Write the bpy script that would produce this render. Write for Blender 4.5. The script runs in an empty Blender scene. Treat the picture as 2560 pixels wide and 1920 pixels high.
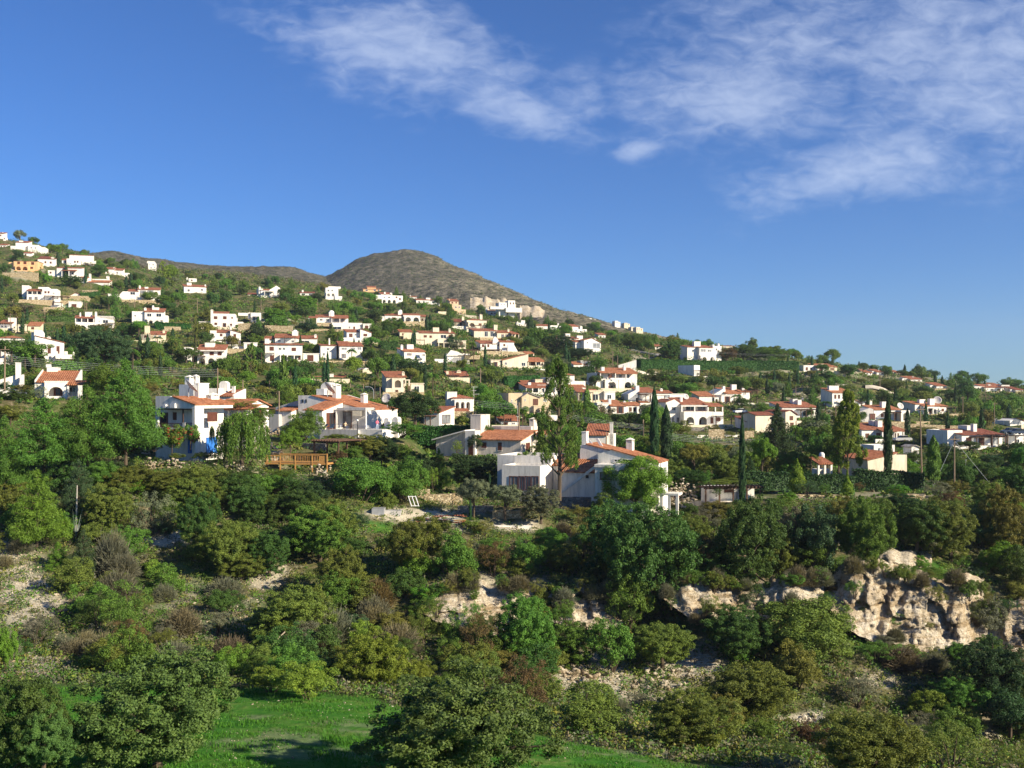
import bpy, math, random
import numpy as np
from mathutils import Vector, Matrix
R = math.radians
S = bpy.context.scene
# ------------------------------------------------------------------ camera, sky, sun, exposure
F, HY = 2512.0, 985.0          # focal length and horizon row, in pixels of the 2560 x 1920 photograph
cam = bpy.data.cameras.new('camera')
cam.sensor_width = 36.0
cam.lens = 36.0 * F / 2560.0
cam.shift_y = (HY - 960.0) / 2560.0
cam.clip_start, cam.clip_end = 0.5, 30000.0
camo = bpy.data.objects.new('camera', cam)
camo.rotation_euler = (R(90), 0, 0)
S.collection.objects.link(camo)
S.camera = camo
SUN_AZ, SUN_EL = 120.0, 26.0   # azimuth clockwise from +Y (the view direction), elevation
sdir = Vector((math.sin(R(SUN_AZ)) * math.cos(R(SUN_EL)), math.cos(R(SUN_AZ)) * math.cos(R(SUN_EL)), math.sin(R(SUN_EL))))
sun = bpy.data.lights.new('sun', 'SUN')
sun.energy, sun.angle, sun.color = 5.0, R(0.53), (1.0, 0.88, 0.68)
suno = bpy.data.objects.new('sun', sun)
suno.rotation_euler = (-sdir).to_track_quat('-Z', 'Y').to_euler()
suno.location = sdir * 300
S.collection.objects.link(suno)
S.view_settings.view_transform = 'Standard'
S.view_settings.look = 'None'
S.view_settings.exposure = 0.92
S.view_settings.gamma = 1.0


def N(nt, t, **kw):
    n = nt.nodes.new(t)
    for k, v in kw.items():
        if k.startswith('i_'):
            n.inputs[k[2:].replace('_', ' ')].default_value = v
        elif k.startswith('n_'):
            n.inputs[int(k[2:])].default_value = v
        else:
            setattr(n, k, v)
    return n


def ramp(nt, src, stops, interp='LINEAR'):
    n = N(nt, 'ShaderNodeValToRGB')
    e = n.color_ramp.elements
    n.color_ramp.interpolation = interp
    while len(e) < len(stops):
        e.new(0.5)
    for i, (p, c) in enumerate(stops):
        e[i].position = p
        e[i].color = c if len(c) == 4 else (*c, 1)
    nt.links.new(src, n.inputs[0])
    return n.outputs[0]


def mixc(nt, fac, a, b, mode='MIX'):
    n = N(nt, 'ShaderNodeMix', data_type='RGBA', blend_type=mode)
    for sock, v in ((n.inputs[0], fac), (n.inputs[6], a), (n.inputs[7], b)):
        if isinstance(v, (int, float)):
            sock.default_value = v
        elif isinstance(v, tuple):
            sock.default_value = v if len(v) == 4 else (*v, 1)
        else:
            nt.links.new(v, sock)
    return n.outputs[2]


def math_(nt, op, a, b=0.0, c=None):
    n = N(nt, 'ShaderNodeMath', operation=op)
    for i, v in enumerate((a, b) if c is None else (a, b, c)):
        if isinstance(v, (int, float)):
            n.inputs[i].default_value = v
        else:
            nt.links.new(v, n.inputs[i])
    return n.outputs[0]


def noise(nt, vec, scale, detail=4, rough=0.55, dist=0.0):
    n = N(nt, 'ShaderNodeTexNoise')
    n.inputs['Scale'].default_value = scale
    n.inputs['Detail'].default_value = detail
    n.inputs['Roughness'].default_value = rough
    n.inputs['Distortion'].default_value = dist
    if vec is not None:
        nt.links.new(vec, n.inputs['Vector'])
    return n.outputs[0]


W = bpy.data.worlds.new('World')
S.world = W
W.use_nodes = True
nt = W.node_tree
nt.nodes.clear()
sky = N(nt, 'ShaderNodeTexSky', sky_type='NISHITA', sun_disc=False, sun_elevation=R(SUN_EL), sun_rotation=R(SUN_AZ),
        altitude=200.0, air_density=1.0, dust_density=0.0, ozone_density=4.0)
tc = N(nt, 'ShaderNodeTexCoord')
sep = N(nt, 'ShaderNodeSeparateXYZ')
nt.links.new(tc.outputs['Generated'], sep.inputs[0])
zz = math_(nt, 'MAXIMUM', sep.outputs[2], 0.03)
cx = math_(nt, 'DIVIDE', sep.outputs[0], zz)
cy = math_(nt, 'DIVIDE', sep.outputs[1], zz)
comb = N(nt, 'ShaderNodeCombineXYZ')
nt.links.new(cx, comb.inputs[0]); nt.links.new(cy, comb.inputs[1])
# real direction fields: where on the dome the cloud sheets lie (azimuth x = X/Y, elevation e = Z/Y)
yy = math_(nt, 'MAXIMUM', sep.outputs[1], 0.05)
ax = math_(nt, 'DIVIDE', sep.outputs[0], yy)
ae = math_(nt, 'DIVIDE', sep.outputs[2], yy)
c2 = N(nt, 'ShaderNodeCombineXYZ')
nt.links.new(ax, c2.inputs[0]); nt.links.new(ae, c2.inputs[1])


def blob(px, py, rx, ry, rot=0.0):
    mp = N(nt, 'ShaderNodeMapping', vector_type='TEXTURE')
    mp.inputs['Location'].default_value = ((px - 1280) / F, (HY - py) / F, 0)
    mp.inputs['Rotation'].default_value = (0, 0, R(rot))
    mp.inputs['Scale'].default_value = (rx / F, ry / F, 1)
    nt.links.new(c2.outputs[0], mp.inputs[0])
    ln = N(nt, 'ShaderNodeVectorMath', operation='LENGTH')
    nt.links.new(mp.outputs[0], ln.inputs[0])
    mr = N(nt, 'ShaderNodeMapRange', interpolation_type='SMOOTHSTEP')
    mr.inputs[1].default_value, mr.inputs[2].default_value = 1.0, 0.0
    mr.inputs[3].default_value, mr.inputs[4].default_value = 0.0, 1.0
    nt.links.new(ln.outputs['Value'], mr.inputs[0])
    return mr.outputs[0]


cov = None
for a in ((2200, 90, 900, 420, 8), (1900, 230, 700, 260, 8), (1000, 120, 620, 260, -16), (1270, 270, 420, 120, -18), (1080, 205, 260, 90, -8),
          (1650, 250, 560, 170, 0), (2180, 410, 640, 170, 12), (1600, 375, 110, 55, 10), (2500, 200, 600, 420, 0)):
    b = blob(*a)
    cov = b if cov is None else math_(nt, 'MAXIMUM', cov, b)
mpc = N(nt, 'ShaderNodeMapping')
mpc.inputs['Rotation'].default_value = (0, 0, R(12))
mpc.inputs['Scale'].default_value = (1.0, 2.1, 1.0)
nt.links.new(c2.outputs[0], mpc.inputs[0])
n1 = noise(nt, mpc.outputs[0], 9.0, 6, 0.5, 0.4)
n2 = noise(nt, mpc.outputs[0], 34.0, 5, 0.6, 0.5)
nn = math_(nt, 'ADD', math_(nt, 'MULTIPLY', n1, 0.58), math_(nt, 'MULTIPLY', n2, 0.42))
dens = math_(nt, 'ADD', math_(nt, 'MULTIPLY', cov, 0.85), math_(nt, 'MULTIPLY', math_(nt, 'SUBTRACT', nn, 0.5), 2.6))
cl = N(nt, 'ShaderNodeMapRange', interpolation_type='SMOOTHSTEP')
cl.inputs[1].default_value, cl.inputs[2].default_value = 0.12, 1.35
cl.inputs[3].default_value, cl.inputs[4].default_value = 0.0, 0.56
nt.links.new(dens, cl.inputs[0])
clf = math_(nt, 'MULTIPLY', cl.outputs[0], math_(nt, 'MINIMUM', math_(nt, 'MULTIPLY', cov, 3.0), 1.0))
skyc = mixc(nt, 1.0, sky.outputs[0], (0.295, 0.525, 0.85), 'MULTIPLY')
fin = mixc(nt, clf, skyc, (4.9, 5.6, 7.0))
bg = N(nt, 'ShaderNodeBackground')
bg.inputs['Strength'].default_value = 0.080
out = N(nt, 'ShaderNodeOutputWorld')
nt.links.new(fin, bg.inputs[0]); nt.links.new(bg.outputs[0], out.inputs[0])


# ------------------------------------------------------------------ materials
def srgb(r, g, b):
    f = lambda c: (c / 255 / 12.92) if c / 255 <= 0.04045 else ((c / 255 + 0.055) / 1.055) ** 2.4
    return (f(r), f(g), f(b))


MATS = {}


def newmat(name):
    m = bpy.data.materials.new(name)
    m.use_nodes = True
    m.node_tree.nodes.clear()
    return m, m.node_tree


def plain(name, col, rough=0.8, var=0.12, scale=3.0, metal=0.0, bump=0.0, spec=0.3):
    """a coloured surface with uneven tone and small relief"""
    if name in MATS:
        return MATS[name]
    m, t = newmat(name)
    o = N(t, 'ShaderNodeOutputMaterial')
    p = N(t, 'ShaderNodeBsdfPrincipled')
    p.inputs['Roughness'].default_value = rough
    p.inputs['Metallic'].default_value = metal
    p.inputs['Specular IOR Level'].default_value = spec
    c = N(t, 'ShaderNodeTexCoord')
    nz = noise(t, c.outputs['Object'], scale, 6, 0.6)
    lo = tuple(x * (1 - var * 1.6) for x in col)
    hi = tuple(min(1, x * (1 + var * 0.7)) for x in col)
    t.links.new(ramp(t, nz, [(0.3, lo), (0.7, hi)]), p.inputs['Base Color'])
    if bump:
        bn = N(t, 'ShaderNodeBump')
        bn.inputs['Strength'].default_value = bump
        bn.inputs['Distance'].default_value = 0.05
        t.links.new(noise(t, c.outputs['Object'], scale * 6, 4), bn.inputs['Height'])
        t.links.new(bn.outputs[0], p.inputs['Normal'])
    t.links.new(p.outputs[0], o.inputs[0])
    MATS[name] = m
    return m


def plaster(name, col):
    if name in MATS:
        return MATS[name]
    m, t = newmat(name)
    o = N(t, 'ShaderNodeOutputMaterial')
    p = N(t, 'ShaderNodeBsdfPrincipled')
    p.inputs['Roughness'].default_value = 0.9
    p.inputs['Specular IOR Level'].default_value = 0.15
    c = N(t, 'ShaderNodeTexCoord')
    mp = N(t, 'ShaderNodeMapping')
    mp.inputs['Scale'].default_value = (1.4, 1.4, 0.22)
    t.links.new(c.outputs['Object'], mp.inputs[0])
    streak = noise(t, mp.outputs[0], 1.6, 5, 0.65)
    patch = noise(t, c.outputs['Object'], 0.5, 4, 0.6)
    a = ramp(t, streak, [(0.36, tuple(x * 0.76 for x in col)), (0.56, col)])
    b = mixc(t, ramp(t, patch, [(0.35, (0.16,) * 3), (0.6, (0,) * 3)]), a, tuple(x * y for x, y in zip(col, (0.8, 0.75, 0.66))))
    t.links.new(b, p.inputs['Base Color'])
    bn = N(t, 'ShaderNodeBump')
    bn.inputs['Strength'].default_value = 0.25
    bn.inputs['Distance'].default_value = 0.03
    t.links.new(noise(t, c.outputs['Object'], 7.0, 5), bn.inputs['Height'])
    t.links.new(bn.outputs[0], p.inputs['Normal'])
    t.links.new(p.outputs[0], o.inputs[0])
    MATS[name] = m
    return m


def tiles(name, col):
    """clay tiles: courses along UV v, barrels along UV u (metres)"""
    if name in MATS:
        return MATS[name]
    m, t = newmat(name)
    o = N(t, 'ShaderNodeOutputMaterial')
    p = N(t, 'ShaderNodeBsdfPrincipled')
    p.inputs['Roughness'].default_value = 0.85
    p.inputs['Specular IOR Level'].default_value = 0.2
    uv = N(t, 'ShaderNodeUVMap')
    s = N(t, 'ShaderNodeSeparateXYZ')
    t.links.new(uv.outputs[0], s.inputs[0])
    barrel = math_(t, 'SINE', math_(t, 'MULTIPLY', s.outputs[0], 2 * math.pi / 0.30))
    course = math_(t, 'FRACT', math_(t, 'MULTIPLY', s.outputs[1], 1 / 0.38))
    vr = N(t, 'ShaderNodeTexVoronoi')
    vr.inputs['Scale'].default_value = 3.0
    t.links.new(uv.outputs[0], vr.inputs['Vector'])
    big = noise(t, uv.outputs[0], 0.45, 5, 0.65)
    tone = mixc(t, 0.5, vr.outputs['Color'], big)
    bw = N(t, 'ShaderNodeRGBToBW')
    t.links.new(tone, bw.inputs[0])
    base = ramp(t, bw.outputs[0], [(0.25, tuple(x * 0.5 for x in col)), (0.5, col), (0.78, (min(1, col[0] * 1.35), col[1] * 1.6, col[2] * 1.9))])
    t.links.new(base, p.inputs['Base Color'])
    bn = N(t, 'ShaderNodeBump')
    bn.inputs['Strength'].default_value = 0.9
    bn.inputs['Distance'].default_value = 0.08
    t.links.new(math_(t, 'ADD', math_(t, 'MULTIPLY', barrel, 0.5), math_(t, 'MULTIPLY', course, -0.25)), bn.inputs['Height'])
    t.links.new(bn.outputs[0], p.inputs['Normal'])
    t.links.new(p.outputs[0], o.inputs[0])
    MATS[name] = m
    return m


def stonework(name, a, b, scale=2.2, mortar=0.5):
    if name in MATS:
        return MATS[name]
    m, t = newmat(name)
    o = N(t, 'ShaderNodeOutputMaterial')
    p = N(t, 'ShaderNodeBsdfPrincipled')
    p.inputs['Roughness'].default_value = 0.95
    p.inputs['Specular IOR Level'].default_value = 0.1
    c = N(t, 'ShaderNodeTexCoord')
    mp = N(t, 'ShaderNodeMapping')
    mp.inputs['Scale'].default_value = (1, 1, 1.7)
    t.links.new(c.outputs['Object'], mp.inputs[0])
    v = N(t, 'ShaderNodeTexVoronoi')
    v.inputs['Scale'].default_value = scale
    t.links.new(mp.outputs[0], v.inputs['Vector'])
    e = N(t, 'ShaderNodeTexVoronoi', feature='DISTANCE_TO_EDGE')
    e.inputs['Scale'].default_value = scale
    t.links.new(mp.outputs[0], e.inputs['Vector'])
    bw = N(t, 'ShaderNodeRGBToBW')
    t.links.new(v.outputs['Color'], bw.inputs[0])
    cc = ramp(t, bw.outputs[0], [(0.2, a), (0.8, b)])
    ed = ramp(t, e.outputs[0], [(0.0, (mortar,) * 3), (0.07, (1, 1, 1))])
    t.links.new(mixc(t, 1.0, cc, ed, 'MULTIPLY'), p.inputs['Base Color'])
    bn = N(t, 'ShaderNodeBump')
    bn.inputs['Strength'].default_value = 0.8
    bn.inputs['Distance'].default_value = 0.12
    t.links.new(ramp(t, e.outputs[0], [(0.0, (0, 0, 0)), (0.15, (1, 1, 1))]), bn.inputs['Height'])
    t.links.new(bn.outputs[0], p.inputs['Normal'])
    t.links.new(p.outputs[0], o.inputs[0])
    MATS[name] = m
    return m


def leafmat(name, col, var=0.35, warm=0.0, trans=0.22):
    """leaf colour with lighter and darker patches, by noise and leaf by leaf; col is linear"""
    if name in MATS:
        return MATS[name]
    m, t = newmat(name)
    o = N(t, 'ShaderNodeOutputMaterial')
    c = N(t, 'ShaderNodeTexCoord')
    oi = N(t, 'ShaderNodeObjectInfo')
    g = N(t, 'ShaderNodeNewGeometry')
    big = noise(t, g.outputs['Position'], 0.7, 3, 0.6)
    fine = g.outputs['Random Per Island']
    k = math_(t, 'ADD', math_(t, 'MULTIPLY', big, 0.68), math_(t, 'MULTIPLY', fine, 0.32))
    lo = (col[0] * (1 - var), col[1] * (1 - var * 0.9), col[2] * (1 - var * 0.6))
    hi = (col[0] * (1 + var * 1.25) + warm, col[1] * (1 + var * 0.85) + warm * 0.7, col[2] * (1 + var * 0.3))
    cc = ramp(t, k, [(0.25, lo), (0.5, col), (0.8, hi)])
    hs = N(t, 'ShaderNodeHueSaturation')
    t.links.new(math_(t, 'ADD', 0.478, math_(t, 'MULTIPLY', oi.outputs['Random'], 0.044)), hs.inputs['Hue'])
    t.links.new(math_(t, 'ADD', 0.82, math_(t, 'MULTIPLY', oi.outputs['Random'], 0.36)), hs.inputs['Value'])
    hs.inputs['Saturation'].default_value = 1.0
    t.links.new(cc, hs.inputs['Color'])
    d = N(t, 'ShaderNodeBsdfPrincipled')
    d.inputs['Roughness'].default_value = 0.6
    d.inputs['Specular IOR Level'].default_value = 0.22
    tr = N(t, 'ShaderNodeBsdfTranslucent')
    t.links.new(hs.outputs[0], d.inputs['Base Color']); t.links.new(mixc(t, 1.0, hs.outputs[0], (1.3, 1.25, 0.5), 'MULTIPLY'), tr.inputs[0])
    mx = N(t, 'ShaderNodeMixShader')
    mx.inputs[0].default_value = trans
    t.links.new(d.outputs[0], mx.inputs[1]); t.links.new(tr.outputs[0], mx.inputs[2])
    t.links.new(mx.outputs[0], o.inputs[0])
    MATS[name] = m
    return m


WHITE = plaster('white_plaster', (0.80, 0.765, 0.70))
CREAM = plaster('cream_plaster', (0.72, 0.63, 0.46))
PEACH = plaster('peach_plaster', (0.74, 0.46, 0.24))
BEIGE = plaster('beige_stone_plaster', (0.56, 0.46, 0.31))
GREYW = plaster('grey_and_shaded_plaster', (0.52, 0.50, 0.48))  # true grey surfaces, and shade painted onto some white house walls
TILE = tiles('clay_tiles', (0.33, 0.122, 0.062))
TILED = tiles('dark_clay_tiles', (0.24, 0.080, 0.045))
TILEO = tiles('orange_clay_tiles', (0.40, 0.158, 0.074))
SLATE = tiles('grey_tiles', (0.3, 0.27, 0.24))
BROWN = plain('brown_shutter', (0.12, 0.042, 0.025), 0.6, 0.2, 2)
WOOD = plain('dark_wood', (0.10, 0.055, 0.035), 0.75, 0.25, 4, bump=0.3)
PINE_WOOD = plain('golden_timber', (0.46, 0.24, 0.075), 0.7, 0.22, 5, bump=0.3)
GLASS = plain('dark_glass', (0.02, 0.025, 0.03), 0.12, 0.3, 0.7, spec=0.6)
PALEGLASS = plain('curtained_glass', (0.25, 0.26, 0.27), 0.2, 0.35, 0.9, spec=0.5)
WFRAME = plain('white_paint', (0.75, 0.74, 0.72), 0.5, 0.05)
BLUE = plain('blue_paint', (0.035, 0.18, 0.58), 0.55, 0.2, 1.5)
METAL = plain('grey_metal', (0.42, 0.43, 0.44), 0.5, 0.15, 2, metal=0.4)
DARK = plain('dark_metal', (0.03, 0.03, 0.032), 0.5, 0.2)
DISH = plain('dish_paint', (0.55, 0.53, 0.5), 0.5, 0.1)
POLE = plain('weathered_pole', (0.26, 0.19, 0.13), 0.9, 0.25, 2)
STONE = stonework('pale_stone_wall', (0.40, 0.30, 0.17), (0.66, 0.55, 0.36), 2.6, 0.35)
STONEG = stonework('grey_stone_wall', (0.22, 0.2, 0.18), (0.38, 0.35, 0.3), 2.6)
PAVE = plain('pale_paving', (0.5, 0.45, 0.37), 0.9, 0.15, 0.8)
ASPHALT = plain('worn_road', (0.22, 0.21, 0.2), 0.95, 0.15, 0.6)
WIRE = plain('wire_metal', (0.42, 0.44, 0.46), 0.45, 0.1, metal=0.3)


# ------------------------------------------------------------------ mesh helpers
class MB:
    def __init__(s):
        s.v, s.f, s.m, s.uv = [], [], [], []

    def face(s, pts, m=0, uv=None):
        b = len(s.v)
        s.v += [tuple(p) for p in pts]
        s.f.append(tuple(range(b, b + len(pts))))
        s.m.append(m)
        s.uv += uv if uv else [(p[0], p[2]) for p in pts]
        return s

    def shell(s, pts, faces, m=0):
        b = len(s.v)
        s.v += [tuple(p) for p in pts]
        for q in faces:
            s.f.append(tuple(b + i for i in q))
            s.m.append(m)
            s.uv += [(pts[i][0] + pts[i][1], pts[i][2]) for i in q]
        return s

    def box(s, x0, x1, y0, y1, z0, z1, m=0):
        p = [(x0, y0, z0), (x1, y0, z0), (x1, y1, z0), (x0, y1, z0), (x0, y0, z1), (x1, y0, z1), (x1, y1, z1), (x0, y1, z1)]
        return s.shell(p, [(0, 3, 2, 1), (4, 5, 6, 7), (0, 1, 5, 4), (1, 2, 6, 5), (2, 3, 7, 6), (3, 0, 4, 7)], m)

    def prism(s, xz, y0, y1, m=0):
        """outline in x,z (clockwise seen from the front is fine) extruded along y"""
        n = len(xz)
        p = [(x, y0, z) for x, z in xz] + [(x, y1, z) for x, z in xz]
        fs = [tuple(range(n)), tuple(range(2 * n - 1, n - 1, -1))]
        fs += [((i + 1) % n, i, n + i, n + (i + 1) % n) for i in range(n)]
        return s.shell(p, fs, m)

    def prismx(s, yz, x0, x1, m=0):
        n = len(yz)
        p = [(x0, y, z) for y, z in yz] + [(x1, y, z) for y, z in yz]
        fs = [tuple(range(n - 1, -1, -1)), tuple(range(n, 2 * n))]
        fs += [(i, (i + 1) % n, n + (i + 1) % n, n + i) for i in range(n)]
        return s.shell(p, fs, m)

    def cyl(s, c, r, h, n=12, m=0, r2=None, axis='z'):
        r2 = r if r2 is None else r2
        pts = []
        for k, (rr, t) in enumerate(((r, 0), (r2, h))):
            for i in range(n):
                a = 2 * math.pi * i / n
                u, w = rr * math.cos(a), rr * math.sin(a)
                q = {'z': (u, w, t), 'x': (t, u, w), 'y': (u, t, w)}[axis]
                pts.append((c[0] + q[0], c[1] + q[1], c[2] + q[2]))
        fs = [tuple(range(n - 1, -1, -1)), tuple(range(n, 2 * n))] + [(i, (i + 1) % n, n + (i + 1) % n, n + i) for i in range(n)]
        return s.shell(pts, fs, m)

    def tube(s, pts, r, n=6, m=0, r2=None):
        r2 = r if r2 is None else r2
        pts = [Vector(p) for p in pts]
        ring = []
        for i, p in enumerate(pts):
            d = (pts[min(i + 1, len(pts) - 1)] - pts[max(i - 1, 0)]).normalized()
            up = Vector((0, 0, 1)) if abs(d.z) < 0.95 else Vector((1, 0, 0))
            a = d.cross(up).normalized(); b = a.cross(d)
            rr = r + (r2 - r) * i / max(1, len(pts) - 1)
            ring += [tuple(p + (a * math.cos(2 * math.pi * k / n) + b * math.sin(2 * math.pi * k / n)) * rr) for k in range(n)]
        fs = []
        for i in range(len(pts) - 1):
            fs += [(i * n + k, i * n + (k + 1) % n, (i + 1) * n + (k + 1) % n, (i + 1) * n + k) for k in range(n)]
        fs += [tuple(range(n - 1, -1, -1)), tuple(range((len(pts) - 1) * n, len(pts) * n))]
        return s.shell(ring, fs, m)

    def dome(s, c, r, m=0, n=14, k=8, lo=-90, sc=(1, 1, 1)):
        pts, fs = [], []
        for j in range(k + 1):
            t = R(lo + (90 - lo) * j / k)
            for i in range(n):
                a = 2 * math.pi * i / n
                pts.append((c[0] + r * sc[0] * math.cos(t) * math.cos(a), c[1] + r * sc[1] * math.cos(t) * math.sin(a), c[2] + r * sc[2] * math.sin(t)))
        for j in range(k):
            fs += [(j * n + i, j * n + (i + 1) % n, (j + 1) * n + (i + 1) % n, (j + 1) * n + i) for i in range(n)]
        return s.shell(pts, fs, m)

    def slab(s, a, b, c, d, t=0.14, m=0, rib=0.0):
        """roof slab: a-b the eave, d-c the ridge; optional barrel ribs running up the slope"""
        a, b, c, d = map(Vector, (a, b, c, d))
        e = (b - a); up = ((d + c) - (a + b)) * 0.5
        nrm = e.cross(up).normalized()
        if nrm.z < 0:
            nrm = -nrm
        L, H = e.length, up.length
        n = max(1, int(L / 0.075)) if rib else 1
        top, bot, uvs = [], [], []
        for i in range(n + 1):
            f = i / n
            h = rib * abs(math.sin(f * L / 0.30 * math.pi)) if rib else 0
            for P, q in ((a.lerp(b, f), 0), (d.lerp(c, f), H)):
                top.append(P + nrm * h); bot.append(P - nrm * t); uvs.append((f * L, q))
        base = len(s.v)
        s.v += [tuple(p) for p in top] + [tuple(p) for p in bot]
        k = len(top)
        def q(ids, uvi):
            s.f.append(tuple(base + i for i in ids)); s.m.append(m)
            s.uv.extend([uvs[i % k] for i in uvi])
        for i in range(n):
            j = 2 * i
            q((j, j + 2, j + 3, j + 1), (j, j + 2, j + 3, j + 1))
            q((k + j, k + j + 1, k + j + 3, k + j + 2), (j, j + 1, j + 3, j + 2))
            q((k + j, k + j + 2, j + 2, j), (j, j + 2, j + 2, j))
            q((j + 1, j + 3, k + j + 3, k + j + 1), (j + 1, j + 3, j + 3, j + 1))
        q((0, 1, k + 1, k), (0, 1, 1, 0)); q((k - 2, 2 * k - 2, 2 * k - 1, k - 1), (k - 2, k - 2, k - 1, k - 1))
        return s

    def build(s, name, mats, parent=None, smooth=False):
        me = bpy.data.meshes.new(name)
        me.from_pydata(s.v, [], s.f)
        for m in (mats if isinstance(mats, (list, tuple)) else [mats]):
            me.materials.append(m)
        me.polygons.foreach_set('material_index', s.m)
        uvl = me.uv_layers.new(name='UVMap')
        if len(s.uv) == len(me.loops):
            uvl.data.foreach_set('uv', np.array(s.uv, dtype=np.float32).ravel())
        if smooth:
            me.polygons.foreach_set('use_smooth', [True] * len(me.polygons))
        me.update()
        o = bpy.data.objects.new(name, me)
        S.collection.objects.link(o)
        if parent:
            o.parent = parent
        return o


def npmesh(name, verts, faces, mats, parent=None, smooth=False, link=True):
    """fast mesh from arrays; faces is an (n, k) array"""
    me = bpy.data.meshes.new(name)
    verts = np.asarray(verts, dtype=np.float32); faces = np.asarray(faces, dtype=np.int32)
    n, k = faces.shape
    me.vertices.add(len(verts)); me.vertices.foreach_set('co', verts.ravel())
    me.loops.add(n * k); me.loops.foreach_set('vertex_index', faces.ravel())
    me.polygons.add(n); me.polygons.foreach_set('loop_start', np.arange(0, n * k, k, dtype=np.int32))
    if smooth:
        me.polygons.foreach_set('use_smooth', np.ones(n, dtype=bool))
    for m in (mats if isinstance(mats, (list, tuple)) else [mats]):
        me.materials.append(m)
    me.update(calc_edges=True); me.validate()
    o = bpy.data.objects.new(name, me)
    if link:
        S.collection.objects.link(o)
    if parent:
        o.parent = parent
    return o


def tag(o, label, cat=None, group=None, kind=None):
    if label:
        o['label'] = label
    if cat:
        o['category'] = cat
    if group:
        o['group'] = group
    if kind:
        o['kind'] = kind
    return o


def empty(name, loc, rz=0.0):
    o = bpy.data.objects.new(name, None)
    o.empty_display_size = 0.5
    o.location = loc
    o.rotation_euler = (0, 0, rz)
    S.collection.objects.link(o)
    return o


def copy_tree(o, parent=None):
    c = o.copy()
    S.collection.objects.link(c)
    if parent:
        c.parent = parent
    for ch in o.children:
        copy_tree(ch, c)
    return c


# ------------------------------------------------------------------ terrain
def _hash(ix, iy, seed):
    h = (ix.astype(np.int64) * 374761393 + iy.astype(np.int64) * 668265263 + seed * 1442695041) & 0xFFFFFFFF
    h = ((h ^ (h >> 13)) * 1274126177) & 0xFFFFFFFF
    return ((h ^ (h >> 16)) & 0xFFFF) / 65535.0


def vnoise(x, y, seed=0):
    x = np.asarray(x, float); y = np.asarray(y, float)
    ix, iy = np.floor(x), np.floor(y)
    fx, fy = x - ix, y - iy
    fx = fx * fx * (3 - 2 * fx); fy = fy * fy * (3 - 2 * fy)
    a, b = _hash(ix, iy, seed), _hash(ix + 1, iy, seed)
    c, d = _hash(ix, iy + 1, seed), _hash(ix + 1, iy + 1, seed)
    return (a * (1 - fx) + b * fx) * (1 - fy) + (c * (1 - fx) + d * fx) * fy - 0.5


def fbm(x, y, seed=0, oct=4):
    r, a, f = 0, 1.0, 1.0
    for i in range(oct):
        r = r + a * vnoise(np.asarray(x) * f, np.asarray(y) * f, seed + i * 17)
        a *= 0.5; f *= 2.03
    return r


# ground rows of the photograph along eleven directions: distance in metres -> pixel row
PROF = {
    0:    '40:1930 62:1720 76:1620 92:1450 98:1400 112:1260 128:1130 150:1015 165:985 200:955 260:915 330:865 400:800 470:715 550:635 600:598 650:592',
    200:  '40:1932 62:1722 76:1630 92:1475 98:1425 112:1275 128:1145 150:1040 165:1020 200:980 260:928 330:875 400:807 470:735 540:672 600:645 650:640 700:638',
    400:  '40:1935 62:1725 76:1640 92:1500 98:1450 112:1290 125:1138 160:1065 200:1010 260:945 330:885 400:815 470:758 550:710 650:685 800:672 1000:662 1150:657',
    800:  '40:1945 60:1740 76:1660 92:1530 98:1480 112:1310 128:1165 160:1075 200:1040 260:960 330:905 400:838 470:785 550:742 650:722 800:712 1000:707',
    1100: '40:1960 58:1790 76:1690 92:1580 98:1430 112:1335 125:1255 160:1140 200:1070 260:980 330:920 400:860 470:808 550:775 650:760 750:752',
    1280: '40:1970 54:1830 76:1720 92:1590 98:1450 112:1350 125:1280 160:1160 200:1090 260:1010 330:935 400:885 470:842 550:815 650:803',
    1500: '40:1985 50:1880 76:1760 92:1600 100:1460 112:1380 128:1282 160:1190 200:1115 260:1050 330:970 400:905 470:865 550:840 650:830',
    1700: '40:2000 48:1920 76:1790 92:1600 98:1470 112:1350 128:1280 160:1215 200:1150 260:1075 330:995 400:930 470:885 550:862 650:850',
    1900: '40:2010 76:1800 92:1580 98:1450 112:1330 128:1262 160:1200 200:1150 260:1085 330:1010 400:945 450:905 500:888 560:880',
    2100: '40:2020 76:1830 92:1570 98:1440 112:1310 128:1252 160:1200 200:1150 260:1085 330:1015 400:965 450:928 500:920 560:918',
    2300: '40:2030 76:1850 92:1610 100:1420 112:1310 128:1250 160:1200 200:1150 260:1095 330:1040 400:1000 470:965 540:948 600:946',
    2560: '40:2040 76:1870 92:1640 100:1480 112:1330 128:1260 160:1190 200:1145 260:1100 330:1050 400:1015 470:990 540:978 620:975',
}
DS = np.concatenate([np.arange(0, 200, 2.0), np.arange(200, 800, 5.0), np.arange(800, 1600, 20.0), np.array([1600, 2000, 2600, 3500, 5000, 9000, 16000.])])
_cols, _rows = [], []
for c in sorted(PROF):
    k = [tuple(map(float, p.split(':'))) for p in PROF[c].split()]
    d = [a for a, _ in k]; z = [(HY - b) * a / F for a, b in k]
    de, ze = d[-1], z[-1]
    z0 = z[0]
    d = [0, 25] + d + [de + 350, max(de + 900, 2000), 5000, 16000]
    z = [z0 + 1.5, z0 + 0.5] + z + [ze * 0.72 - 8, ze * 0.3 - 30, -110, -330]
    _cols.append(c); _rows.append(np.interp(DS, d, z))
PXS = np.arange(-6000, 8600, 20.0)
_rows = np.array(_rows)
ZT = np.array([np.interp(PXS, _cols, _rows[:, i]) for i in range(len(DS))]).T
_k = np.exp(-0.5 * (np.arange(-9, 10) / 3.5) ** 2); _k /= _k.sum()
_p = np.pad(ZT, ((9, 9), (0, 0)), mode='edge')
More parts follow.
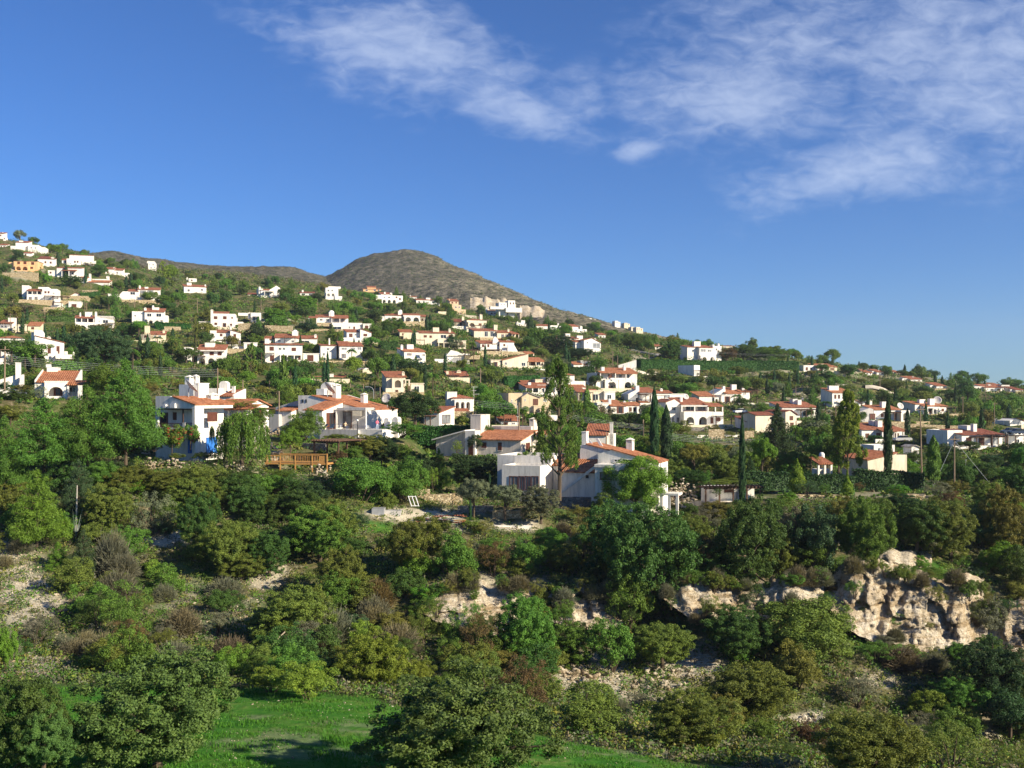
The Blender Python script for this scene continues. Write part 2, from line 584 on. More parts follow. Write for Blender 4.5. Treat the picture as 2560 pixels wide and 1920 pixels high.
ZT = sum(_k[i] * _p[i:i + len(PXS)] for i in range(19))
PADS = []      # (x, y, radius, blend, z): levelled building plots


def ground(x, y):
    """terrain height at plan points"""
    x = np.atleast_1d(np.asarray(x, float)); y = np.atleast_1d(np.asarray(y, float))
    yy = np.maximum(y, 1.0)
    px = np.clip(1280 + F * x / yy, PXS[0], PXS[-1] - 1)
    i = (px - PXS[0]) / 20.0; i0 = np.clip(i.astype(int), 0, len(PXS) - 2); fi = i - i0
    yc = np.clip(yy, 0, DS[-1] - 1e-6)
    j0 = np.clip(np.searchsorted(DS, yc, side='right') - 1, 0, len(DS) - 2)
    fj = (yc - DS[j0]) / (DS[j0 + 1] - DS[j0])
    z = (ZT[i0, j0] * (1 - fi) + ZT[i0 + 1, j0] * fi) * (1 - fj) + (ZT[i0, j0 + 1] * (1 - fi) + ZT[i0 + 1, j0 + 1] * fi) * fj
    am = np.clip((yc - 55) / 60, 0.08, 1) * np.clip(yc / 140, 0.6, 3.0)
    z = z + fbm(x / 11, y / 11, 3, 4) * 1.0 * am
    # garden terraces: the hillside steps in places
    for (a, b, r, bl, zp) in PADS:  # levelled plots
        d = np.hypot(x - a, y - b)
        w = np.clip((r + bl - d) / bl, 0, 1); w = w * w * (3 - 2 * w)
        z = z * (1 - w) + zp * w
    return z


def gz(x, y):
    return float(ground(x, y)[0])


def at(px, py, dmin=30.0, dmax=1500.0):
    """where the sight line of a photo pixel meets the terrain"""
    d = np.concatenate([np.arange(dmin, 300, 0.5), np.arange(300, dmax, 1.5)])
    k = (px - 1280) / F
    g = ground(k * d, d)
    row = HY - g * F / d
    ok = np.nonzero(row <= py)[0]
    i = ok[0] if len(ok) else int(np.argmin(row))
    return Vector((k * d[i], d[i], g[i]))


def atd(px, py, D):
    return Vector(((px - 1280) / F * D, D, (HY - py) / F * D))


def proj(p):
    return 1280 + F * p[0] / p[1], HY - F * p[2] / p[1]
# ------------------------------------------------------------------ levelled plots under the nearest houses (before anything is placed on the ground)
def pad(px, py, D, r, bl, dz=0.0):
    p = atd(px, py, D)
    PADS.append((p.x, p.y, r, bl, p.z + dz))


pad(500, 1136, 127, 7, 5, -.7); pad(470, 1136, 131, 7, 6, -.6)
pad(85, 1000, 156, 12, 7)
pad(880, 1068, 160, 10, 6, -1.5); pad(800, 1070, 164, 10, 6, -1.5)
pad(1220, 1142, 166, 10, 6); pad(1120, 1142, 168, 7, 6)
pad(1330, 1236, 131, 9, 5, -.4); pad(1500, 1262, 133, 9, 5, -.3); pad(1590, 1262, 137, 7, 5, -.3)
pad(745, 1180, 128, 3.5, 3.5)

# ------------------------------------------------------------------ ground, hills, cliff
def facet_noise(x, y):
    return fbm(x, y, 41, 3)


MEADOW = [(-3000, 64), (0, 63), (580, 62.5), (900, 61), (1280, 55), (1500, 51.5), (1850, 47.5), (2100, 41), (2300, 36), (6000, 30)]
PALE = [(70, 1500, 90, 105, .8), (50, 1440, 60, 70, .6), (110, 1650, 75, 45, .95), (395, 1348, 80, 22, 1), (660, 1425, 60, 45, .8), (560, 1540, 110, 45, .35), (470, 1480, 70, 45, .4),
        (1760, 1600, 60, 60, .9), (1720, 1660, 90, 40, 1), (1480, 1690, 110, 50, .9), (1640, 1740, 90, 60, .6), (2020, 1800, 70, 20, .8), (2200, 1690, 60, 30, .6), (2400, 1810, 110, 40, .7),
        (1230, 1500, 160, 70, .7), (30, 1370, 60, 40, .8), (2010, 985, 60, 14, .6), (2040, 930, 170, 16, .5), (1900, 920, 120, 14, .4), (700, 800, 60, 20, .5), (1130, 1310, 130, 18, .7), (2100, 1025, 60, 20, .4),
        (2330, 945, 140, 14, .35), (700, 1195, 90, 30, .4), (60, 680, 60, 20, .5), (2150, 1240, 240, 12, .4), (1060, 1285, 130, 16, .9), (1280, 1318, 90, 12, .9), (1420, 990, 60, 8, .5), (900, 905, 40, 8, .5), (1600, 900, 40, 8, .5)]
GREEN = [(1740, 1560, 40, 55, .6), (2190, 1610, 110, 26, .6), (2330, 1620, 120, 25, .7), (500, 1420, 60, 60, .5), (530, 1210, 200, 12, .5), (1760, 1580, 120, 40, .5), (620, 1560, 200, 60, .3), (2200, 1415, 200, 20, .6), (930, 1320, 60, 14, .9)]


def cover_of(x, y, z):
    px, py = 1280 + F * x / np.maximum(y, 1), HY - F * z / np.maximum(y, 1)
    edge = np.interp(px, [a for a, _ in MEADOW], [b for _, b in MEADOW])
    n = fbm(x / 3.0, y / 3.0, 9, 3)
    g = np.clip((edge - y + n * 3) / 2.5 + .5, 0, 1)
    pale = np.zeros_like(x); gr = np.zeros_like(x)
    vis = (y < 650)
    n2 = fbm(x / 2.2, y / 2.2, 77, 4)
    for a, b, rx, ry, s in PALE:
        d = np.hypot((px - a) / rx, (py - b) / ry)
        pale = np.maximum(pale, np.clip((1.25 - d) * 1.6 + n2 * 1.5, 0, 1) * s * (d < 1.9) * vis)
    for a, b, rx, ry, s in GREEN:
        d = np.hypot((px - a) / rx, (py - b) / ry)
        gr = np.maximum(gr, np.clip((1.2 - d) * 1.6 + n2 * 1.3, 0, 1) * s * (d < 1.8) * vis)
    mp = np.zeros_like(x)
    for a, b, rx, ry in ((760, 1852, 190, 16), (930, 1884, 170, 18), (690, 1836, 110, 9), (1480, 1884, 140, 14), (640, 1790, 90, 8), (860, 1806, 120, 8)):
        d = np.hypot((px - a) / rx, (py - b) / ry); mp = np.maximum(mp, np.clip((1.0 - d) * 1.0 + n2 * 2.8, 0, .38) * (d < 1.8) * vis)
    return np.maximum(g, gr) * (1 - mp), np.maximum(pale * (1 - g), mp), px, py


pxs = np.concatenate([np.arange(-3500, -300, 100.), np.arange(-300, 2860, 7.), np.arange(2860, 6100, 100.)])
dss = np.concatenate([np.arange(6, 30, 4.), np.arange(30, 135, 0.75), np.arange(135, 330, 2.), np.arange(330, 760, 4.), np.arange(760, 1700, 40.), [2000, 2600, 3500]])
PX, DD = np.meshgrid(pxs, dss)
GX, GY = (PX - 1280) / F * DD, DD
GZ = ground(GX.ravel(), GY.ravel())
vv = np.stack([GX.ravel(), GY.ravel(), GZ], 1)
nc, nr = len(pxs), len(dss)
ii = np.arange(nr - 1)[:, None] * nc + np.arange(nc - 1)[None, :]
ff = np.stack([ii, ii + 1, ii + nc + 1, ii + nc], -1).reshape(-1, 4)


def ground_material():
    m, t = newmat('hillside_ground')
    o = N(t, 'ShaderNodeOutputMaterial')
    p = N(t, 'ShaderNodeBsdfPrincipled')
    p.inputs['Roughness'].default_value = 1.0
    p.inputs['Specular IOR Level'].default_value = 0.05
    g = N(t, 'ShaderNodeNewGeometry')
    pos = g.outputs['Position']
    at_ = N(t, 'ShaderNodeAttribute', attribute_name='cover')
    sp = N(t, 'ShaderNodeSeparateColor')
    t.links.new(at_.outputs['Color'], sp.inputs[0])
    n_small = noise(t, pos, 1.6, 8, 0.68)
    n_mid = noise(t, pos, 0.16, 6, 0.6)
    n_tiny = noise(t, pos, 6.0, 5, 0.7)
    earth = ramp(t, n_small, [(0.28, (0.045, 0.055, 0.018)), (0.45, (0.095, 0.093, 0.038)), (0.58, (0.17, 0.138, 0.075)), (0.72, (0.38, 0.32, 0.21))])
    scrub = ramp(t, n_small, [(0.3, (0.028, 0.055, 0.014)), (0.55, (0.065, 0.098, 0.026)), (0.75, (0.15, 0.142, 0.06))])
    base = mixc(t, ramp(t, n_mid, [(0.40, (0, 0, 0)), (0.6, (1, 1, 1))]), earth, scrub)
    pale = ramp(t, n_tiny, [(0.25, (0.17, 0.14, 0.09)), (0.42, (0.42, 0.37, 0.27)), (0.65, (0.68, 0.62, 0.50))])
    n_small = mixc(t, .55, n_small, noise(t, pos, .45, 5, .6))
    grass = ramp(t, n_small, [(0.25, (0.016, 0.085, 0.010)), (0.48, (0.050, 0.165, 0.018)), (0.60, (0.105, 0.19, 0.035)), (0.72, (0.26, 0.24, 0.12))])
    c = mixc(t, sp.outputs[1], base, pale)
    c = mixc(t, sp.outputs[0], c, grass)
    t.links.new(c, p.inputs['Base Color'])
    bn = N(t, 'ShaderNodeBump')
    bn.inputs['Strength'].default_value = 0.9
    bn.inputs['Distance'].default_value = 0.35
    t.links.new(n_small, bn.inputs['Height'])
    t.links.new(bn.outputs[0], p.inputs['Normal'])
    t.links.new(p.outputs[0], o.inputs[0])
    return m


terrain = npmesh('ground', vv, ff, ground_material(), smooth=True)
tag(terrain, None, kind='structure')
cg, cp, _, _ = cover_of(vv[:, 0], vv[:, 1], vv[:, 2])
ca = terrain.data.color_attributes.new('cover', 'FLOAT_COLOR', 'POINT')
ca.data.foreach_set('color', np.stack([cg, cp, np.zeros_like(cg), np.ones_like(cg)], 1).astype(np.float32).ravel())


# far hills: a crest line at a real distance, falling towards the viewer and behind
def hill_mesh(name, crest, D1, front, back, mat, amp, steps=46, zfoot=-60.0, bulge=0.6):
    cp = np.array([c[0] for c in crest], float); cr = np.array([c[1] for c in crest], float)
    dd = np.array([c[2] for c in crest], float) if len(crest[0]) > 2 else np.full(len(cp), D1)
    pxs = np.arange(cp[0], cp[-1] + 1, 4.0)
    row = np.interp(pxs, cp, cr); row = np.convolve(np.pad(row, 5, mode='edge'), np.ones(11) / 11, 'valid')
    d = np.interp(pxs, cp, dd)
    zc = (HY - row) * d / F
    V = []
    ts = np.concatenate([np.linspace(-1, 0, steps), np.linspace(0, 1, 12)[1:]])
    for t in ts:
        dist = d + (np.clip(d - 640, 70, front) * t if t < 0 else back * t)
        h = (1 - abs(t) ** (1.0 + bulge)) if t < 0 else (1 - t)
        zf = np.minimum(zfoot, zc - 40)
        z = zf + (zc - zf) * h
        x = (pxs - 1280) / F * d * (dist / d) ** 0.5
        z = z + fbm(x / 60, dist / 60, 5, 5) * amp * min(1, abs(t) * 5 + .12) + fbm(x / 9, dist / 9, 15, 3) * amp * .12
        V.append(np.stack([x, dist, z], 1))
    V = np.concatenate(V); nc = len(pxs); nr = len(ts)
    ii = np.arange(nr - 1)[:, None] * nc + np.arange(nc - 1)[None, :]
    o = npmesh(name, V, np.stack([ii, ii + 1, ii + nc + 1, ii + nc], -1).reshape(-1, 4), mat, smooth=True)
    tag(o, None, kind='structure')
    return o


def hill_material(name, pale_side):
    m, t = newmat(name)
    o = N(t, 'ShaderNodeOutputMaterial')
    p = N(t, 'ShaderNodeBsdfPrincipled')
    p.inputs['Roughness'].default_value = 1.0
    p.inputs['Specular IOR Level'].default_value = 0.0
    g = N(t, 'ShaderNodeNewGeometry')
    pos = g.outputs['Position']
    n1 = noise(t, pos, 0.13, 8, 0.7)
    n2 = noise(t, pos, 0.018, 5, 0.6)
    n3 = noise(t, pos, 0.5, 4, 0.7)
    heath = ramp(t, n1, [(0.36, (0.030, 0.036, 0.020)), (0.48, (0.080, 0.080, 0.058)), (0.58, (0.135, 0.125, 0.098)), (0.72, (0.30, 0.26, 0.19))])
    rock = ramp(t, n3, [(0.3, (0.12, 0.11, 0.07)), (0.52, (0.27, 0.24, 0.16)), (0.7, (0.5, 0.44, 0.33))])
    sp = N(t, 'ShaderNodeSeparateXYZ')
    t.links.new(pos, sp.inputs[0])
    f = math_(t, 'ADD', math_(t, 'MULTIPLY', math_(t, 'SUBTRACT', sp.outputs[0], pale_side), 1 / 90.0), math_(t, 'MULTIPLY', math_(t, 'SUBTRACT', n2, 0.5), 5.0))
    k = ramp(t, f, [(0.35, (0, 0, 0)), (0.75, (1, 1, 1))])
    k2 = math_(t, 'MULTIPLY', k, ramp(t, n1, [(0.42, (0.0,) * 3), (0.62, (.75,) * 3)]))
    t.links.new(mixc(t, k2, heath, rock), p.inputs['Base Color'])
    bn = N(t, 'ShaderNodeBump')
    bn.inputs['Strength'].default_value = 1.0
    bn.inputs['Distance'].default_value = 3.0
    t.links.new(n1, bn.inputs['Height'])
    t.links.new(bn.outputs[0], p.inputs['Normal'])
    t.links.new(p.outputs[0], o.inputs[0])
    return m


V2 = 2560 / 2212
HILLM = hill_material('hill_heath', -150.0)
RIDGEM = hill_material('ridge_heath', 420.0)
hill_mesh('hill', [(x * V2, y * V2, d) for x, y, d in ((640, 640, 1500), (690, 618, 1500), (716, 605, 1500), (740, 590, 1500), (765, 572, 1500), (800, 557, 1490), (835, 549, 1480), (880, 548, 1470), (915, 552, 1460),
          (945, 562, 1440), (985, 585, 1400), (1040, 608, 1330), (1100, 633, 1260), (1160, 655, 1190), (1220, 675, 1120), (1300, 694, 1030), (1380, 716, 940), (1450, 733, 860), (1540, 752, 800), (1640, 772, 770), (1760, 815, 760))],
          1500, 560, 900, HILLM, 11.0, zfoot=20.0)
hill_mesh('far_ridge', [(x * V2, y * V2, d) for x, y, d in ((120, 590, 1250), (200, 562, 1250), (260, 565, 1300), (340, 568, 1350), (400, 574, 1400), (480, 578, 1450), (560, 582, 1450), (640, 591, 1450), (700, 602, 1450), (770, 625, 1450), (830, 660, 1450))],
          1350, 620, 900, RIDGEM, 9.0, zfoot=40.0)


# ------------------------------------------------------------------ rock faces
def rock_material():
    m, t = newmat('pale_limestone')
    o = N(t, 'ShaderNodeOutputMaterial')
    p = N(t, 'ShaderNodeBsdfPrincipled')
    p.inputs['Roughness'].default_value = 0.95
    p.inputs['Specular IOR Level'].default_value = 0.08
    g = N(t, 'ShaderNodeNewGeometry')
    mp = N(t, 'ShaderNodeMapping')
    mp.inputs['Scale'].default_value = (1, 1, 0.55)
    t.links.new(g.outputs['Position'], mp.inputs[0])
    a = noise(t, mp.outputs[0], 1.1, 8, 0.68)
    b = noise(t, mp.outputs[0], 0.35, 4, 0.6)
    f = noise(t, mp.outputs[0], 4.5, 6, 0.7)
    c1 = ramp(t, a, [(0.3, (0.30, 0.24, 0.15)), (0.44, (0.58, 0.50, 0.37)), (0.62, (0.78, 0.71, 0.58))])
    c2_ = mixc(t, ramp(t, b, [(0.42, (0, 0, 0)), (0.62, (0.5,) * 3)]), c1, (0.40, 0.28, 0.14))
    c3 = mixc(t, ramp(t, f, [(0.48, (0, 0, 0)), (0.66, (0.85,) * 3)]), c2_, (0.17, 0.14, 0.09))
    m2 = N(t, 'ShaderNodeMapping')
    m2.inputs['Scale'].default_value = (.12, .12, 2.6)
    m2.inputs['Rotation'].default_value = (0, R(7), 0)
    t.links.new(g.outputs['Position'], m2.inputs[0])
    st = noise(t, m2.outputs[0], 1.0, 6, 0.7, .4)
    c3 = mixc(t, 1.0, c3, ramp(t, st, [(0.40, (.66, .60, .52)), (0.50, (1,) * 3)]), 'MULTIPLY')
    t.links.new(c3, p.inputs['Base Color'])
    bn = N(t, 'ShaderNodeBump')
    bn.inputs['Strength'].default_value = 1.0
    bn.inputs['Distance'].default_value = 0.5
    a = math_(t, 'ADD', math_(t, 'ADD', a, math_(t, 'MULTIPLY', st, .8)), math_(t, 'MULTIPLY', f, .35))
    t.links.new(a, bn.inputs['Height'])
    t.links.new(bn.outputs[0], p.inputs['Normal'])
    t.links.new(p.outputs[0], o.inputs[0])
    return m


ROCK = rock_material()


def cells(x, y, seed):
    bx, by = np.floor(x), np.floor(y); best = np.full(x.shape, 9.0); val = np.zeros(x.shape)
    for i in (-1, 0, 1):
        for j in (-1, 0, 1):
            cx_, cy_ = bx + i, by + j
            d = np.hypot(cx_ + _hash(cx_, cy_, seed) - x, cy_ + _hash(cx_, cy_, seed + 7) - y)
            h = _hash(cx_, cy_, seed + 13) - .5; val = np.where(d < best, h, val); best = np.minimum(d, best)
    return val


def crag(name, top, bot, D0, D1, amp, seed, res=0.22, rag=1.0):
    """a rock face between two lines of the slope, D0 metres away at its foot and D1 at its brow"""
    p0, p1 = top[0][0], top[-1][0]
    Dm = (D0 + D1) / 2
    n = int((p1 - p0) / F * Dm / res)
    pxs = np.linspace(p0, p1, n)
    tr = np.interp(pxs, [a for a, _ in top], [b for _, b in top]); br = np.interp(pxs, [a for a, _ in bot], [b for _, b in bot])
    x0 = (pxs - 1280) / F * Dm
    tr = tr - fbm(x0 / 2.0, x0 * 0 + seed, seed, 4) * 26 * rag; br = br + fbm(x0 / 2.5, x0 * 0 + seed + 9, seed, 3) * 22 * rag
    k = int(np.max(br - tr) / F * Dm / res) + 4
    V = []
    taper = np.clip(np.minimum(pxs - p0, p1 - pxs) / 60.0, 0, 1)
    for j in range(k + 3):
        t = min(1.0, j / k); ex = max(0, j - k)
        D = D0 + (D1 - D0) * t ** 0.8
        r = br + 14 + (tr - br - 14) * t
        z = (HY - r) * (D0 + (D1 - D0) * t) / F
        wv = x0 + fbm(x0 / 2.5, z / 2.0, seed + 3, 3) * 1.3
        ridg = 0.45 - np.abs(vnoise(wv / 1.5, z / 7.0, seed + 5)) * 2 + (0.3 - np.abs(vnoise(wv / .55, z / 2.2, seed + 6)) * 1.4) * .45
        ledge = np.abs(vnoise(x0 / 6, z / .8 + x0 * .04, seed + 12)) * 1.1
        wx = x0 + fbm(x0 / .9, z / .9, seed + 2, 3) * .5
        blk = cells(wx / 1.7, z / 1.9 + x0 * .1, seed) * 1.5 + cells(wx / .6, z / 1.0, seed + 3) * .4
        f = (ridg * .8 + blk + fbm(x0 / .4, z / .4, seed, 4) * .5 + fbm(x0 / 7, z / 7, seed + 8, 2) * 1.8 + ledge) * amp
        D = D - f * (0.2 + .8 * np.sin(math.pi * min(1, t * .75 + .12))) * (0.2 + .8 * taper) - .5 * taper + ex * 1.6 + (1 - taper) * 2.2
        x = (pxs - 1280) / F * D
        V.append(np.stack([x, D, z + ex * .15], 1))
    V = np.concatenate(V); ii = np.arange(k + 2)[:, None] * n + np.arange(n - 1)[None, :]
    o = npmesh(name, V, np.stack([ii, ii + 1, ii + n + 1, ii + n], -1).reshape(-1, 4), ROCK)
    tag(o, None, kind='structure')
    return o


CRAGS = [([(1040, 1480), (1145, 1470), (1290, 1464), (1340, 1480)], [(1040, 1510), (1145, 1556), (1290, 1562), (1340, 1540)], 21),
         ([(1370, 1478), (1440, 1480), (1540, 1490), (1580, 1500)], [(1370, 1540), (1440, 1558), (1540, 1562), (1580, 1550)], 22),
         ([(1660, 1462), (1700, 1446), (1760, 1452), (1850, 1470), (1950, 1452), (2060, 1456)], [(1660, 1500), (1700, 1525), (1850, 1552), (1950, 1512), (2060, 1500)], 23),
         ([(2070, 1450), (2110, 1430), (2160, 1420), (2200, 1432), (2270, 1452), (2340, 1448), (2460, 1470)], [(2070, 1520), (2110, 1550), (2200, 1598), (2300, 1622), (2380, 1628), (2460, 1600)], 24),
         ([(2390, 1560), (2440, 1545), (2500, 1525), (2620, 1490)], [(2390, 1640), (2440, 1655), (2500, 1668), (2620, 1680)], 25)]
for a_, b_, c_ in CRAGS:
    crag('cliff', a_, b_, 90.6, 95.6, .95, c_, .16)
crag('cliff', [(2160, 1400), (2230, 1384), (2290, 1392), (2330, 1402)], [(2160, 1425), (2230, 1412), (2290, 1412), (2330, 1422)], 98.5, 100.5, .5, 4)
crag('cliff', [(325, 1338), (370, 1326), (430, 1330), (450, 1336)], [(325, 1352), (370, 1366), (430, 1356), (450, 1346)], 106, 108, .4, 5)
crag('cliff', [(622, 1410), (660, 1395), (712, 1418)], [(622, 1470), (660, 1474), (712, 1455)], 101, 103.5, .6, 6)
crag('cliff', [(1176, 744), (1200, 742), (1255, 748), (1290, 758)], [(1176, 764), (1200, 770), (1255, 776), (1290, 780)], 668, 712, 1.3, 8, 1.0, .35)
crag('cliff', [(1300, 768), (1340, 765), (1362, 770)], [(1300, 786), (1340, 780), (1362, 776)], 698, 735, 1.3, 9, 1.0, .35)
# ------------------------------------------------------------------ roads and paths
def ribbon(name, pts, w, mat, lift=0.12, D=None):
    P = [at(*p[:2]) if len(p) == 2 else atd(*p) for p in pts]
    Q = []
    for a, b in zip(P, P[1:]):
        k = max(2, int((b - a).length / 2.0))
        Q += [a.lerp(b, i / k) for i in range(k)]
    Q.append(P[-1])
    V = []
    for i, q in enumerate(Q):
        d = (Q[min(i + 1, len(Q) - 1)] - Q[max(i - 1, 0)]); d.z = 0; d.normalize()
        nrm = Vector((-d.y, d.x, 0))
        zc = max(gz(q.x, q.y), gz(*(q + nrm * w / 2).xy), gz(*(q - nrm * w / 2).xy))
        for s in (1, -1):
            e = q + nrm * w / 2 * s
            V.append((e.x, e.y, zc + lift))
        for s in (1, -1):
            e = q + nrm * (w / 2 + .02) * s
            V.append((e.x, e.y, zc - 1.2))
    fs = []
    for i in range(len(Q) - 1):
        a = i * 4
        fs += [(a, a + 1, a + 5, a + 4), (a, a + 4, a + 6, a + 2), (a + 1, a + 3, a + 7, a + 5)]
    o = npmesh(name, V, fs, mat)
    tag(o, None, kind='structure')


ribbon('road', [(2040, 958), (2075, 956), (2100, 962), (2130, 968)], 4, PAVE)
ribbon('road', [(2160, 970), (2195, 976), (2232, 984)], 3.2, PAVE)
ribbon('road', [(1585, 876), (1610, 884), (1640, 889), (1655, 892)], 5, ASPHALT)
ribbon('road', [(1560, 925), (1600, 931), (1640, 934), (1690, 938)], 3, PAVE)
ribbon('road', [(2005, 935), (2030, 942), (2050, 945)], 4, ASPHALT)
ribbon('road', [(2000, 1105), (2050, 1112), (2100, 1116), (2180, 1120)], 4, ASPHALT)
ribbon('path', [(1690, 1268), (1740, 1262), (1800, 1262)], 3, PAVE)
# ------------------------------------------------------------------ house builder
ZO = {'Z1': (0, 560, 3.456), 'Z2': (500, 600, 3.456), 'Z3': (1000, 600, 3.456), 'Z4': (1400, 700, 3.456), 'Z5': (1920, 800, 3.456), 'Z6': (0, 860, 3.456),
      'Z7': (500, 860, 3.456), 'Z8': (1060, 900, 3.456), 'Z9': (1660, 1000, 3.456), 'N2': (360, 920, 6.9125), 'N4': (660, 940, 6.379), 'N7': (1220, 1060, 4.608), 'N1': (0, 860, 7.373)}
RECTS = []       # (px0, px1, py0, py1, distance, label) of every house front, for planting and for labels
FOOT = []        # (x, y, radius) of house plots
VILLAS = 'villas scattered over the hillside'


def arch_panel(b, x0, x1, z0, z1, y0, y1, opens, m=0):
    cur = x0
    for xa, xb, zs, zt in opens:
        if xa > cur + 1e-4:
            b.prism([(cur, z0), (cur, z1), (xa, z1), (xa, z0)], y0, y1, m)
        n = 10
        arc = [(xa + (xb - xa) * (0.5 - 0.5 * math.cos(math.pi * i / n)), zs + (zt - zs) * math.sin(math.pi * i / n)) for i in range(n + 1)]
        for (p, q) in zip(arc, arc[1:]):
            b.prism([p, (p[0], z1), (q[0], z1), q], y0, y1, m)
        cur = xb
    if cur < x1 - 1e-4:
        b.prism([(cur, z0), (cur, z1), (x1, z1), (x1, z0)], y0, y1, m)


def make_window(root, x0, x1, z0, z1, y, style, near, M=None):
    """a framed opening standing proud of a wall that faces -y"""
    arched = style == 'a'
    fm = {'b': BROWN, 'k': WFRAME, 'd': BROWN, 'u': BLUE, 'g': BROWN, 'a': BROWN, 'n': WOOD, 'w': WFRAME}[style]
    pm = {'b': BROWN, 'k': GLASS, 'd': GLASS, 'u': BLUE, 'g': PALEGLASS, 'a': GLASS, 'n': BROWN, 'w': PALEGLASS}[style]
    f = min(0.09, (x1 - x0) * 0.16)
    b = MB(); p = MB()
    b.box(x0, x0 + f, y - 0.06, y + 0.02, z0, z1); b.box(x1 - f, x1, y - 0.06, y + 0.02, z0, z1)
    b.box(x0 + f, x1 - f, y - 0.06, y + 0.02, z1 - f, z1); b.box(x0 + f, x1 - f, y - 0.06, y + 0.02, z0, z0 + f)
    xm = (x0 + x1) / 2
    b.box(xm - f * 0.4, xm + f * 0.4, y - 0.05, y + 0.02, z0 + f, z1 - f)
    if style in 'bn' and near:
        k = z0 + f + 0.06
        while k < z1 - f - 0.05:
            for q in ((x0 + f, xm - f * 0.4), (xm + f * 0.4, x1 - f)):
                p.box(q[0] + .003, q[1] - .003, y - 0.045, y + 0.015, k, k + 0.07)
            k += 0.11
    for q in ((x0 + f, xm - f * 0.4), (xm + f * 0.4, x1 - f)):
        p.box(q[0] + .002, q[1] - .002, y - 0.02, y + 0.01, z0 + f + .002, z1 - f - .002)
    if style in 'd':
        w = (x1 - x0) * 0.26
        p2 = MB().box(x0 + f + .01, x0 + w, y - .055, y - .025, z0 + f, z1 - f), MB().box(x1 - w, x1 - f - .01, y - .055, y - .025, z0 + f, z1 - f)
    nm = 'door' if style in 'du' else 'window'
    o = b.build(nm, fm, root)
    q = p.build('shutter' if style in 'bn' else ('door_leaf' if style == 'u' else 'pane'), pm, o)
    if style == 'd':
        for k in p2:
            k.build('shutter', BROWN, o)
    if z0 > 0.5 and style not in 'du' and near:
        sb = MB(); sb.box(x0 - 0.08, x1 + 0.08, y - 0.12, y + 0.01, z0 - 0.07, z0 - 0.003); sb.build('sill', WHITE, o)
    if M is not None:
        o.matrix_local = M
    return o


def dish(root, x, y, z, r, az, el, mast):
    """satellite dish: bowl > mast, feed arm"""
    b = MB()
    n, k = 20, 5
    pts, fs = [], []
    for j in range(k + 1):
        rr = r * j / k
        for i in range(n):
            a = 2 * math.pi * i / n
            pts.append((rr * math.cos(a), rr * math.sin(a), 0.28 * r * (j / k) ** 2))
    for j in range(k):
        fs += [(j * n + i, j * n + (i + 1) % n, (j + 1) * n + (i + 1) % n, (j + 1) * n + i) for i in range(n)]
    pts += [(p[0], p[1], p[2] - 0.035) for p in pts]
    h = (k + 1) * n
    fs += [tuple(h + i for i in reversed(q)) for q in fs[:]]
    fs += [(k * n + i, k * n + (i + 1) % n, h + k * n + (i + 1) % n, h + k * n + i) for i in range(n)]
    dirv = Vector((math.sin(az) * math.cos(el), -math.cos(az) * math.cos(el), math.sin(el)))
    Mx = dirv.to_track_quat('Z', 'Y').to_matrix().to_4x4()
    b.shell([tuple(Mx @ Vector(p) + Vector((x, y, z))) for p in pts], fs)
    o = b.build('satellite_dish', DISH, root, smooth=True)
    c = Vector((x, y, z))
    mb = MB(); mb.tube([c - dirv * 0.05, c - dirv * 0.25 - Vector((0, 0, 0.15)), Vector((x - dirv.x * .25, y - dirv.y * .25, z - mast))], 0.07)
    mb.build('mast', METAL, o)
    fb = MB()
    fp = c + dirv * r * 0.75
    for a in (0.3, 2.4, 4.5):
        fb.tube([Mx @ Vector((r * .92 * math.cos(a), r * .92 * math.sin(a), .25 * r)) + c, fp], 0.025, 5)
    fb.cyl(tuple(fp), 0.09, 0.2, 8)
    fb.build('feed_arm', METAL, o)


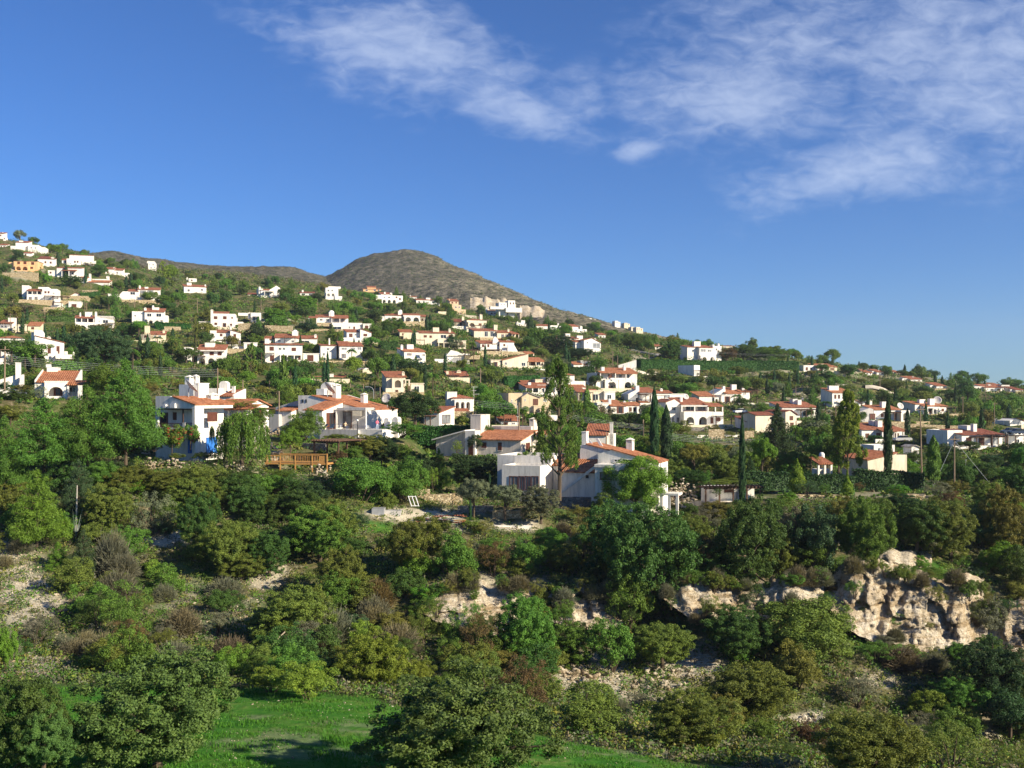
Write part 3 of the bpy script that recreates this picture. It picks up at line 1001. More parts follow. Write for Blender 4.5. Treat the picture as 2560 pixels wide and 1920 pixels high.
class House:
    def __init__(s, z, base, label, rz, ops, wall=WHITE, D=None, name='villa', tile=TILE, pad=None, group=VILLAS, cat='house', sink=3.0):
        s.z = ZO[z]
        px, py = s.pp(*base)
        s.P = at(px, py) if D is None else atd(px, py, D)
        s.D = s.P.y
        s.th = R(rz)
        s.c, s.s_ = math.cos(s.th), math.sin(s.th)
        s.root = empty(name, s.P, s.th)
        tag(s.root, label, cat, group)
        s.wall, s.tile, s.near, s.sink = wall, tile, s.D < 190, sink
        s.ext = [1e9, -1e9, 1e9, -1e9]
        s.body = MB(); s.roofobj = None; s.lx = [1e9, -1e9]; s.label = label
        for op in ops:
            getattr(s, 'op_' + op[0])(*op[1:])
        if s.body.f:
            w = s.body.build('wall', [wall], s.root)
        q = random.Random(label + 'w')
        if not s.near and group == VILLAS and s.D < 480:
            x0, x1 = s.lx
            if q.random() < .8:
                m = MB(); y = -q.uniform(3.5, 6.5); a, b = x0 - q.uniform(-1, 4), x1 + q.uniform(-1, 4)
                m.box(a, b, y, y + .4, -4.5, q.uniform(-.4, .6)); m.box(a, b, y + .402, 0, -4.5, -.55)
                m.build('terrace_wall', q.choice([STONE, STONE, WHITE, CREAM]), s.root)
            if q.random() < .5:
                w, sd = q.uniform(3, 5), q.choice((-1, 1)); a = x1 + .3 if sd > 0 else x0 - w - .3; y = q.uniform(-2.5, 2.5); h = q.uniform(2.3, 3)
                m = MB(); m.box(a, a + w, y, y + 4.5, -4, h); m.box(a - .15, a + w + .15, y - .15, y + 4.65, h + .003, h + .2); m.build('annexe', s.wall, s.root)
                make_window(s.root, a + w * .25, a + w * .65, .05, 2.0, y, q.choice('nkd'), False)
            if q.random() < .35:
                w = q.uniform(3, 5); a = q.uniform(x0 - 1, x1 - w + 1); y = -3.2; m = MB()
                for i in range(9):
                    m.box(a + w * i / 8 - .07, a + w * i / 8 + .07, y, -.02, 2.35, 2.5)
                po = m.build('pergola', WOOD, s.root)
                for u in (a, a + w):
                    m = MB(); m.box(u - .09, u + .09, y + .1, y + .28, -1.5, 2.345); m.build('post', WOOD, po)
        RECTS.append((*s.ext, s.D, label))
        FOOT.append((s.P.x + s.s_ * -3, s.P.y + 3, 5.0, s.P.z))

    def pp(s, x, y):
        return s.z[0] + x / s.z[2], s.z[1] + y / s.z[2]

    def X(s, x, off=0.0):
        k = (s.z[0] + x / s.z[2] - 1280) / F
        return (k * (s.P.y + off * s.c) - s.P.x + off * s.s_) / (s.c - k * s.s_)

    def Zv(s, y, X=0.0, off=0.0):
        return (HY - (s.z[1] + y / s.z[2])) / F * (s.P.y + X * s.s_ + off * s.c) - s.P.z

    def span(s, x0, x1, yt, yb, off=0.0):
        a, b = s.X(x0, off), s.X(x1, off)
        m = (a + b) / 2
        (p0, q0), (p1, q1) = s.pp(x0, yt), s.pp(x1, yb if yb is not None else yt + 10)
        e = s.ext
        s.ext = [min(e[0], p0), max(e[1], p1), min(e[2], q0), max(e[3], q1)]
        s.lx = [min(s.lx[0], a), max(s.lx[1], b)]
        return a, b, s.Zv(yt, m, off), (s.Zv(yb, m, off) if yb is not None else -s.sink)

    def roofpart(s, b, mat=None, name='roof'):
        o = b.build(name, mat or s.tile, s.root)
        s.roofobj = s.roofobj or o
        return o

    # body with a roof
    def op_B(s, x0, x1, yt, yb, dep, roof='f', off=0.0, pitch=0.32, ov=0.35):
        if not s.near:
            pitch *= .72
        a, b, zt, zb = s.span(x0, x1, yt, yb, off)
        if yb is None or abs(zb) < 0.8:
            zb = -s.sink
        y0, y1 = off, off + dep
        rib = 0.035 if s.near else 0
        if roof == 'f':
            h = min(0.45, (zt - zb) * 0.3)
            s.body.box(a, b, y0, y1, zb, zt - h)
            t = 0.22
            s.body.box(a, b, y0, y0 + t, zt - h, zt); s.body.box(a, b, y1 - t, y1, zt - h, zt)
            s.body.box(a, a + t, y0 + t, y1 - t, zt - h, zt); s.body.box(b - t, b, y0 + t, y1 - t, zt - h, zt)
        elif roof == 'n':
            s.body.box(a, b, y0, y1, zb, zt)
        elif roof in 'sS':
            zr = zt + dep * pitch
            s.body.prismx([(y0, zb), (y0, zt), (y1, zr), (y1, zb)], a, b)
            rb = MB(); e = 0.02
            q = ov if roof == 's' else -0.24
            rb.slab((a - q, y0 - ov, zt - ov * pitch + .16), (b + q, y0 - ov, zt - ov * pitch + .16), (b + q, y1, zr + .16), (a - q, y1, zr + .16), 0.14, 0, rib)
            s.roofpart(rb)
            if roof == 'S':
                for u in (a, b - 0.24):
                    s.body.prismx([(y0 - .1, zt - .03), (y0 - .1, zt + .33), (y1, zr + .33), (y1, zr + .003)], u - .004, u + .236)
        elif roof == 'x':
            ym = (y0 + y1) / 2; zr = zt + dep / 2 * pitch
            s.body.prismx([(y0, zb), (y0, zt), (ym, zr), (y1, zt), (y1, zb)], a, b)
            rb = MB()
            rb.slab((a - ov, y0 - ov, zt - ov * pitch + .16), (b + ov, y0 - ov, zt - ov * pitch + .16), (b + ov, ym, zr + .16), (a - ov, ym, zr + .16), .14, 0, rib)
            rb.slab((b + ov, y1 + ov, zt - ov * pitch + .16), (a - ov, y1 + ov, zt - ov * pitch + .16), (a - ov, ym + .01, zr + .155), (b + ov, ym + .01, zr + .155), .14, 0, 0)
            s.roofpart(rb)
        elif roof == 'h':
            s.body.box(a, b, y0, y1, zb, zt)
            zr = zt + dep / 2 * pitch
            i = min(dep / 2, (b - a) / 2 - .05)
            e = ov
            A, B2, C, D2 = (a - e, y0 - e, zt + .02), (b + e, y0 - e, zt + .02), (b + e, y1 + e, zt + .02), (a - e, y1 + e, zt + .02)
            r1, r2 = (a + i, (y0 + y1) / 2, zr), (b - i, (y0 + y1) / 2, zr)
            rb = MB()
            L = b - a
            rb.face([A, B2, r2, r1], 0, [(0, 0), (L, 0), (L - i, i), (i, i)]); rb.face([C, D2, r1, r2], 0, [(0, 0), (L, 0), (L - i, i), (i, i)])
            rb.face([B2, C, r2], 0, [(0, 0), (dep, 0), (dep / 2, i)]); rb.face([D2, A, r1], 0, [(0, 0), (dep, 0), (dep / 2, i)])
            rb.box(a - e + .05, b + e - .05, y0 - e + .05, y1 + e - .05, zt + .003, zt + .018)
            s.roofpart(rb)

    # extruded front outline with tiles on the named edges
    def op_G(s, pts, dep, edges, off=0.0, ov=0.3, mat=None):
        w = [(s.X(x, off), s.Zv(y, s.X(x, off), off) if y is not None else -s.sink) for x, y in pts]
        xs = [p[0] for p in pts]; ys = [p[1] for p in pts if p[1] is not None]
        s.span(min(xs), max(xs), min(ys), max(ys), off)
        if mat is None:
            s.body.prism(w, off, off + dep)
        else:
            b = MB(); b.prism(w, off, off + dep); b.build('wall', mat, s.root)
        for e in edges:
            p, q = w[e], w[e + 1]
            rb = MB()
            dx, dz = q[0] - p[0], q[1] - p[1]
            if p[1] < q[1]:          # rises to higher x
                k = ov / max(.1, abs(dx))
                lo = (p[0] - dx * k, p[1] - dz * k + .15); hi = (q[0], q[1] + .15)
            else:
                k = ov / max(.1, abs(dx))
                lo = (q[0] + dx * k, q[1] + dz * k + .15); hi = (p[0], p[1] + .15)
            ya, yb = off - ov, off + dep + ov
            rb.slab((lo[0], ya, lo[1]), (lo[0], yb, lo[1]), (hi[0], yb, hi[1]), (hi[0], ya, hi[1]), .14, 0, 0.035 if s.near else 0)
            s.roofpart(rb)

    # window on the front
    def op_W(s, x0, x1, yt, yb, style='b', off=0.0):
        a, b, zt, zb = s.span(x0, x1, yt, yb, off)
        make_window(s.root, a, b, zb, zt, off, style, s.near)

    # window on a side wall standing at local x (given as photo x of the front corner), d0..d1 metres back
    def op_V(s, x, side, d0, d1, yt, yb, style='k', off=0.0):
        X = s.X(x, off); ym = (d0 + d1) / 2
        zt, zb = s.Zv(yt, X, off + ym), s.Zv(yb, X, off + ym)
        sg = 1 if side == 'r' else -1
        M = Matrix.Translation((X, off + ym, 0)) @ Matrix.Rotation(sg * math.pi / 2, 4, 'Z')
        make_window(s.root, -(d1 - d0) / 2, (d1 - d0) / 2, zb, zt, 0.0, style, s.near, M)

    # arcade standing dep in front of the wall at off
    def op_A(s, x0, x1, yt, yb, n, dep=2.0, off=0.0, frac=0.72, top=0.80):
        a, b, zt, zb = s.span(x0, x1, yt, yb, off - dep)
        z0 = min(zb, 0) - (s.sink if zb < 0.8 else 0)
        bw = (b - a) / n
        w = bw * frac
        h = (zt - zb) * top
        ops = []
        for i in range(n):
            c = a + bw * (i + .5)
            ops.append((c - w / 2, c + w / 2, max(zb + 0.2, zb + h - w * 0.5), zb + h))
        m = MB()
        arch_panel(m, a, b, zb, zt, off - dep, off - dep + .3, ops)
        if z0 < zb:
            m.box(a, b, off - dep, off, z0, zb - .003)
        m.box(a, a + .28, off - dep + .3, off, zb, zt); m.box(b - .28, b, off - dep + .3, off, zb, zt)
        m.box(a - .05, b + .05, off - dep - .05, off, zt + .003, zt + .15)
        m.build('arcade', s.wall, s.root)
        if zb < 1.0:
            k = MB()
            for (xa, xb, zs, ztp) in ops:
                k.box(xa + .1, xb - .1, off - .05, off + .02, zb + .02, zs)
            for (xa, xb, zs, ztp) in ops[:6]:
                make_window(s.root, xa + .35 * (xb - xa) - .3, xa + .65 * (xb - xa) + .3, zb + .02, max(zb + 1.2, zs), off, 'd', False)

    # roofed porch on posts
    def op_P(s, x0, x1, yt, yb, dep=2.5, kind='t', off=0.0, posts=2, rail=0):
        a, b, zt, zb = s.span(x0, x1, yt, yb, off - dep)
        m = MB()
        if kind == 't':
            m.slab((a, off - dep - .2, zt), (b, off - dep - .2, zt), (b, off, zt + dep * .28), (a, off, zt + dep * .28), .14, 0, 0.035 if s.near else 0)
            mt = s.tile
        elif kind == 'f':
            m.box(a, b, off - dep, off - .003, zt - .25, zt); mt = s.wall
        else:
            n = max(3, int((b - a) / .45))
            for i in range(n + 1):
                u = a + (b - a) * i / n
                m.box(u - .06, u + .06, off - dep - .25, off, zt - .12, zt + .02)
            m.box(a - .1, b + .1, off - dep - .05, off - dep + .1, zt - .3, zt - .124); m.box(a - .1, b + .1, off - .2, off - .05, zt - .3, zt - .124)
            mt = WOOD
        po = m.build('porch_roof' if kind != 'w' else 'pergola', mt, s.root)
        pm = WOOD if kind == 'w' else s.wall
        r = .09 if kind == 'w' else .15
        z1 = zt - (.3 if kind == 'w' else .16 if kind == 't' else .253)
        for i in range(posts):
            u = a + .2 + (b - a - .4) * i / max(1, posts - 1)
            q = MB(); q.box(u - r, u + r, off - dep + .02, off - dep + .02 + 2 * r, min(zb, 0 if zb < .6 else zb) - (.5 if zb < .6 else 0), z1); q.build('post', pm, po)
        if rail:
            q = MB(); q.box(a + .4, b - .4, off - dep + .06, off - dep + .12, zb + .85, zb + .93)
            n = int((b - a) / .25)
            for i in range(1, n):
                u = a + .4 + (b - a - .8) * i / n
                q.box(u - .025, u + .025, off - dep + .07, off - dep + .11, zb, zb + .85)
            q.build('railing', BROWN, po)

    def op_C(s, x0, x1, yt, yb, off=2.0, style='c', dep=None):
        a, b, zt, zb = s.span(x0, x1, yt, yb, off)
        d = dep or min(1.2, (b - a))
        m = MB()
        zb -= 1.5
        if style == 'c':
            h = min(.55, (zt - zb) * .3)
            m.box(a, b, off, off + d, zb, zt - h)
            e = min(.16, (b - a) * .22)
            for (u, v) in ((a, off), (b - e, off), (a, off + d - e), (b - e, off + d - e)):
                m.box(u, u + e, v, v + e, zt - h + .002, zt - .16)
            m.box(a + e, b - e, off + e, off + d - e, zt - h + .002, zt - .3)
            xm, ym = (a + b) / 2, off + d / 2
            A = [(a - .08, off - .08, zt - .16), (b + .08, off - .08, zt - .16), (b + .08, off + d + .08, zt - .16), (a - .08, off + d + .08, zt - .16)]
            m.shell(A + [(xm, ym, zt + .12)], [(3, 2, 1, 0), (0, 1, 4), (1, 2, 4), (2, 3, 4), (3, 0, 4)])
        elif style == 'r':
            m.prism([(a, zb), (a, zt - (b - a) * .4)] + [(a + (b - a) * (.5 - .5 * math.cos(math.pi * i / 8)), zt - (b - a) * .4 * (1 - math.sin(math.pi * i / 8))) for i in range(1, 8)] + [(b, zt - (b - a) * .4), (b, zb)], off, off + d)
        else:
            m.box(a, b, off, off + d, zb, zt)
            m.box(a - .05, b + .05, off - .05, off + d + .05, zt + .002, zt + .1)
        m.build('chimney' if style == 'c' else 'roof_block', s.wall, s.roofobj or s.root)

    def op_T(s, x, y, r, off=2.0, mat=WFRAME):
        X = s.X(x, off); z = s.Zv(y, X, off); rr = r / s.z[2] / F * s.D
        m = MB(); m.cyl((X - rr * 1.6, off, z), rr, rr * 3.0, 14, 0, axis='x')
        m.box(X - rr * 1.3, X - rr * 1.1, off - rr * .6, off + rr * .6, z - rr * 1.6, z - rr * .7); m.box(X + rr * .8, X + rr, off - rr * .6, off + rr * .6, z - rr * 1.6, z - rr * .7)
        m.build('water_tank', mat, s.roofobj or s.root, smooth=False)

    def op_O(s, x, y, r, off=2.0):
        X = s.X(x, off); z = s.Zv(y, X, off); rr = r / s.z[2] / F * s.D
        m = MB(); m.cyl((X, off, z - rr * 1.2), rr * .98, rr * 1.2, 16); m.dome((X, off, z), rr, 0, 16, 6, 0)
        m.build('water_tank', WFRAME, s.roofobj or s.root, smooth=False)

    def op_D(s, x, y, r, off=1.0, az=0.5, el=0.5, mast=1.2):
        X = s.X(x, off)
        dish(s.root, X, off, s.Zv(y, X, off), r / s.z[2] / F * s.D, az - s.th, el, mast)

    # low wall, terrace front, railing
    def op_R(s, x0, x1, yt, yb, off=-2.5, th=.25, kind='w', fill=0):
        a, b, zt, zb = s.span(x0, x1, yt, yb, off)
        if zb < .6:
            zb = min(zb, 0) - s.sink
        m = MB()
        if kind == 'k':
            m.box(a, b, off, off + .06, zt - .07, zt); m.box(a, b, off, off + .06, zb, zb + .07)
            n = max(2, int((b - a) / .18))
            for i in range(n + 1):
                u = a + (b - a) * i / n
                m.box(u - .02, u + .02, off + .01, off + .05, zb + .07, zt - .07)
            m.build('railing', BROWN, s.root)
            return
        m.box(a, b, off, off + th, zb, zt)
        if fill:
            m.box(a, b, off + th + .002, off + fill, zb, zt - .08)
        m.build('terrace_wall', {'w': s.wall, 's': STONE, 'g': STONEG, 'G': GREYW}[kind], s.root)

    # flat canopy board or beam
    def op_L(s, x0, x1, yt, yb, dep, off=0.0, mat=None, name='beam'):
        a, b, zt, zb = s.span(x0, x1, yt, yb, off - dep)
        m = MB(); m.box(a, b, off - dep, off - .003, zb, zt); m.build(name, mat or WOOD, s.root)

    # curved white garden wall end / buttress
    def op_U(s, pts, dep, off=0.0, mat=None, name='buttress'):
        w = [(s.X(x, off), s.Zv(y, s.X(x, off), off) if y is not None else -s.sink) for x, y in pts]
        m = MB(); m.prism(w, off, off + dep); m.build(name, mat or s.wall, s.root)


H = House
NEARP = {'pad': 1}
# ------------------------------------------------------------------ the nearest houses
H('N1', (1000, 985), 'bungalow with broad orange roof, tall shaded chimney and white arched porch', 17,
  [('B', 640, 1415, 705, None, 7.5, 'S', 0, .24), ('G', [(0, None), (0, 655), (330, 560), (330, None)], 5, [], 5), ('C', 285, 345, 348, 760, 4.5, 'b', 2.2), ('U', [(345, 750), (410, 560), (420, 560), (420, 750)], 1.4, 3.2),
   ('A', 820, 1240, 700, 960, 1, 2.2, 0, .64, .66), ('P', 1225, 1640, 745, 900, 2.4, 't'), ('C', 865, 1060, 437, 560, 6.6, 'b', 3.6), ('T', 900, 405, 30, 7.4), ('W', 1270, 1400, 795, 890, 'k')], D=155, tile=TILEO, sink=5)
H('N2', (880, 1470), 'two-storey white house with blue doors, timber balcony and rooftop dish', -25,
  [('G', [(200, None), (200, 700), (875, 700), (875, None)], 5.4, [], 1.6), ('G', [(200, 700), (200, 486), (440, 486), (500, 505), (880, 640), (880, 700)], 7, [3], 0.0, .15), ('G', [(835, None), (835, 698), (879, 698), (879, None)], 1.6, [], 0.01),
   ('B', 860, 882, 642, None, 4.2, 'n', 2.9), ('U', [(195, 1075), (195, 703), (238, 703), (238, 1075)], .4, 0.02, WHITE, 'pillar'), ('L', 190, 836, 1030, 1062, 1.6, 1.6, WHITE, 'balcony_floor'), ('R', 240, 660, 950, 1026, .06, .06, 'k'), ('R', 712, 832, 950, 1026, .06, .06, 'k'),
   ('R', 664, 710, 944, 1028, .03, .2), ('L', 240, 836, 702, 722, .16, .2), ('L', 660, 680, 724, 944, .12, .2, WOOD, 'post'), ('W', 285, 415, 768, 1018, 'd', 1.6), ('W', 505, 565, 765, 900, 'b', 1.6), ('W', 270, 352, 1210, 1310, 'k', 1.6),
   ('W', 762, 828, 1230, 1475, 'u', 1.6), ('L', 320, 372, 630, 690, .3, 0, WFRAME, 'air_conditioner'), ('L', 445, 530, 612, 690, .35, 0, WFRAME, 'air_conditioner'),
   ('V', 880, 'r', 2.2, 4.0, 765, 925, 'b'), ('V', 880, 'r', 2.0, 4.0, 1195, 1475, 'u'), ('C', 868, 945, 272, 570, 3.6, 'b', 1.9), ('C', 1095, 1165, 440, 650, 5.0, 'c', 1.5), ('B', 605, 860, 285, None, 2.2, 'n', 7.2), ('C', 705, 790, 135, 300, 8.2, 'c'), ('C', 832, 900, 125, 300, 9.0, 'c'),
   ('D', 795, 330, 150, 2.4, 2.0, .75, 1.3)], D=125, tile=TILEO, sink=3)
H('N2', (1500, 1040), 'low orange-roofed house with white gable beside the weeping tree', -24,
  [('B', 1255, 1750, 655, None, 5.2, 'x'), ('P', 1260, 1840, 712, 1040, 2.4, 't', 0, 4), ('W', 1300, 1400, 780, 1020, 'd'), ('W', 1530, 1640, 790, 960, 'n'), ('V', 1750, 'r', 1, 3.8, 690, 1000, 'd'), ('P', 1840, 2060, 690, 1000, 2.6, 'w', 2.5, 3)], D=141, tile=TILEO, sink=6)
H('N2', (1420, 560), 'small villa with ribbed terracotta roof, just behind the blue-door house', -8,
  [('B', 1290, 1560, 490, None, 5, 'S', 0, .2), ('B', 1040, 1285, 350, None, 4, 'f', 3), ('C', 1515, 1562, 322, 400, 2, 'b'), ('C', 1300, 1440, 225, 350, 5, 'r')], D=172, sink=5)
H('N4', (930, 852), 'rambling bungalow with orange roofs, big rooftop dish and people on its terrace', -20,
  [('B', 660, 930, 548, None, 6.4, 's', 0, .20), ('G', [(545, None), (545, 312), (760, 318), (1640, 545), (1640, None)], 11, [2], 6.5, .12), ('U', [(1215, 335), (1215, 302), (1335, 300), (1985, 500), (1985, 530)], .35, 17.6, WHITE, 'parapet'),
   ('L', 1155, 1620, 505, 545, 3.2, 6.5, GREYW, 'canopy'), ('W', 1190, 1400, 565, 840, 'g', 6.5), ('L', 1412, 1548, 556, 640, .08, 3.3, CREAM, 'awning'), ('L', 1140, 1158, 546, 850, .25, 3.6, WHITE, 'post'), ('L', 1612, 1626, 546, 850, .25, 3.6, WHITE, 'post'), ('V', 930, 'r', 1.2, 4.6, 585, 848, 'd'), ('W', 700, 765, 580, 640, 'b'),
   ('R', 890, 1500, 856, 945, -1.2, .25, 'G', 8), ('R', 1500, 1890, 850, 935, -.6, .25, 'w', 8), ('G', [(185, None), (185, 498), (545, 390), (545, None)], 5, [], 8, .2, GREYW), ('B', 230, 430, 560, None, 3.2, 's', 5, .2), ('G', [(0, None), (0, 612), (235, 612), (235, None)], 4, [], 4, .1, GREYW),  # shade of terrace front and shed painted in as grey plaster
   ('C', 1088, 1152, 127, 400, 10, 'c', 1.6), ('C', 1540, 1592, 278, 420, 13, 'c', 1.4), ('B', 835, 960, 205, None, 4.2, 'n', 12.5), ('C', 905, 1080, 100, 230, 13.5, 'r', 2.0), ('D', 1030, 205, 130, 9, 2.0, .72, 1.6), ('D', 1955, 360, 88, 15, -.35, .42, 1.6),
   ('C', 2045, 2135, 652, 860, 3.0, 'r', 1.2), ('C', 1915, 1985, 668, 860, 4.0, 'r', 1.2), ('U', [(605, 425), (605, 372), (628, 372), (628, 425)], .06, 6.44, GLASS, 'vent'), ('U', [(660, 425), (660, 372), (680, 372), (680, 425)], .06, 6.44, GLASS, 'vent')], D=157, tile=TILEO, sink=5)
H('Z8', (130, 562), 'white gabled house with one large curtained window, beside the dark round tree', -20,
  [('B', 0, 130, 455, None, 7.7, 's', 0, .2), ('V', 130, 'r', 1.4, 5.6, 472, 550, 'g'), ('P', 0, 60, 480, 560, 2.5, 'w')], D=200, sink=5)
H('Z8', (835, 846), 'cream bungalow with glowing orange tile roof and two small brown windows', -22,
  [('B', 430, 835, 692, None, 7, 's', 0, .19), ('B', 575, 925, 573, None, 3.2, 'n', 7.02), ('W', 497, 540, 712, 760, 'b'), ('W', 640, 672, 712, 782, 'b'), ('V', 835, 'r', 2.3, 4.2, 715, 846, 'b'), ('U', [(355, None), (355, 612), (440, 612), (440, None)], 2.2, -.7, WHITE, 'pillar'), ('W', 385, 425, 715, 840, 'b', -.7),
   ('G', [(105, None), (105, 676), (356, 614), (356, None)], 5, [], 0.3), ('U', [(65, 694), (65, 684), (352, 605), (352, 615)], 5.6, -.2, WHITE, 'roof_edge'), ('C', 402, 490, 477, 660, 4, 'b', 4), ('C', 910, 948, 502, 640, 8, 'c', 1.6), ('W', 150, 180, 716, 728, 'k', .3), ('P', 960, 1060, 640, 800, 2.2, 't', 7.0)], D=165, wall=plaster('cream_white_plaster', (0.70, 0.63, 0.54)), tile=TILEO, sink=6)
H('N7', (600, 775), 'large white villa stepping down with dark and orange tile roofs and tall windows', -22,
  [('B', 160, 600, 478, None, 4.3, 'f'), ('W', 246, 345, 600, 765, 'g'), ('W', 352, 418, 600, 765, 'g'), ('W', 425, 492, 600, 765, 'g'), ('W', 500, 584, 600, 765, 'g'), ('B', 108, 722, 362, None, 7, 'f', 4.32), ('B', 825, 1228, 556, None, 6.2, 's', 2.0, .30, .3), ('B', 745, 828, 476, None, 4, 's', 5, .3),
   ('U', [(800, 800), (1215, 488), (1226, 515), (838, 806)], .28, 1.0, WHITE, 'stair_wall'), ('G', [(1265, None), (1265, 345), (1420, 300), (1965, 452), (1965, None)], 5, [2], 1.0, .12), ('G', [(1060, None), (1060, 245), (1130, 238), (1880, 435), (1880, None)], 5, [2], 6.3, .12),
   ('C', 1080, 1132, 95, 260, 8, 'b', 1), ('C', 1590, 1662, 168, 350, 5, 'c', 1.0), ('U', [(1235, 165), (1268, 165), (1322, 255), (1290, 255)], .15, 8, WFRAME, 'solar_heater'), ('U', [(1150, 185), (1170, 185), (1225, 250), (1205, 250)], .15, 8, WFRAME, 'solar_heater'),
   ('L', 1225, 1466, 468, 500, 2.7, 1.0, WHITE, 'terrace_roof'), ('B', 1232, 1466, 503, None, 2.55, 'n', -1.6), ('W', 1290, 1430, 556, 645, 'g', -1.6), ('B', 1468, 1838, 462, None, 2.7, 'f', -1.75), ('W', 1450, 1530, 403, 440, 'k', 1.0), ('W', 1540, 1800, 403, 438, 'k', 1.0),
   ('V', 1838, 'r', .5, 2.3, 530, 600, 'k', -1.75), ('V', 1965, 'r', .5, 1.9, 500, 585, 'w', 1.0), ('V', 1965, 'r', 2.5, 4.2, 490, 575, 'w', 1.0), ('V', 1965, 'r', .5, 1.8, 605, 665, 'k', 1.0), ('V', 1965, 'r', 2.4, 3.8, 595, 652, 'k', 1.0), ('P', 1975, 2195, 800, 1010, 2.2, 'f', .8, 3), ('L', 1125, 1155, 590, 625, .15, 2.0, DARK, 'wall_lamp')], D=130, tile=TILEO, sink=5)
# ------------------------------------------------------------------ houses up the hillside
H('Z1', (215, 412), 'peach two-storey villa with a pair of ground-floor arches, high on the slope', 8,
  [('B', 118, 325, 320, None, 9, 'h', 2, .18), ('A', 130, 245, 357, 410, 2, 1.8, 2), ('W', 150, 173, 325, 347, 'b', 2), ('W', 203, 229, 325, 347, 'b', 2), ('W', 270, 295, 329, 352, 'b', 2), ('W', 262, 286, 370, 388, 'b', 2), ('B', 75, 118, 330, None, 6, 'f', 4), ('R', 120, 330, 400, 425, -1, .3, 'w', 3)], wall=PEACH)
H('Z1', (230, 240), 'long white terraced house stepping down along the skyline', 12,
  [('B', 90, 205, 190, None, 8, 'f'), ('B', 135, 242, 160, None, 9, 's', 4), ('B', 242, 330, 180, None, 8, 'f', 2), ('B', 330, 388, 200, None, 8, 'f', 2), ('C', 165, 195, 140, 165, 6), ('W', 105, 122, 215, 235, 'b'), ('W', 150, 166, 222, 248, 'n'), ('W', 265, 278, 198, 212, 'k', 2), ('W', 300, 312, 200, 214, 'k', 2)])
H('Z1', (15, 205), 'white house at the photo edge beneath the tallest ridge', 10, [('B', -10, 50, 182, None, 7, 's'), ('W', 5, 18, 190, 202, 'b'), ('W', 30, 42, 190, 202, 'b')])
H('Z1', (12, 112), 'topmost white house on the ridge crest', 10, [('B', -20, 30, 82, None, 7, 's'), ('W', 0, 12, 92, 105, 'b'), ('C', 20, 28, 70, 85, 3)])
H('Z1', (38, 142), 'narrow white house just under the ridge crest', 15, [('B', 28, 48, 112, None, 6, 'f'), ('W', 34, 42, 120, 132, 'b')])
H('Z1', (400, 368), 'white villa with maroon roof beside the peach villa', 14, [('B', 325, 470, 302, None, 8, 's', 0, .25), ('C', 445, 465, 285, 310, 3), ('B', 340, 425, 292, None, 6, 's', 5), ('W', 385, 400, 322, 338, 'b'), ('W', 430, 446, 325, 342, 'b'), ('W', 350, 366, 335, 352, 'k')], tile=TILED)
H('Z1', (230, 276), 'low white garden house between the peach villa and skyline houses', 12, [('B', 200, 270, 252, None, 6, 's'), ('W', 215, 228, 258, 272, 'b')])
H('Z1', (655, 360), 'broad white mansion with flat roofs below the skyline', 16,
  [('B', 575, 700, 300, None, 9, 'f'), ('B', 600, 795, 270, None, 9, 's', 6, .2), ('B', 710, 828, 318, None, 8, 'f', 2), ('P', 735, 870, 342, 365, 4, 'w', 2, 3), ('B', 535, 600, 312, None, 6, 's', 2), ('W', 640, 655, 318, 335, 'b'), ('W', 665, 678, 318, 335, 'b'), ('W', 560, 575, 320, 336, 'n', 2), ('W', 720, 760, 335, 360, 'g', 2)])
H('Z1', (600, 468), 'long white villa with shallow red roofs and a dark veranda', 12,
  [('B', 490, 700, 380, None, 8, 's', 0, .22), ('B', 415, 490, 400, None, 7, 'f', 1), ('P', 530, 660, 402, 460, 3, 't', 0, 3), ('W', 560, 580, 415, 440, 'b'), ('W', 620, 640, 415, 440, 'k'), ('B', 590, 650, 452, 490, 4, 'f', -3), ('W', 430, 445, 412, 428, 'b', 1)])
H('Z1', (1000, 440), 'white stepped house among dark trees under the ridge', 14, [('B', 910, 985, 390, None, 8, 's'), ('B', 985, 1060, 400, None, 8, 's', 1), ('B', 1060, 1115, 422, None, 7, 'f', 2), ('C', 978, 990, 375, 395, 3), ('W', 925, 940, 408, 425, 'b'), ('W', 1005, 1020, 412, 430, 'k', 1)])
H('Z1', (820, 512), 'white house with a long orange roof strip behind cypresses', 10, [('B', 760, 942, 505, None, 7, 's', 0, .35), ('B', 685, 760, 465, None, 8, 'x', 1), ('B', 780, 940, 475, None, 6, 'f', 7), ('C', 768, 785, 428, 470, 3), ('C', 918, 942, 448, 490, 8), ('W', 705, 722, 478, 495, 'b', 1)], tile=TILEO)
H('Z1', (1305, 397), 'lone white tower house on the brown ridge', 14, [('B', 1280, 1342, 332, None, 8, 'f'), ('B', 1270, 1335, 322, 340, 7, 'f', 3), ('W', 1290, 1298, 345, 355, 'k'), ('W', 1318, 1330, 345, 358, 'k'), ('W', 1300, 1312, 372, 386, 'k'), ('B', 1235, 1275, 384, None, 5, 'f', 2)])
H('Z1', (365, 672), 'two-storey white house with orange-roofed loggia and flat-roofed wing', 16,
  [('B', 365, 495, 560, None, 9, 'f'), ('B', 235, 365, 578, None, 6, 's', 2.4, .3), ('P', 232, 366, 578, 610, 2.4, 't', 2.4, 4), ('R', 232, 366, 608, 668, 0, .3, 'w', 2.3), ('W', 250, 290, 582, 606, 'k', 2.4), ('W', 305, 350, 582, 606, 'k', 2.4), ('W', 385, 402, 580, 598, 'b'), ('W', 412, 428, 580, 598, 'b'), ('W', 460, 472, 590, 606, 'k'),
   ('W', 250, 275, 630, 660, 'g', -.02), ('W', 300, 325, 630, 660, 'g', -.02), ('B', 190, 250, 530, None, 6, 'f', 8), ('P', 450, 590, 622, 660, 4, 'w', 2, 4), ('B', 330, 420, 545, 562, 6, 'f', 4)])
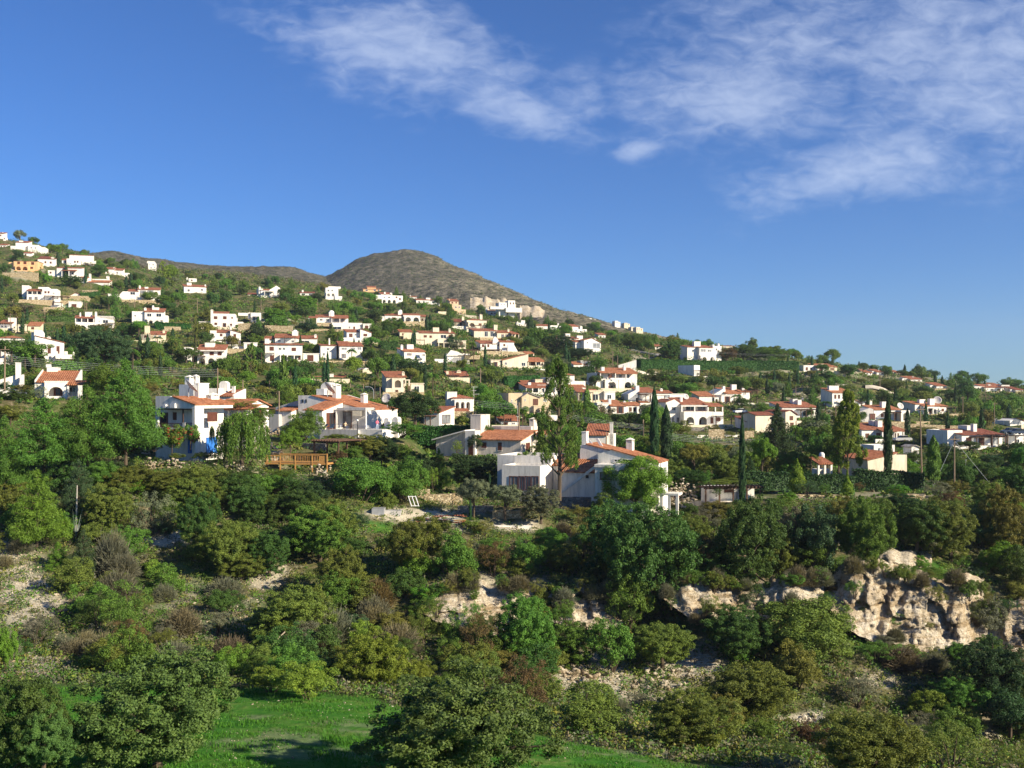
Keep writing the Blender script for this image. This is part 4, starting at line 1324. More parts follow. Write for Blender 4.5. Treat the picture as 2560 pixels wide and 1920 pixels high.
H('Z1', (500, 738), 'white garden terrace with curved stair wall below the loggia house', 14, [('R', 440, 590, 705, 740, 0, .3, 'w', 4), ('R', 465, 520, 650, 712, 2, .3, 'w', 3), ('U', [(465, 705), (475, 650), (500, 660), (560, 705)], .3, 1)], name='garden_terrace', cat='terrace')
H('Z1', (660, 632), 'small white gabled cottage beside the green lawn', 10, [('G', [(600, None), (600, 622), (655, 595), (708, 615), (708, None)], 6, [1, 2])])
H('Z1', (1200, 665), 'white villa with three stepping roofs and tall slim chimney', 16,
  [('B', 1190, 1378, 568, None, 8, 's', 2, .3), ('B', 1108, 1192, 582, None, 7, 's', 1), ('B', 1010, 1110, 612, None, 7, 'f', 0), ('C', 1200, 1216, 530, 575, 4), ('C', 1250, 1280, 545, 570, 5, 'b'), ('W', 1125, 1168, 587, 612, 'k', 1), ('W', 1210, 1260, 575, 600, 'g', 2), ('W', 1275, 1325, 575, 600, 'g', 2), ('W', 1340, 1360, 585, 610, 'b', 2), ('U', [(1005, 640), (1060, 582), (1108, 582), (1108, 640)], .4, -.3), ('R', 1020, 1220, 632, 668, -1.2, .3, 'w', 2), ('W', 1060, 1090, 598, 616, 'k')])
H('Z1', (1680, 595), 'low white house with red roof band and shaded side wall', 22, [('B', 1590, 1782, 542, None, 8, 's', 0, .3), ('C', 1615, 1655, 508, 530, 4, 'b'), ('C', 1768, 1780, 522, 545, 2), ('W', 1620, 1640, 562, 585, 'k'), ('W', 1735, 1755, 560, 578, 'k')])
H('Z1', (1660, 502), 'half-hidden white house above the red-banded house', 16, [('B', 1630, 1698, 470, None, 7, 'f'), ('C', 1612, 1622, 460, 500, 2), ('W', 1650, 1664, 480, 492, 'b')])
H('Z1', (800, 918), 'white villa with arched veranda beneath a red-roofed loggia', 18,
  [('B', 820, 978, 795, None, 8, 'n', 0), ('G', [(820, 800), (830, 795), (978, 800), (978, 830)], 8, [], 0), ('B', 650, 822, 812, None, 6, 's', 2.4, .3), ('P', 648, 815, 812, 850, 2.4, 't', 2.4, 4), ('A', 650, 775, 868, 918, 1, 2.2, 2.3, .5, .85), ('R', 648, 818, 848, 870, .02, .25), ('C', 735, 795, 762, 795, 5, 'b'), ('C', 820, 838, 758, 800, 3), ('C', 688, 700, 765, 795, 4), ('W', 888, 935, 828, 858, 'k'), ('W', 672, 722, 820, 848, 'k', 2.4), ('W', 740, 800, 820, 848, 'n', 2.4), ('W', 852, 862, 832, 850, 'k')])
H('Z1', (1300, 865), 'white villa with rooftop water tank, twin loggias and small arch', 15,
  [('B', 1250, 1415, 760, None, 8, 's', 2, .35), ('B', 1140, 1250, 755, None, 9, 'f', 3), ('B', 1410, 1450, 790, None, 6, 'f', 2.2), ('A', 1275, 1385, 828, 866, 2, 1.8, 2, .6, .85), ('R', 1250, 1440, 800, 830, .1, .25), ('W', 1270, 1310, 772, 805, 'k', 2), ('W', 1350, 1395, 772, 805, 'k', 2), ('C', 1245, 1265, 722, 765, 4), ('C', 1315, 1372, 722, 752, 6, 'b', 2.5), ('O', 1322, 712, 9, 7), ('W', 1160, 1178, 785, 800, 'k', 3)])
H('Z1', (1310, 1012), 'small yellow-white house with stout chimney and palm at its front', 15,
  [('B', 1300, 1425, 955, None, 6, 's', 1, .35), ('G', [(1215, None), (1205, 955), (1300, 948), (1300, None)], 6, [], 0), ('C', 1250, 1292, 882, 960, 1, 'b', 2), ('C', 1405, 1425, 915, 960, 3), ('W', 1246, 1272, 962, 982, 'b'), ('R', 1290, 1430, 985, 1015, -.8, .25), ('W', 1330, 1350, 962, 985, 'k', 1), ('W', 1370, 1395, 962, 985, 'k', 1)], wall=CREAM)
H('Z1', (1925, 905), 'tall white house with four red windows and one arched doorway', 12,
  [('B', 1820, 2032, 775, None, 9, 'f'), ('B', 1840, 1970, 772, None, 6, 's', 3, .25), ('C', 1820, 1840, 738, 780, 1), ('W', 1848, 1878, 797, 822, 'b'), ('W', 1928, 1958, 797, 822, 'b'), ('W', 2000, 2012, 802, 818, 'b'), ('W', 1853, 1876, 852, 872, 'b'), ('W', 1925, 1955, 856, 905, 'd'), ('W', 1988, 2006, 862, 880, 'b'), ('R', 2030, 2100, 845, 870, 1, .3, 'w', 4)])
H('Z1', (1950, 1045), 'white gabled house with dark pergola under the tall red-windowed house', 14,
  [('B', 1868, 1990, 938, None, 6, 's', 2, .3), ('B', 1815, 1870, 920, None, 6, 'f', 1.5), ('G', [(1990, None), (1990, 915), (2080, 940), (2080, None)], 6, [1], .5), ('P', 1870, 2075, 1000, 1045, 3, 'w', .5, 4), ('W', 1828, 1848, 948, 972, 'b', 1.5), ('W', 1900, 1922, 948, 970, 'b', 2), ('W', 2018, 2040, 950, 982, 'b', .5), ('W', 1950, 1962, 950, 965, 'k', 2), ('C', 1985, 2003, 880, 925, 3)])
H('Z2', (485, 722), 'small white flat-roofed annexe with one big dark window', 14, [('B', 438, 528, 628, None, 6, 'f'), ('W', 452, 515, 658, 698, 'k'), ('R', 330, 440, 630, 655, 1, .3, 'w', 2), ('C', 415, 438, 625, 650, 1)])
H('Z1', (1830, 1215), 'white house with red roof, flat roof block and twin arches', 10,
  [('B', 1712, 1945, 1085, None, 7, 's', 2.2, .35), ('A', 1705, 1945, 1150, 1222, 3, 2.2, 2.2, .68, .86), ('R', 1705, 1945, 1135, 1152, .02, .2), ('W', 1730, 1760, 1105, 1135, 'b', 2.2), ('W', 1812, 1848, 1105, 1142, 'b', 2.2), ('W', 1880, 1915, 1105, 1142, 'b', 2.2), ('C', 1770, 1850, 1028, 1070, 5, 'b', 3), ('B', 1590, 1650, 1065, None, 6, 'f', 2), ('P', 1690, 1945, 1090, 1108, 1.2, 'f', 2.2, 2)])
H('Z2', (325, 960), 'low white garage block beside the twin-arch house', 14, [('B', 280, 372, 918, None, 6, 'f'), ('W', 295, 325, 930, 955, 'k')])
H('Z1', (500, 1195), 'long white house with tall chimney, shuttered windows and terrace balustrade', 24,
  [('G', [(300, None), (300, 965), (555, 1025), (545, None)], 9, [1], 0), ('B', 270, 335, 935, None, 7, 'f', 3), ('C', 295, 330, 918, 1000, 1.5, 'b', 2), ('C', 405, 440, 975, 1000, 5), ('W', 412, 440, 1050, 1118, 'b'), ('W', 488, 515, 1055, 1120, 'b'), ('O', 345, 955, 38, 6), ('R', 480, 648, 1128, 1165, -2.5, .3, 'w', 2.4), ('R', 480, 500, 1100, 1130, -2.5, .3), ('R', 555, 585, 1100, 1130, -2.5, .3), ('R', 630, 648, 1105, 1135, -2.5, .3), ('B', 500, 560, 1150, None, 4, 'n', -1)])
H('Z1', (60, 920), 'white house with orange roof strip near two bare poles', 12, [('B', -10, 95, 862, None, 7, 's', 0, .35), ('C', 70, 130, 812, 850, 3, 'b', 2), ('W', 10, 30, 875, 895, 'k'), ('W', 40, 60, 875, 895, 'k'), ('R', -10, 90, 900, 925, -1.5)])
H('Z1', (295, 935), 'little cream house with orange roof between dark trees', 14, [('B', 240, 345, 880, None, 6, 's', 0, .4), ('W', 270, 295, 890, 910, 'b'), ('C', 330, 345, 870, 885, 2)], wall=CREAM, tile=TILEO)
H('Z1', (110, 1075), 'house with wide orange hip roof at the photo edge', 14, [('B', -30, 195, 985, None, 9, 'h', 0, .3), ('W', 0, 18, 1000, 1035, 'k'), ('W', 50, 80, 1005, 1030, 'k'), ('W', 120, 150, 1005, 1035, 'k')], tile=TILEO)
H('Z1', (20, 1215), 'white balcony house with orange eave behind the leaning pole', 14, [('B', -30, 55, 1080, None, 6, 's', 2, .4), ('R', -30, 32, 1160, 1200, .2, .25, 'w'), ('W', -5, 10, 1100, 1160, 'g', 2)], tile=TILEO)
H('Z2', (590, 498), 'white villa with sweeping curved parapet near the hilltop road', 18, [('B', 525, 635, 435, None, 8, 's', 1.5, .25), ('G', [(600, None), (600, 432), (660, 395), (692, 415), (692, None)], 7, [], 1), ('P', 555, 640, 440, 495, 3, 'f', 1.5, 2), ('C', 508, 525, 402, 440, 2), ('B', 495, 545, 420, None, 6, 'f', 3), ('W', 580, 600, 455, 480, 'k', 1.5)])
H('Z2', (455, 482), 'low roof with dark red tiles half buried in shrubs', 12, [('B', 412, 498, 470, None, 6, 's', 0, .3)], tile=TILED)
H('Z2', (925, 482), 'low maroon-roofed house left of the tall tower house', 10, [('B', 862, 985, 458, None, 8, 's', 0, .25), ('C', 880, 895, 430, 455, 3), ('W', 880, 910, 462, 478, 'k'), ('W', 940, 965, 462, 478, 'k')], tile=TILED)
H('Z2', (1145, 512), 'three-storey white tower house with paired arches, near the hill foot', 14,
  [('B', 1085, 1195, 412, None, 9, 'f', 1), ('A', 1090, 1170, 458, 490, 2, 1.2, 1, .6, .85), ('W', 1102, 1118, 428, 445, 'k', 1), ('W', 1135, 1150, 428, 445, 'k', 1), ('B', 1110, 1215, 402, 420, 7, 'f', 4), ('B', 1165, 1228, 485, None, 6, 'f', -1), ('R', 1085, 1200, 488, 515, -.4, .25)])
H('Z2', (1490, 448), 'orange-washed house with red roof against the hill', 12, [('B', 1410, 1565, 425, None, 8, 's', 0, .2), ('B', 1445, 1520, 408, None, 6, 's', 3), ('W', 1430, 1450, 428, 442, 'k'), ('W', 1500, 1520, 428, 442, 'k'), ('W', 1535, 1550, 428, 442, 'k')], wall=PEACH)
H('Z2', (1640, 548), 'wide white villa with three low arches near the hill foot', 18,
  [('B', 1520, 1752, 478, None, 9, 'f', 2), ('B', 1565, 1650, 468, None, 7, 's', 4), ('A', 1570, 1700, 512, 548, 3, 2, 2, .6, .85), ('C', 1590, 1605, 448, 475, 4), ('C', 1642, 1660, 455, 480, 4), ('W', 1585, 1600, 488, 502, 'k', 2), ('W', 1625, 1645, 488, 502, 'k', 2), ('W', 1690, 1705, 488, 502, 'b', 2), ('W', 1720, 1735, 500, 520, 'b', 2)])
H('Z3', (235, 556), 'long low white house with red roofs beneath the hill', 14, [('B', 140, 250, 518, None, 7, 's', 0, .25), ('B', 250, 342, 522, None, 7, 's', 1, .25), ('C', 225, 262, 500, 520, 3, 'b'), ('W', 160, 175, 528, 545, 'k'), ('W', 200, 215, 528, 545, 'k'), ('W', 275, 290, 530, 545, 'k', 1), ('W', 310, 325, 530, 545, 'k', 1)])
H('Z3', (112, 510), 'tiny white house peeping above shrubs below the hill', 12, [('B', 80, 145, 492, None, 7, 's', 0, .25), ('C', 85, 95, 475, 490, 2), ('W', 100, 112, 496, 506, 'k')])
H('Z3', (495, 632), 'pale peach house stepping down in three tiers', 14, [('B', 430, 505, 528, None, 8, 's', 3), ('B', 450, 530, 560, None, 7, 'f', 1), ('B', 470, 568, 600, None, 6, 'f', -2), ('W', 445, 460, 535, 548, 'b', 3), ('W', 480, 492, 535, 548, 'b', 3), ('W', 475, 490, 572, 590, 'k', 1), ('W', 505, 518, 572, 590, 'k', 1), ('C', 422, 432, 508, 530, 4)], wall=plaster('pale_peach', (0.70, 0.5, 0.34)))
H('Z3', (368, 648), 'small flat cream hut under olive shrubs', 14, [('B', 330, 402, 618, None, 6, 'f')], wall=CREAM)
H('Z3', (960, 622), 'twin white blocks above a long pale retaining wall', 16, [('B', 855, 922, 540, None, 8, 'f', 1), ('B', 935, 995, 522, None, 8, 'f', 1), ('R', 915, 1055, 585, 625, -2, .4, 'w', 4), ('R', 780, 915, 575, 598, -1, .4, 'w', 3), ('W', 870, 880, 552, 566, 'k', 1), ('W', 895, 905, 552, 566, 'k', 1), ('W', 950, 960, 540, 556, 'b', 1), ('W', 975, 985, 540, 556, 'b', 1)])
H('Z3', (800, 655), 'white house with slim chimney below the cut rock bank', 16, [('B', 760, 855, 615, None, 7, 's', 0, .22), ('C', 742, 755, 588, 625, 1), ('W', 785, 798, 628, 642, 'b'), ('W', 815, 828, 628, 642, 'b')])
H('Z3', (518, 762), 'small house with brown-red roof and white chimney beside the cream house', 16, [('B', 468, 550, 705, None, 7, 's', 0, .32), ('C', 535, 555, 660, 712, 2), ('W', 515, 535, 715, 745, 'n')], wall=CREAM, tile=TILED)
H('Z3', (665, 790), 'cream house with one arched opening and a red pyramid roof', 22, [('B', 578, 748, 692, None, 8, 'h', 2, .32), ('A', 590, 655, 712, 755, 1, 1.6, 2, .75, .9), ('W', 680, 705, 720, 742, 'b', 2), ('C', 690, 712, 640, 680, 4), ('R', 572, 745, 752, 792, -.4, .3)], wall=plaster('ivory_plaster', (0.70, 0.62, 0.48)))
H('Z3', (850, 862), 'sprawling house with long orange roof and glazed veranda', 20,
  [('B', 640, 840, 785, None, 8, 's', 3, .25), ('B', 840, 1000, 802, None, 8, 's', 1.5, .25), ('C', 812, 840, 735, 775, 6, 'b'), ('C', 930, 945, 768, 795, 4), ('W', 730, 760, 790, 835, 'k', 3), ('W', 780, 810, 790, 835, 'k', 3), ('W', 875, 900, 815, 850, 'g', 1.5), ('W', 910, 935, 815, 850, 'g', 1.5), ('W', 945, 970, 815, 850, 'g', 1.5), ('P', 965, 1030, 812, 860, 3, 't', 1.5, 2)], wall=plaster('ivory_plaster', (0.70, 0.62, 0.48)))
H('Z3', (835, 982), 'white house with rounded gable, dark pergola and sweeping stair', 18,
  [('B', 695, 870, 895, None, 7, 's', 1.5, .3), ('B', 862, 985, 882, None, 7, 's', .5, .3), ('U', [(800, 900), (805, 855), (820, 832), (838, 845), (860, 885), (860, 900)], .5, 1.2, WHITE, 'parapet'), ('P', 760, 880, 945, 985, 3, 'w', 1.5, 3), ('W', 708, 728, 902, 925, 'b', 1.5), ('W', 755, 772, 902, 925, 'b', 1.5), ('W', 845, 858, 900, 918, 'b', 1.5), ('W', 893, 910, 898, 918, 'b', .5), ('C', 920, 950, 862, 890, 3), ('U', [(930, None), (930, 905), (985, 905), (1030, 985), (1030, None)], .5, -1.5, WHITE, 'stair_wall'), ('P', 880, 975, 955, 985, 1.6, 'f', .5, 3)])
H('Z2', (1170, 788), 'white villa on a tall retaining terrace with roof dome and pillared porch', 12,
  [('B', 1005, 1280, 668, None, 7, 's', 3, .28), ('P', 938, 1020, 672, 715, 3, 't', 3, 2), ('P', 1135, 1282, 675, 715, 2.2, 't', 3, 3), ('O', 1135, 632, 25, 6), ('C', 1115, 1160, 625, 650, 5, 'b'), ('R', 1140, 1400, 715, 790, -.5, .4, 'w', 3.4), ('R', 1010, 1140, 715, 745, .5, .4, 's', 2), ('W', 1145, 1222, 748, 785, 'k', -.5), ('W', 1285, 1300, 745, 765, 'k', -.5), ('W', 1325, 1340, 748, 775, 'b', -.5), ('W', 1035, 1060, 680, 698, 'k', 3), ('W', 1090, 1115, 680, 700, 'k', 3), ('W', 1160, 1200, 680, 705, 'g', 3), ('W', 1215, 1250, 680, 705, 'g', 3)])
H('Z2', (1340, 890), 'white two-part house whose gabled half has one dark window', 20,
  [('G', [(1385, None), (1385, 768), (1480, 800), (1480, None)], 7, [1], 0), ('B', 1268, 1388, 795, None, 6, 's', 1.5, .3), ('W', 1412, 1445, 810, 832, 'b'), ('W', 1288, 1318, 808, 840, 'b', 1.5), ('W', 1335, 1352, 808, 828, 'k', 1.5), ('R', 1240, 1385, 845, 885, -.5, .3)])
H('Z2', (1770, 725), 'white bungalow with two big round arches and roof dome', 14,
  [('B', 1755, 1902, 648, None, 7, 's', 2, .22), ('A', 1765, 1902, 660, 725, 2, 2, 2, .7, .88), ('B', 1600, 1740, 652, None, 7, 's', 2.5, .28), ('O', 1730, 620, 18, 5), ('C', 1712, 1746, 615, 650, 4, 'b'), ('W', 1625, 1645, 668, 690, 'k', 2.5), ('W', 1660, 1690, 668, 690, 'b', 2.5)])
H('Z2', (800, 895), 'broad red-roofed villa standing right behind the white square villa', 10,
  [('B', 648, 838, 845, None, 7, 's', 1, .35), ('B', 838, 1010, 852, None, 7, 's', 2, .28), ('O', 820, 800, 25, 5), ('C', 795, 848, 790, 830, 4, 'b'), ('C', 988, 1008, 815, 850, 3), ('W', 672, 698, 862, 880, 'k', 1), ('W', 790, 815, 865, 885, 'k', 1), ('W', 860, 945, 868, 898, 'k', 2), ('B', 560, 640, 858, None, 6, 's', 2)])
H('Z2', (725, 1050), 'square two-storey white villa with brown shutters and veranda', 13,
  [('B', 562, 885, 905, None, 9, 's', 0, .12, .5), ('C', 560, 598, 855, 900, 3, 'b'), ('W', 602, 638, 922, 956, 'b'), ('W', 680, 706, 928, 952, 'k'), ('W', 715, 738, 928, 952, 'k'), ('W', 792, 830, 930, 960, 'b'), ('W', 605, 640, 995, 1045, 'b'), ('P', 690, 880, 990, 1050, 2.4, 'f', 0, 4), ('W', 700, 740, 1000, 1048, 'n'), ('W', 755, 782, 1005, 1035, 'b'), ('W', 808, 832, 1005, 1048, 'b'), ('W', 850, 870, 1000, 1035, 'b'), ('V', 562, 'l', 2, 3.5, 930, 958, 'k')])
H('Z2', (1300, 1040), 'white villa with two glazed bays behind a tall palm', 16,
  [('B', 1205, 1405, 918, None, 8, 's', 0, .28), ('B', 1205, 1290, 905, None, 7, 's', 2, .28), ('B', 1042, 1180, 912, None, 8, 's', 2.5, .15), ('W', 1222, 1270, 928, 950, 'w'), ('W', 1300, 1345, 928, 950, 'w'), ('W', 1360, 1395, 925, 950, 'w'), ('W', 1095, 1120, 932, 952, 'k', 2.5), ('W', 1060, 1080, 975, 1000, 'k', 2.5), ('W', 1225, 1260, 985, 1020, 'g'), ('C', 1112, 1124, 850, 900, 4)])
H('Z3', (310, 925), 'cream villa with red roof raised on open white garage columns', 16,
  [('B', 175, 470, 805, None, 7, 's', 2, .24), ('C', 285, 338, 758, 795, 5, 'b'), ('C', 420, 440, 765, 800, 4), ('R', 325, 475, 852, 890, 0, .3, 'w', 1.9), ('P', 330, 475, 885, 945, 3, 'f', 2, 4), ('B', 130, 180, 800, None, 6, 'f', 2), ('W', 205, 232, 822, 842, 'b', 2), ('W', 255, 275, 825, 845, 'b', 2), ('W', 350, 400, 818, 850, 'k', 2), ('W', 420, 455, 818, 850, 'n', 2)], wall=plaster('ivory_plaster', (0.70, 0.62, 0.48)))
H('Z2', (1830, 1085), 'plain white two-storey house with orange roof and one window', 24,
  [('B', 1765, 1950, 965, None, 8, 's', 0, .25), ('C', 1735, 1755, 905, 965, 3), ('C', 1790, 1845, 905, 945, 5, 'b'), ('W', 1790, 1828, 978, 998, 'g'), ('W', 1920, 1945, 985, 1002, 'k'), ('L', 1795, 1925, 1022, 1030, .5, 0, WHITE, 'ledge'), ('V', 1765, 'l', 1.5, 2.8, 1040, 1085, 'n')], tile=TILEO)
H('Z3', (450, 1062), 'stepped white terraces and pool house with timber pergolas', 14,
  [('B', 410, 560, 980, None, 6, 'f', 1), ('U', [(400, 1000), (440, 950), (500, 965), (560, 1000)], .5, .5, WHITE, 'parapet'), ('R', 300, 415, 1028, 1062, -1, .3, 'w', 4), ('R', 560, 690, 995, 1030, 0, .3, 's', 4), ('P', 560, 685, 945, 1000, 3, 'w', 3, 4), ('C', 562, 600, 985, 1045, .5, 'b')], name='pool_house')
H('Z3', (1050, 745), 'little white house with stubby chimneys beside a dark conifer', 16, [('B', 1008, 1092, 715, None, 7, 'f'), ('C', 1048, 1080, 695, 718, 3, 'b'), ('W', 1025, 1040, 725, 738, 'k'), ('C', 1012, 1022, 705, 718, 2)])
H('Z3', (1290, 775), 'low white house with long red roof behind rounded green trees', 16, [('B', 1172, 1300, 742, None, 7, 's', 1, .25), ('B', 1300, 1400, 738, None, 7, 'f', 0), ('C', 1362, 1374, 718, 745, 3), ('W', 1200, 1215, 752, 766, 'b', 1), ('W', 1320, 1335, 750, 764, 'k')])
H('Z3', (1545, 800), 'white villa with bright chimney on the open slope', 20, [('B', 1490, 1615, 770, None, 7, 'f'), ('B', 1475, 1545, 748, None, 7, 's', 3), ('C', 1558, 1576, 742, 775, 2), ('W', 1585, 1600, 778, 790, 'k'), ('W', 1515, 1530, 778, 790, 'k')])
H('Z3', (1480, 895), 'white house with chimneys at both ends of its red roof', 20, [('B', 1415, 1545, 852, None, 7, 's', 1, .25), ('C', 1430, 1470, 810, 850, 3, 'b', 2), ('C', 1530, 1580, 828, 865, 3, 'b'), ('B', 1345, 1420, 848, None, 6, 's', 2)])
H('Z3', (1650, 985), 'white gabled house with a glazed corner bay', 24, [('G', [(1590, None), (1590, 865), (1660, 848), (1735, 890), (1735, None)], 8, [1, 2], 0), ('B', 1515, 1600, 882, None, 7, 's', 3, .25), ('C', 1680, 1695, 850, 880, 3), ('W', 1665, 1730, 890, 935, 'w'), ('W', 1560, 1578, 895, 918, 'k', 3), ('W', 1612, 1625, 880, 895, 'k')])
H('Z3', (1060, 1108), 'cream house with tall clerestory gable and covered balcony', 18,
  [('G', [(885, None), (885, 1040), (1108, 985), (1108, None)], 8, [1], 0), ('B', 1108, 1240, 1045, None, 6, 's', 2, .32), ('P', 1105, 1245, 1050, 1105, 2.2, 't', 2, 3), ('P', 1080, 1160, 980, 1000, 3, 't', 3, 2), ('R', 1108, 1240, 1085, 1130, 0, .3, 'w', 1.9), ('W', 905, 925, 1055, 1080, 'k'), ('W', 1050, 1085, 1058, 1090, 'k'), ('W', 1130, 1165, 1055, 1090, 'n', 2), ('W', 1180, 1215, 1055, 1085, 'k', 2)], wall=plaster('ivory_plaster', (0.70, 0.62, 0.48)), tile=TILEO)
for px_, py_, w_, h_, lb in ((1553, 712, 46, 22, 'ruined-looking pale house group on the skyline spur'), (1650, 703, 80, 26, 'long white house spreading along the skyline spur'), (1706, 712, 70, 16, 'white wall-like house at the tail of the skyline spur'), (1880, 726, 46, 28, 'white cube house alone on the descending skyline'), (1962, 736, 50, 20, 'cream low house on the descending skyline'), (2070, 786, 58, 34, 'pale boxy house on the lower skyline crest'), (2020, 772, 44, 22, 'small tan house tucked beside the pale boxy house')):
    H('Z3', (px_, py_), lb, 15, [('B', px_ - w_ / 2, px_ + w_ * .1, py_ - h_, None, 7, 'f'), ('B', px_ + w_ * .1, px_ + w_ / 2, py_ - h_ * .65, None, 7, 'f', 1), ('W', px_ - w_ * .35, px_ - w_ * .2, py_ - h_ * .7, py_ - h_ * .35, 'k'), ('W', px_ - w_ * .1, px_ + w_ * .03, py_ - h_ * .7, py_ - h_ * .35, 'k'), ('W', px_ + w_ * .22, px_ + w_ * .34, py_ - h_ * .45, py_ - h_ * .15, 'b', 1)], wall=WHITE if 'white' in lb else CREAM, D=1010 - (px_ - 1553) * .42, sink=9)
H('Z3', (480, 1205), 'cream hut with tiled pavilion roof and white chimneys', 12, [('B', 420, 590, 1178, None, 7, 's', 0, .32), ('C', 400, 420, 1135, 1175, 2, 'b'), ('C', 490, 528, 1122, 1165, 4, 'r'), ('W', 450, 480, 1185, 1202, 'k'), ('P', 410, 520, 1232, 1262, 3, 'w', -2, 3)], wall=CREAM)
H('Z8', (320, 462), 'white house with bright red hip roof and row of arches', 14, [('B', 235, 430, 332, None, 7, 'h', 2, .35), ('A', 265, 405, 350, 432, 3, 2, 2, .65, .85), ('C', 200, 285, 278, 335, 3, 'b', 2), ('P', 262, 400, 452, 475, 3, 't', -.5, 3)])
H('Z8', (1660, 262), 'grand white two-storey villa with four arches and red balcony roofs', 14,
  [('B', 1480, 1600, 108, None, 9, 'f', 1), ('B', 1600, 1840, 112, None, 8, 's', 2.5, .32), ('A', 1565, 1680, 172, 262, 1, 1.2, 1.0, .62, .86), ('A', 1685, 1840, 172, 262, 1, 2.4, 2.5, .36, .8), ('P', 1520, 1660, 110, 160, 2.4, 't', 1, 2), ('P', 1650, 1842, 118, 172, 2.4, 't', 2.5, 3), ('W', 1497, 1525, 115, 142, 'b', 1), ('W', 1548, 1568, 190, 240, 'n', 1), ('W', 1592, 1625, 120, 160, 'n', 1), ('W', 1685, 1710, 125, 165, 'k', 2.5), ('W', 1745, 1775, 125, 165, 'k', 2.5), ('W', 1795, 1820, 192, 220, 'w', .08), ('C', 1725, 1745, 45, 90, 6), ('C', 1535, 1560, 62, 110, 5, 'b'), ('R', 1600, 1840, 155, 174, .2, .2)], tile=TILEO)
H('Z8', (1230, 300), 'round white turret house with red cone roof behind the tall tree', 14,
  [('B', 1180, 1300, 132, None, 7, 'h', 2, .35), ('B', 1060, 1180, 150, None, 7, 'f', 3), ('B', 1300, 1395, 182, None, 7, 'f', 2.5), ('C', 1205, 1225, 88, 115, 4, 'r'), ('W', 1205, 1235, 162, 190, 'w', 2), ('W', 1265, 1285, 165, 190, 'w', 2), ('P', 1150, 1400, 235, 290, 3, 't', 2, 5), ('R', 1150, 1400, 270, 292, -1, .1, 'k'), ('W', 1200, 1240, 245, 290, 'n', 2), ('W', 1290, 1330, 245, 290, 'n', 2)])
H('Z8', (970, 285), 'low white veranda house with red roof beneath tall shrubs', 14, [('B', 870, 1100, 232, None, 7, 's', 2, .25), ('P', 880, 1050, 238, 285, 2, 't', 2, 4), ('C', 900, 925, 195, 225, 4, 'b'), ('W', 930, 990, 245, 282, 'k', 2), ('W', 1020, 1050, 245, 270, 'k', 2)])
H('Z8', (905, 480), 'sand-coloured stone house with grey gable roof and arched garage', 20, [('G', [(845, None), (845, 320), (900, 285), (1000, 325), (1000, None)], 9, [1, 2], 1), ('B', 730, 850, 285, None, 8, 'f', 2), ('B', 995, 1095, 320, None, 8, 'f', 2), ('A', 950, 1040, 400, 478, 1, 1, 1, .7, .8), ('W', 942, 985, 335, 390, 'n', 1), ('W', 752, 765, 340, 362, 'k', 2), ('W', 868, 880, 335, 355, 'k', 1), ('W', 1030, 1060, 335, 360, 'k', 2)], wall=BEIGE, tile=SLATE)
H('Z4', (780, 1070), 'white house with shaded porch between two tall cypresses', 14, [('B', 690, 830, 972, None, 7, 's', 1.5, .3), ('B', 830, 965, 978, None, 7, 'x', 2), ('C', 655, 685, 915, 975, 2, 'b'), ('C', 868, 888, 938, 985, 4), ('P', 695, 790, 982, 1050, 2.2, 'w', 1.5, 3), ('W', 900, 950, 990, 1020, 'w', 2), ('G', [(590, None), (590, 985), (655, 950), (655, None)], 6, [], 2), ('P', 695, 775, 1060, 1100, 2, 't', -1, 2)])
H('Z3', (1530, 1112), 'tiny white outbuilding with orange roof near the car park', 14, [('B', 1500, 1570, 1075, None, 5, 's', 0, .3)], tile=TILEO)
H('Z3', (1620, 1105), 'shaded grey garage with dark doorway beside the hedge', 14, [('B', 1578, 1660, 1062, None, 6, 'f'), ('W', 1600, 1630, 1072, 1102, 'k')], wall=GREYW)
H('Z4', (1240, 708), 'white two-storey house on the right ridge with bay windows and arches', 18,
  [('B', 1205, 1320, 585, None, 8, 's', 1, .25), ('B', 1100, 1205, 580, None, 7, 's', 3, .2), ('B', 1320, 1395, 570, None, 8, 'f', 2), ('A', 1215, 1350, 655, 710, 2, 2, 1, .55, .8), ('C', 1160, 1215, 532, 575, 4, 'b', 2), ('C', 1320, 1335, 558, 580, 3), ('C', 1365, 1380, 548, 575, 3), ('W', 1215, 1260, 595, 622, 'w', 1), ('W', 1275, 1310, 600, 622, 'w', 1), ('W', 1140, 1155, 600, 625, 'k', 3), ('W', 1345, 1360, 590, 610, 'k', 2)])
H('Z4', (1180, 840), 'plain white windowless block on the bare slope', 40, [('B', 1158, 1208, 736, None, 8, 'f')], name='utility_block', cat='building')
H('Z4', (855, 598), 'small red-roofed house on the crest above the road', 12, [('B', 820, 888, 575, None, 7, 's', 0, .25), ('W', 835, 850, 580, 594, 'k')])
H('Z4', (1450, 588), 'cream skyline house behind the right ridge trees', 12, [('B', 1395, 1510, 570, None, 8, 's', 0, .1), ('W', 1420, 1435, 575, 585, 'k'), ('W', 1465, 1480, 575, 585, 'k')], wall=CREAM)
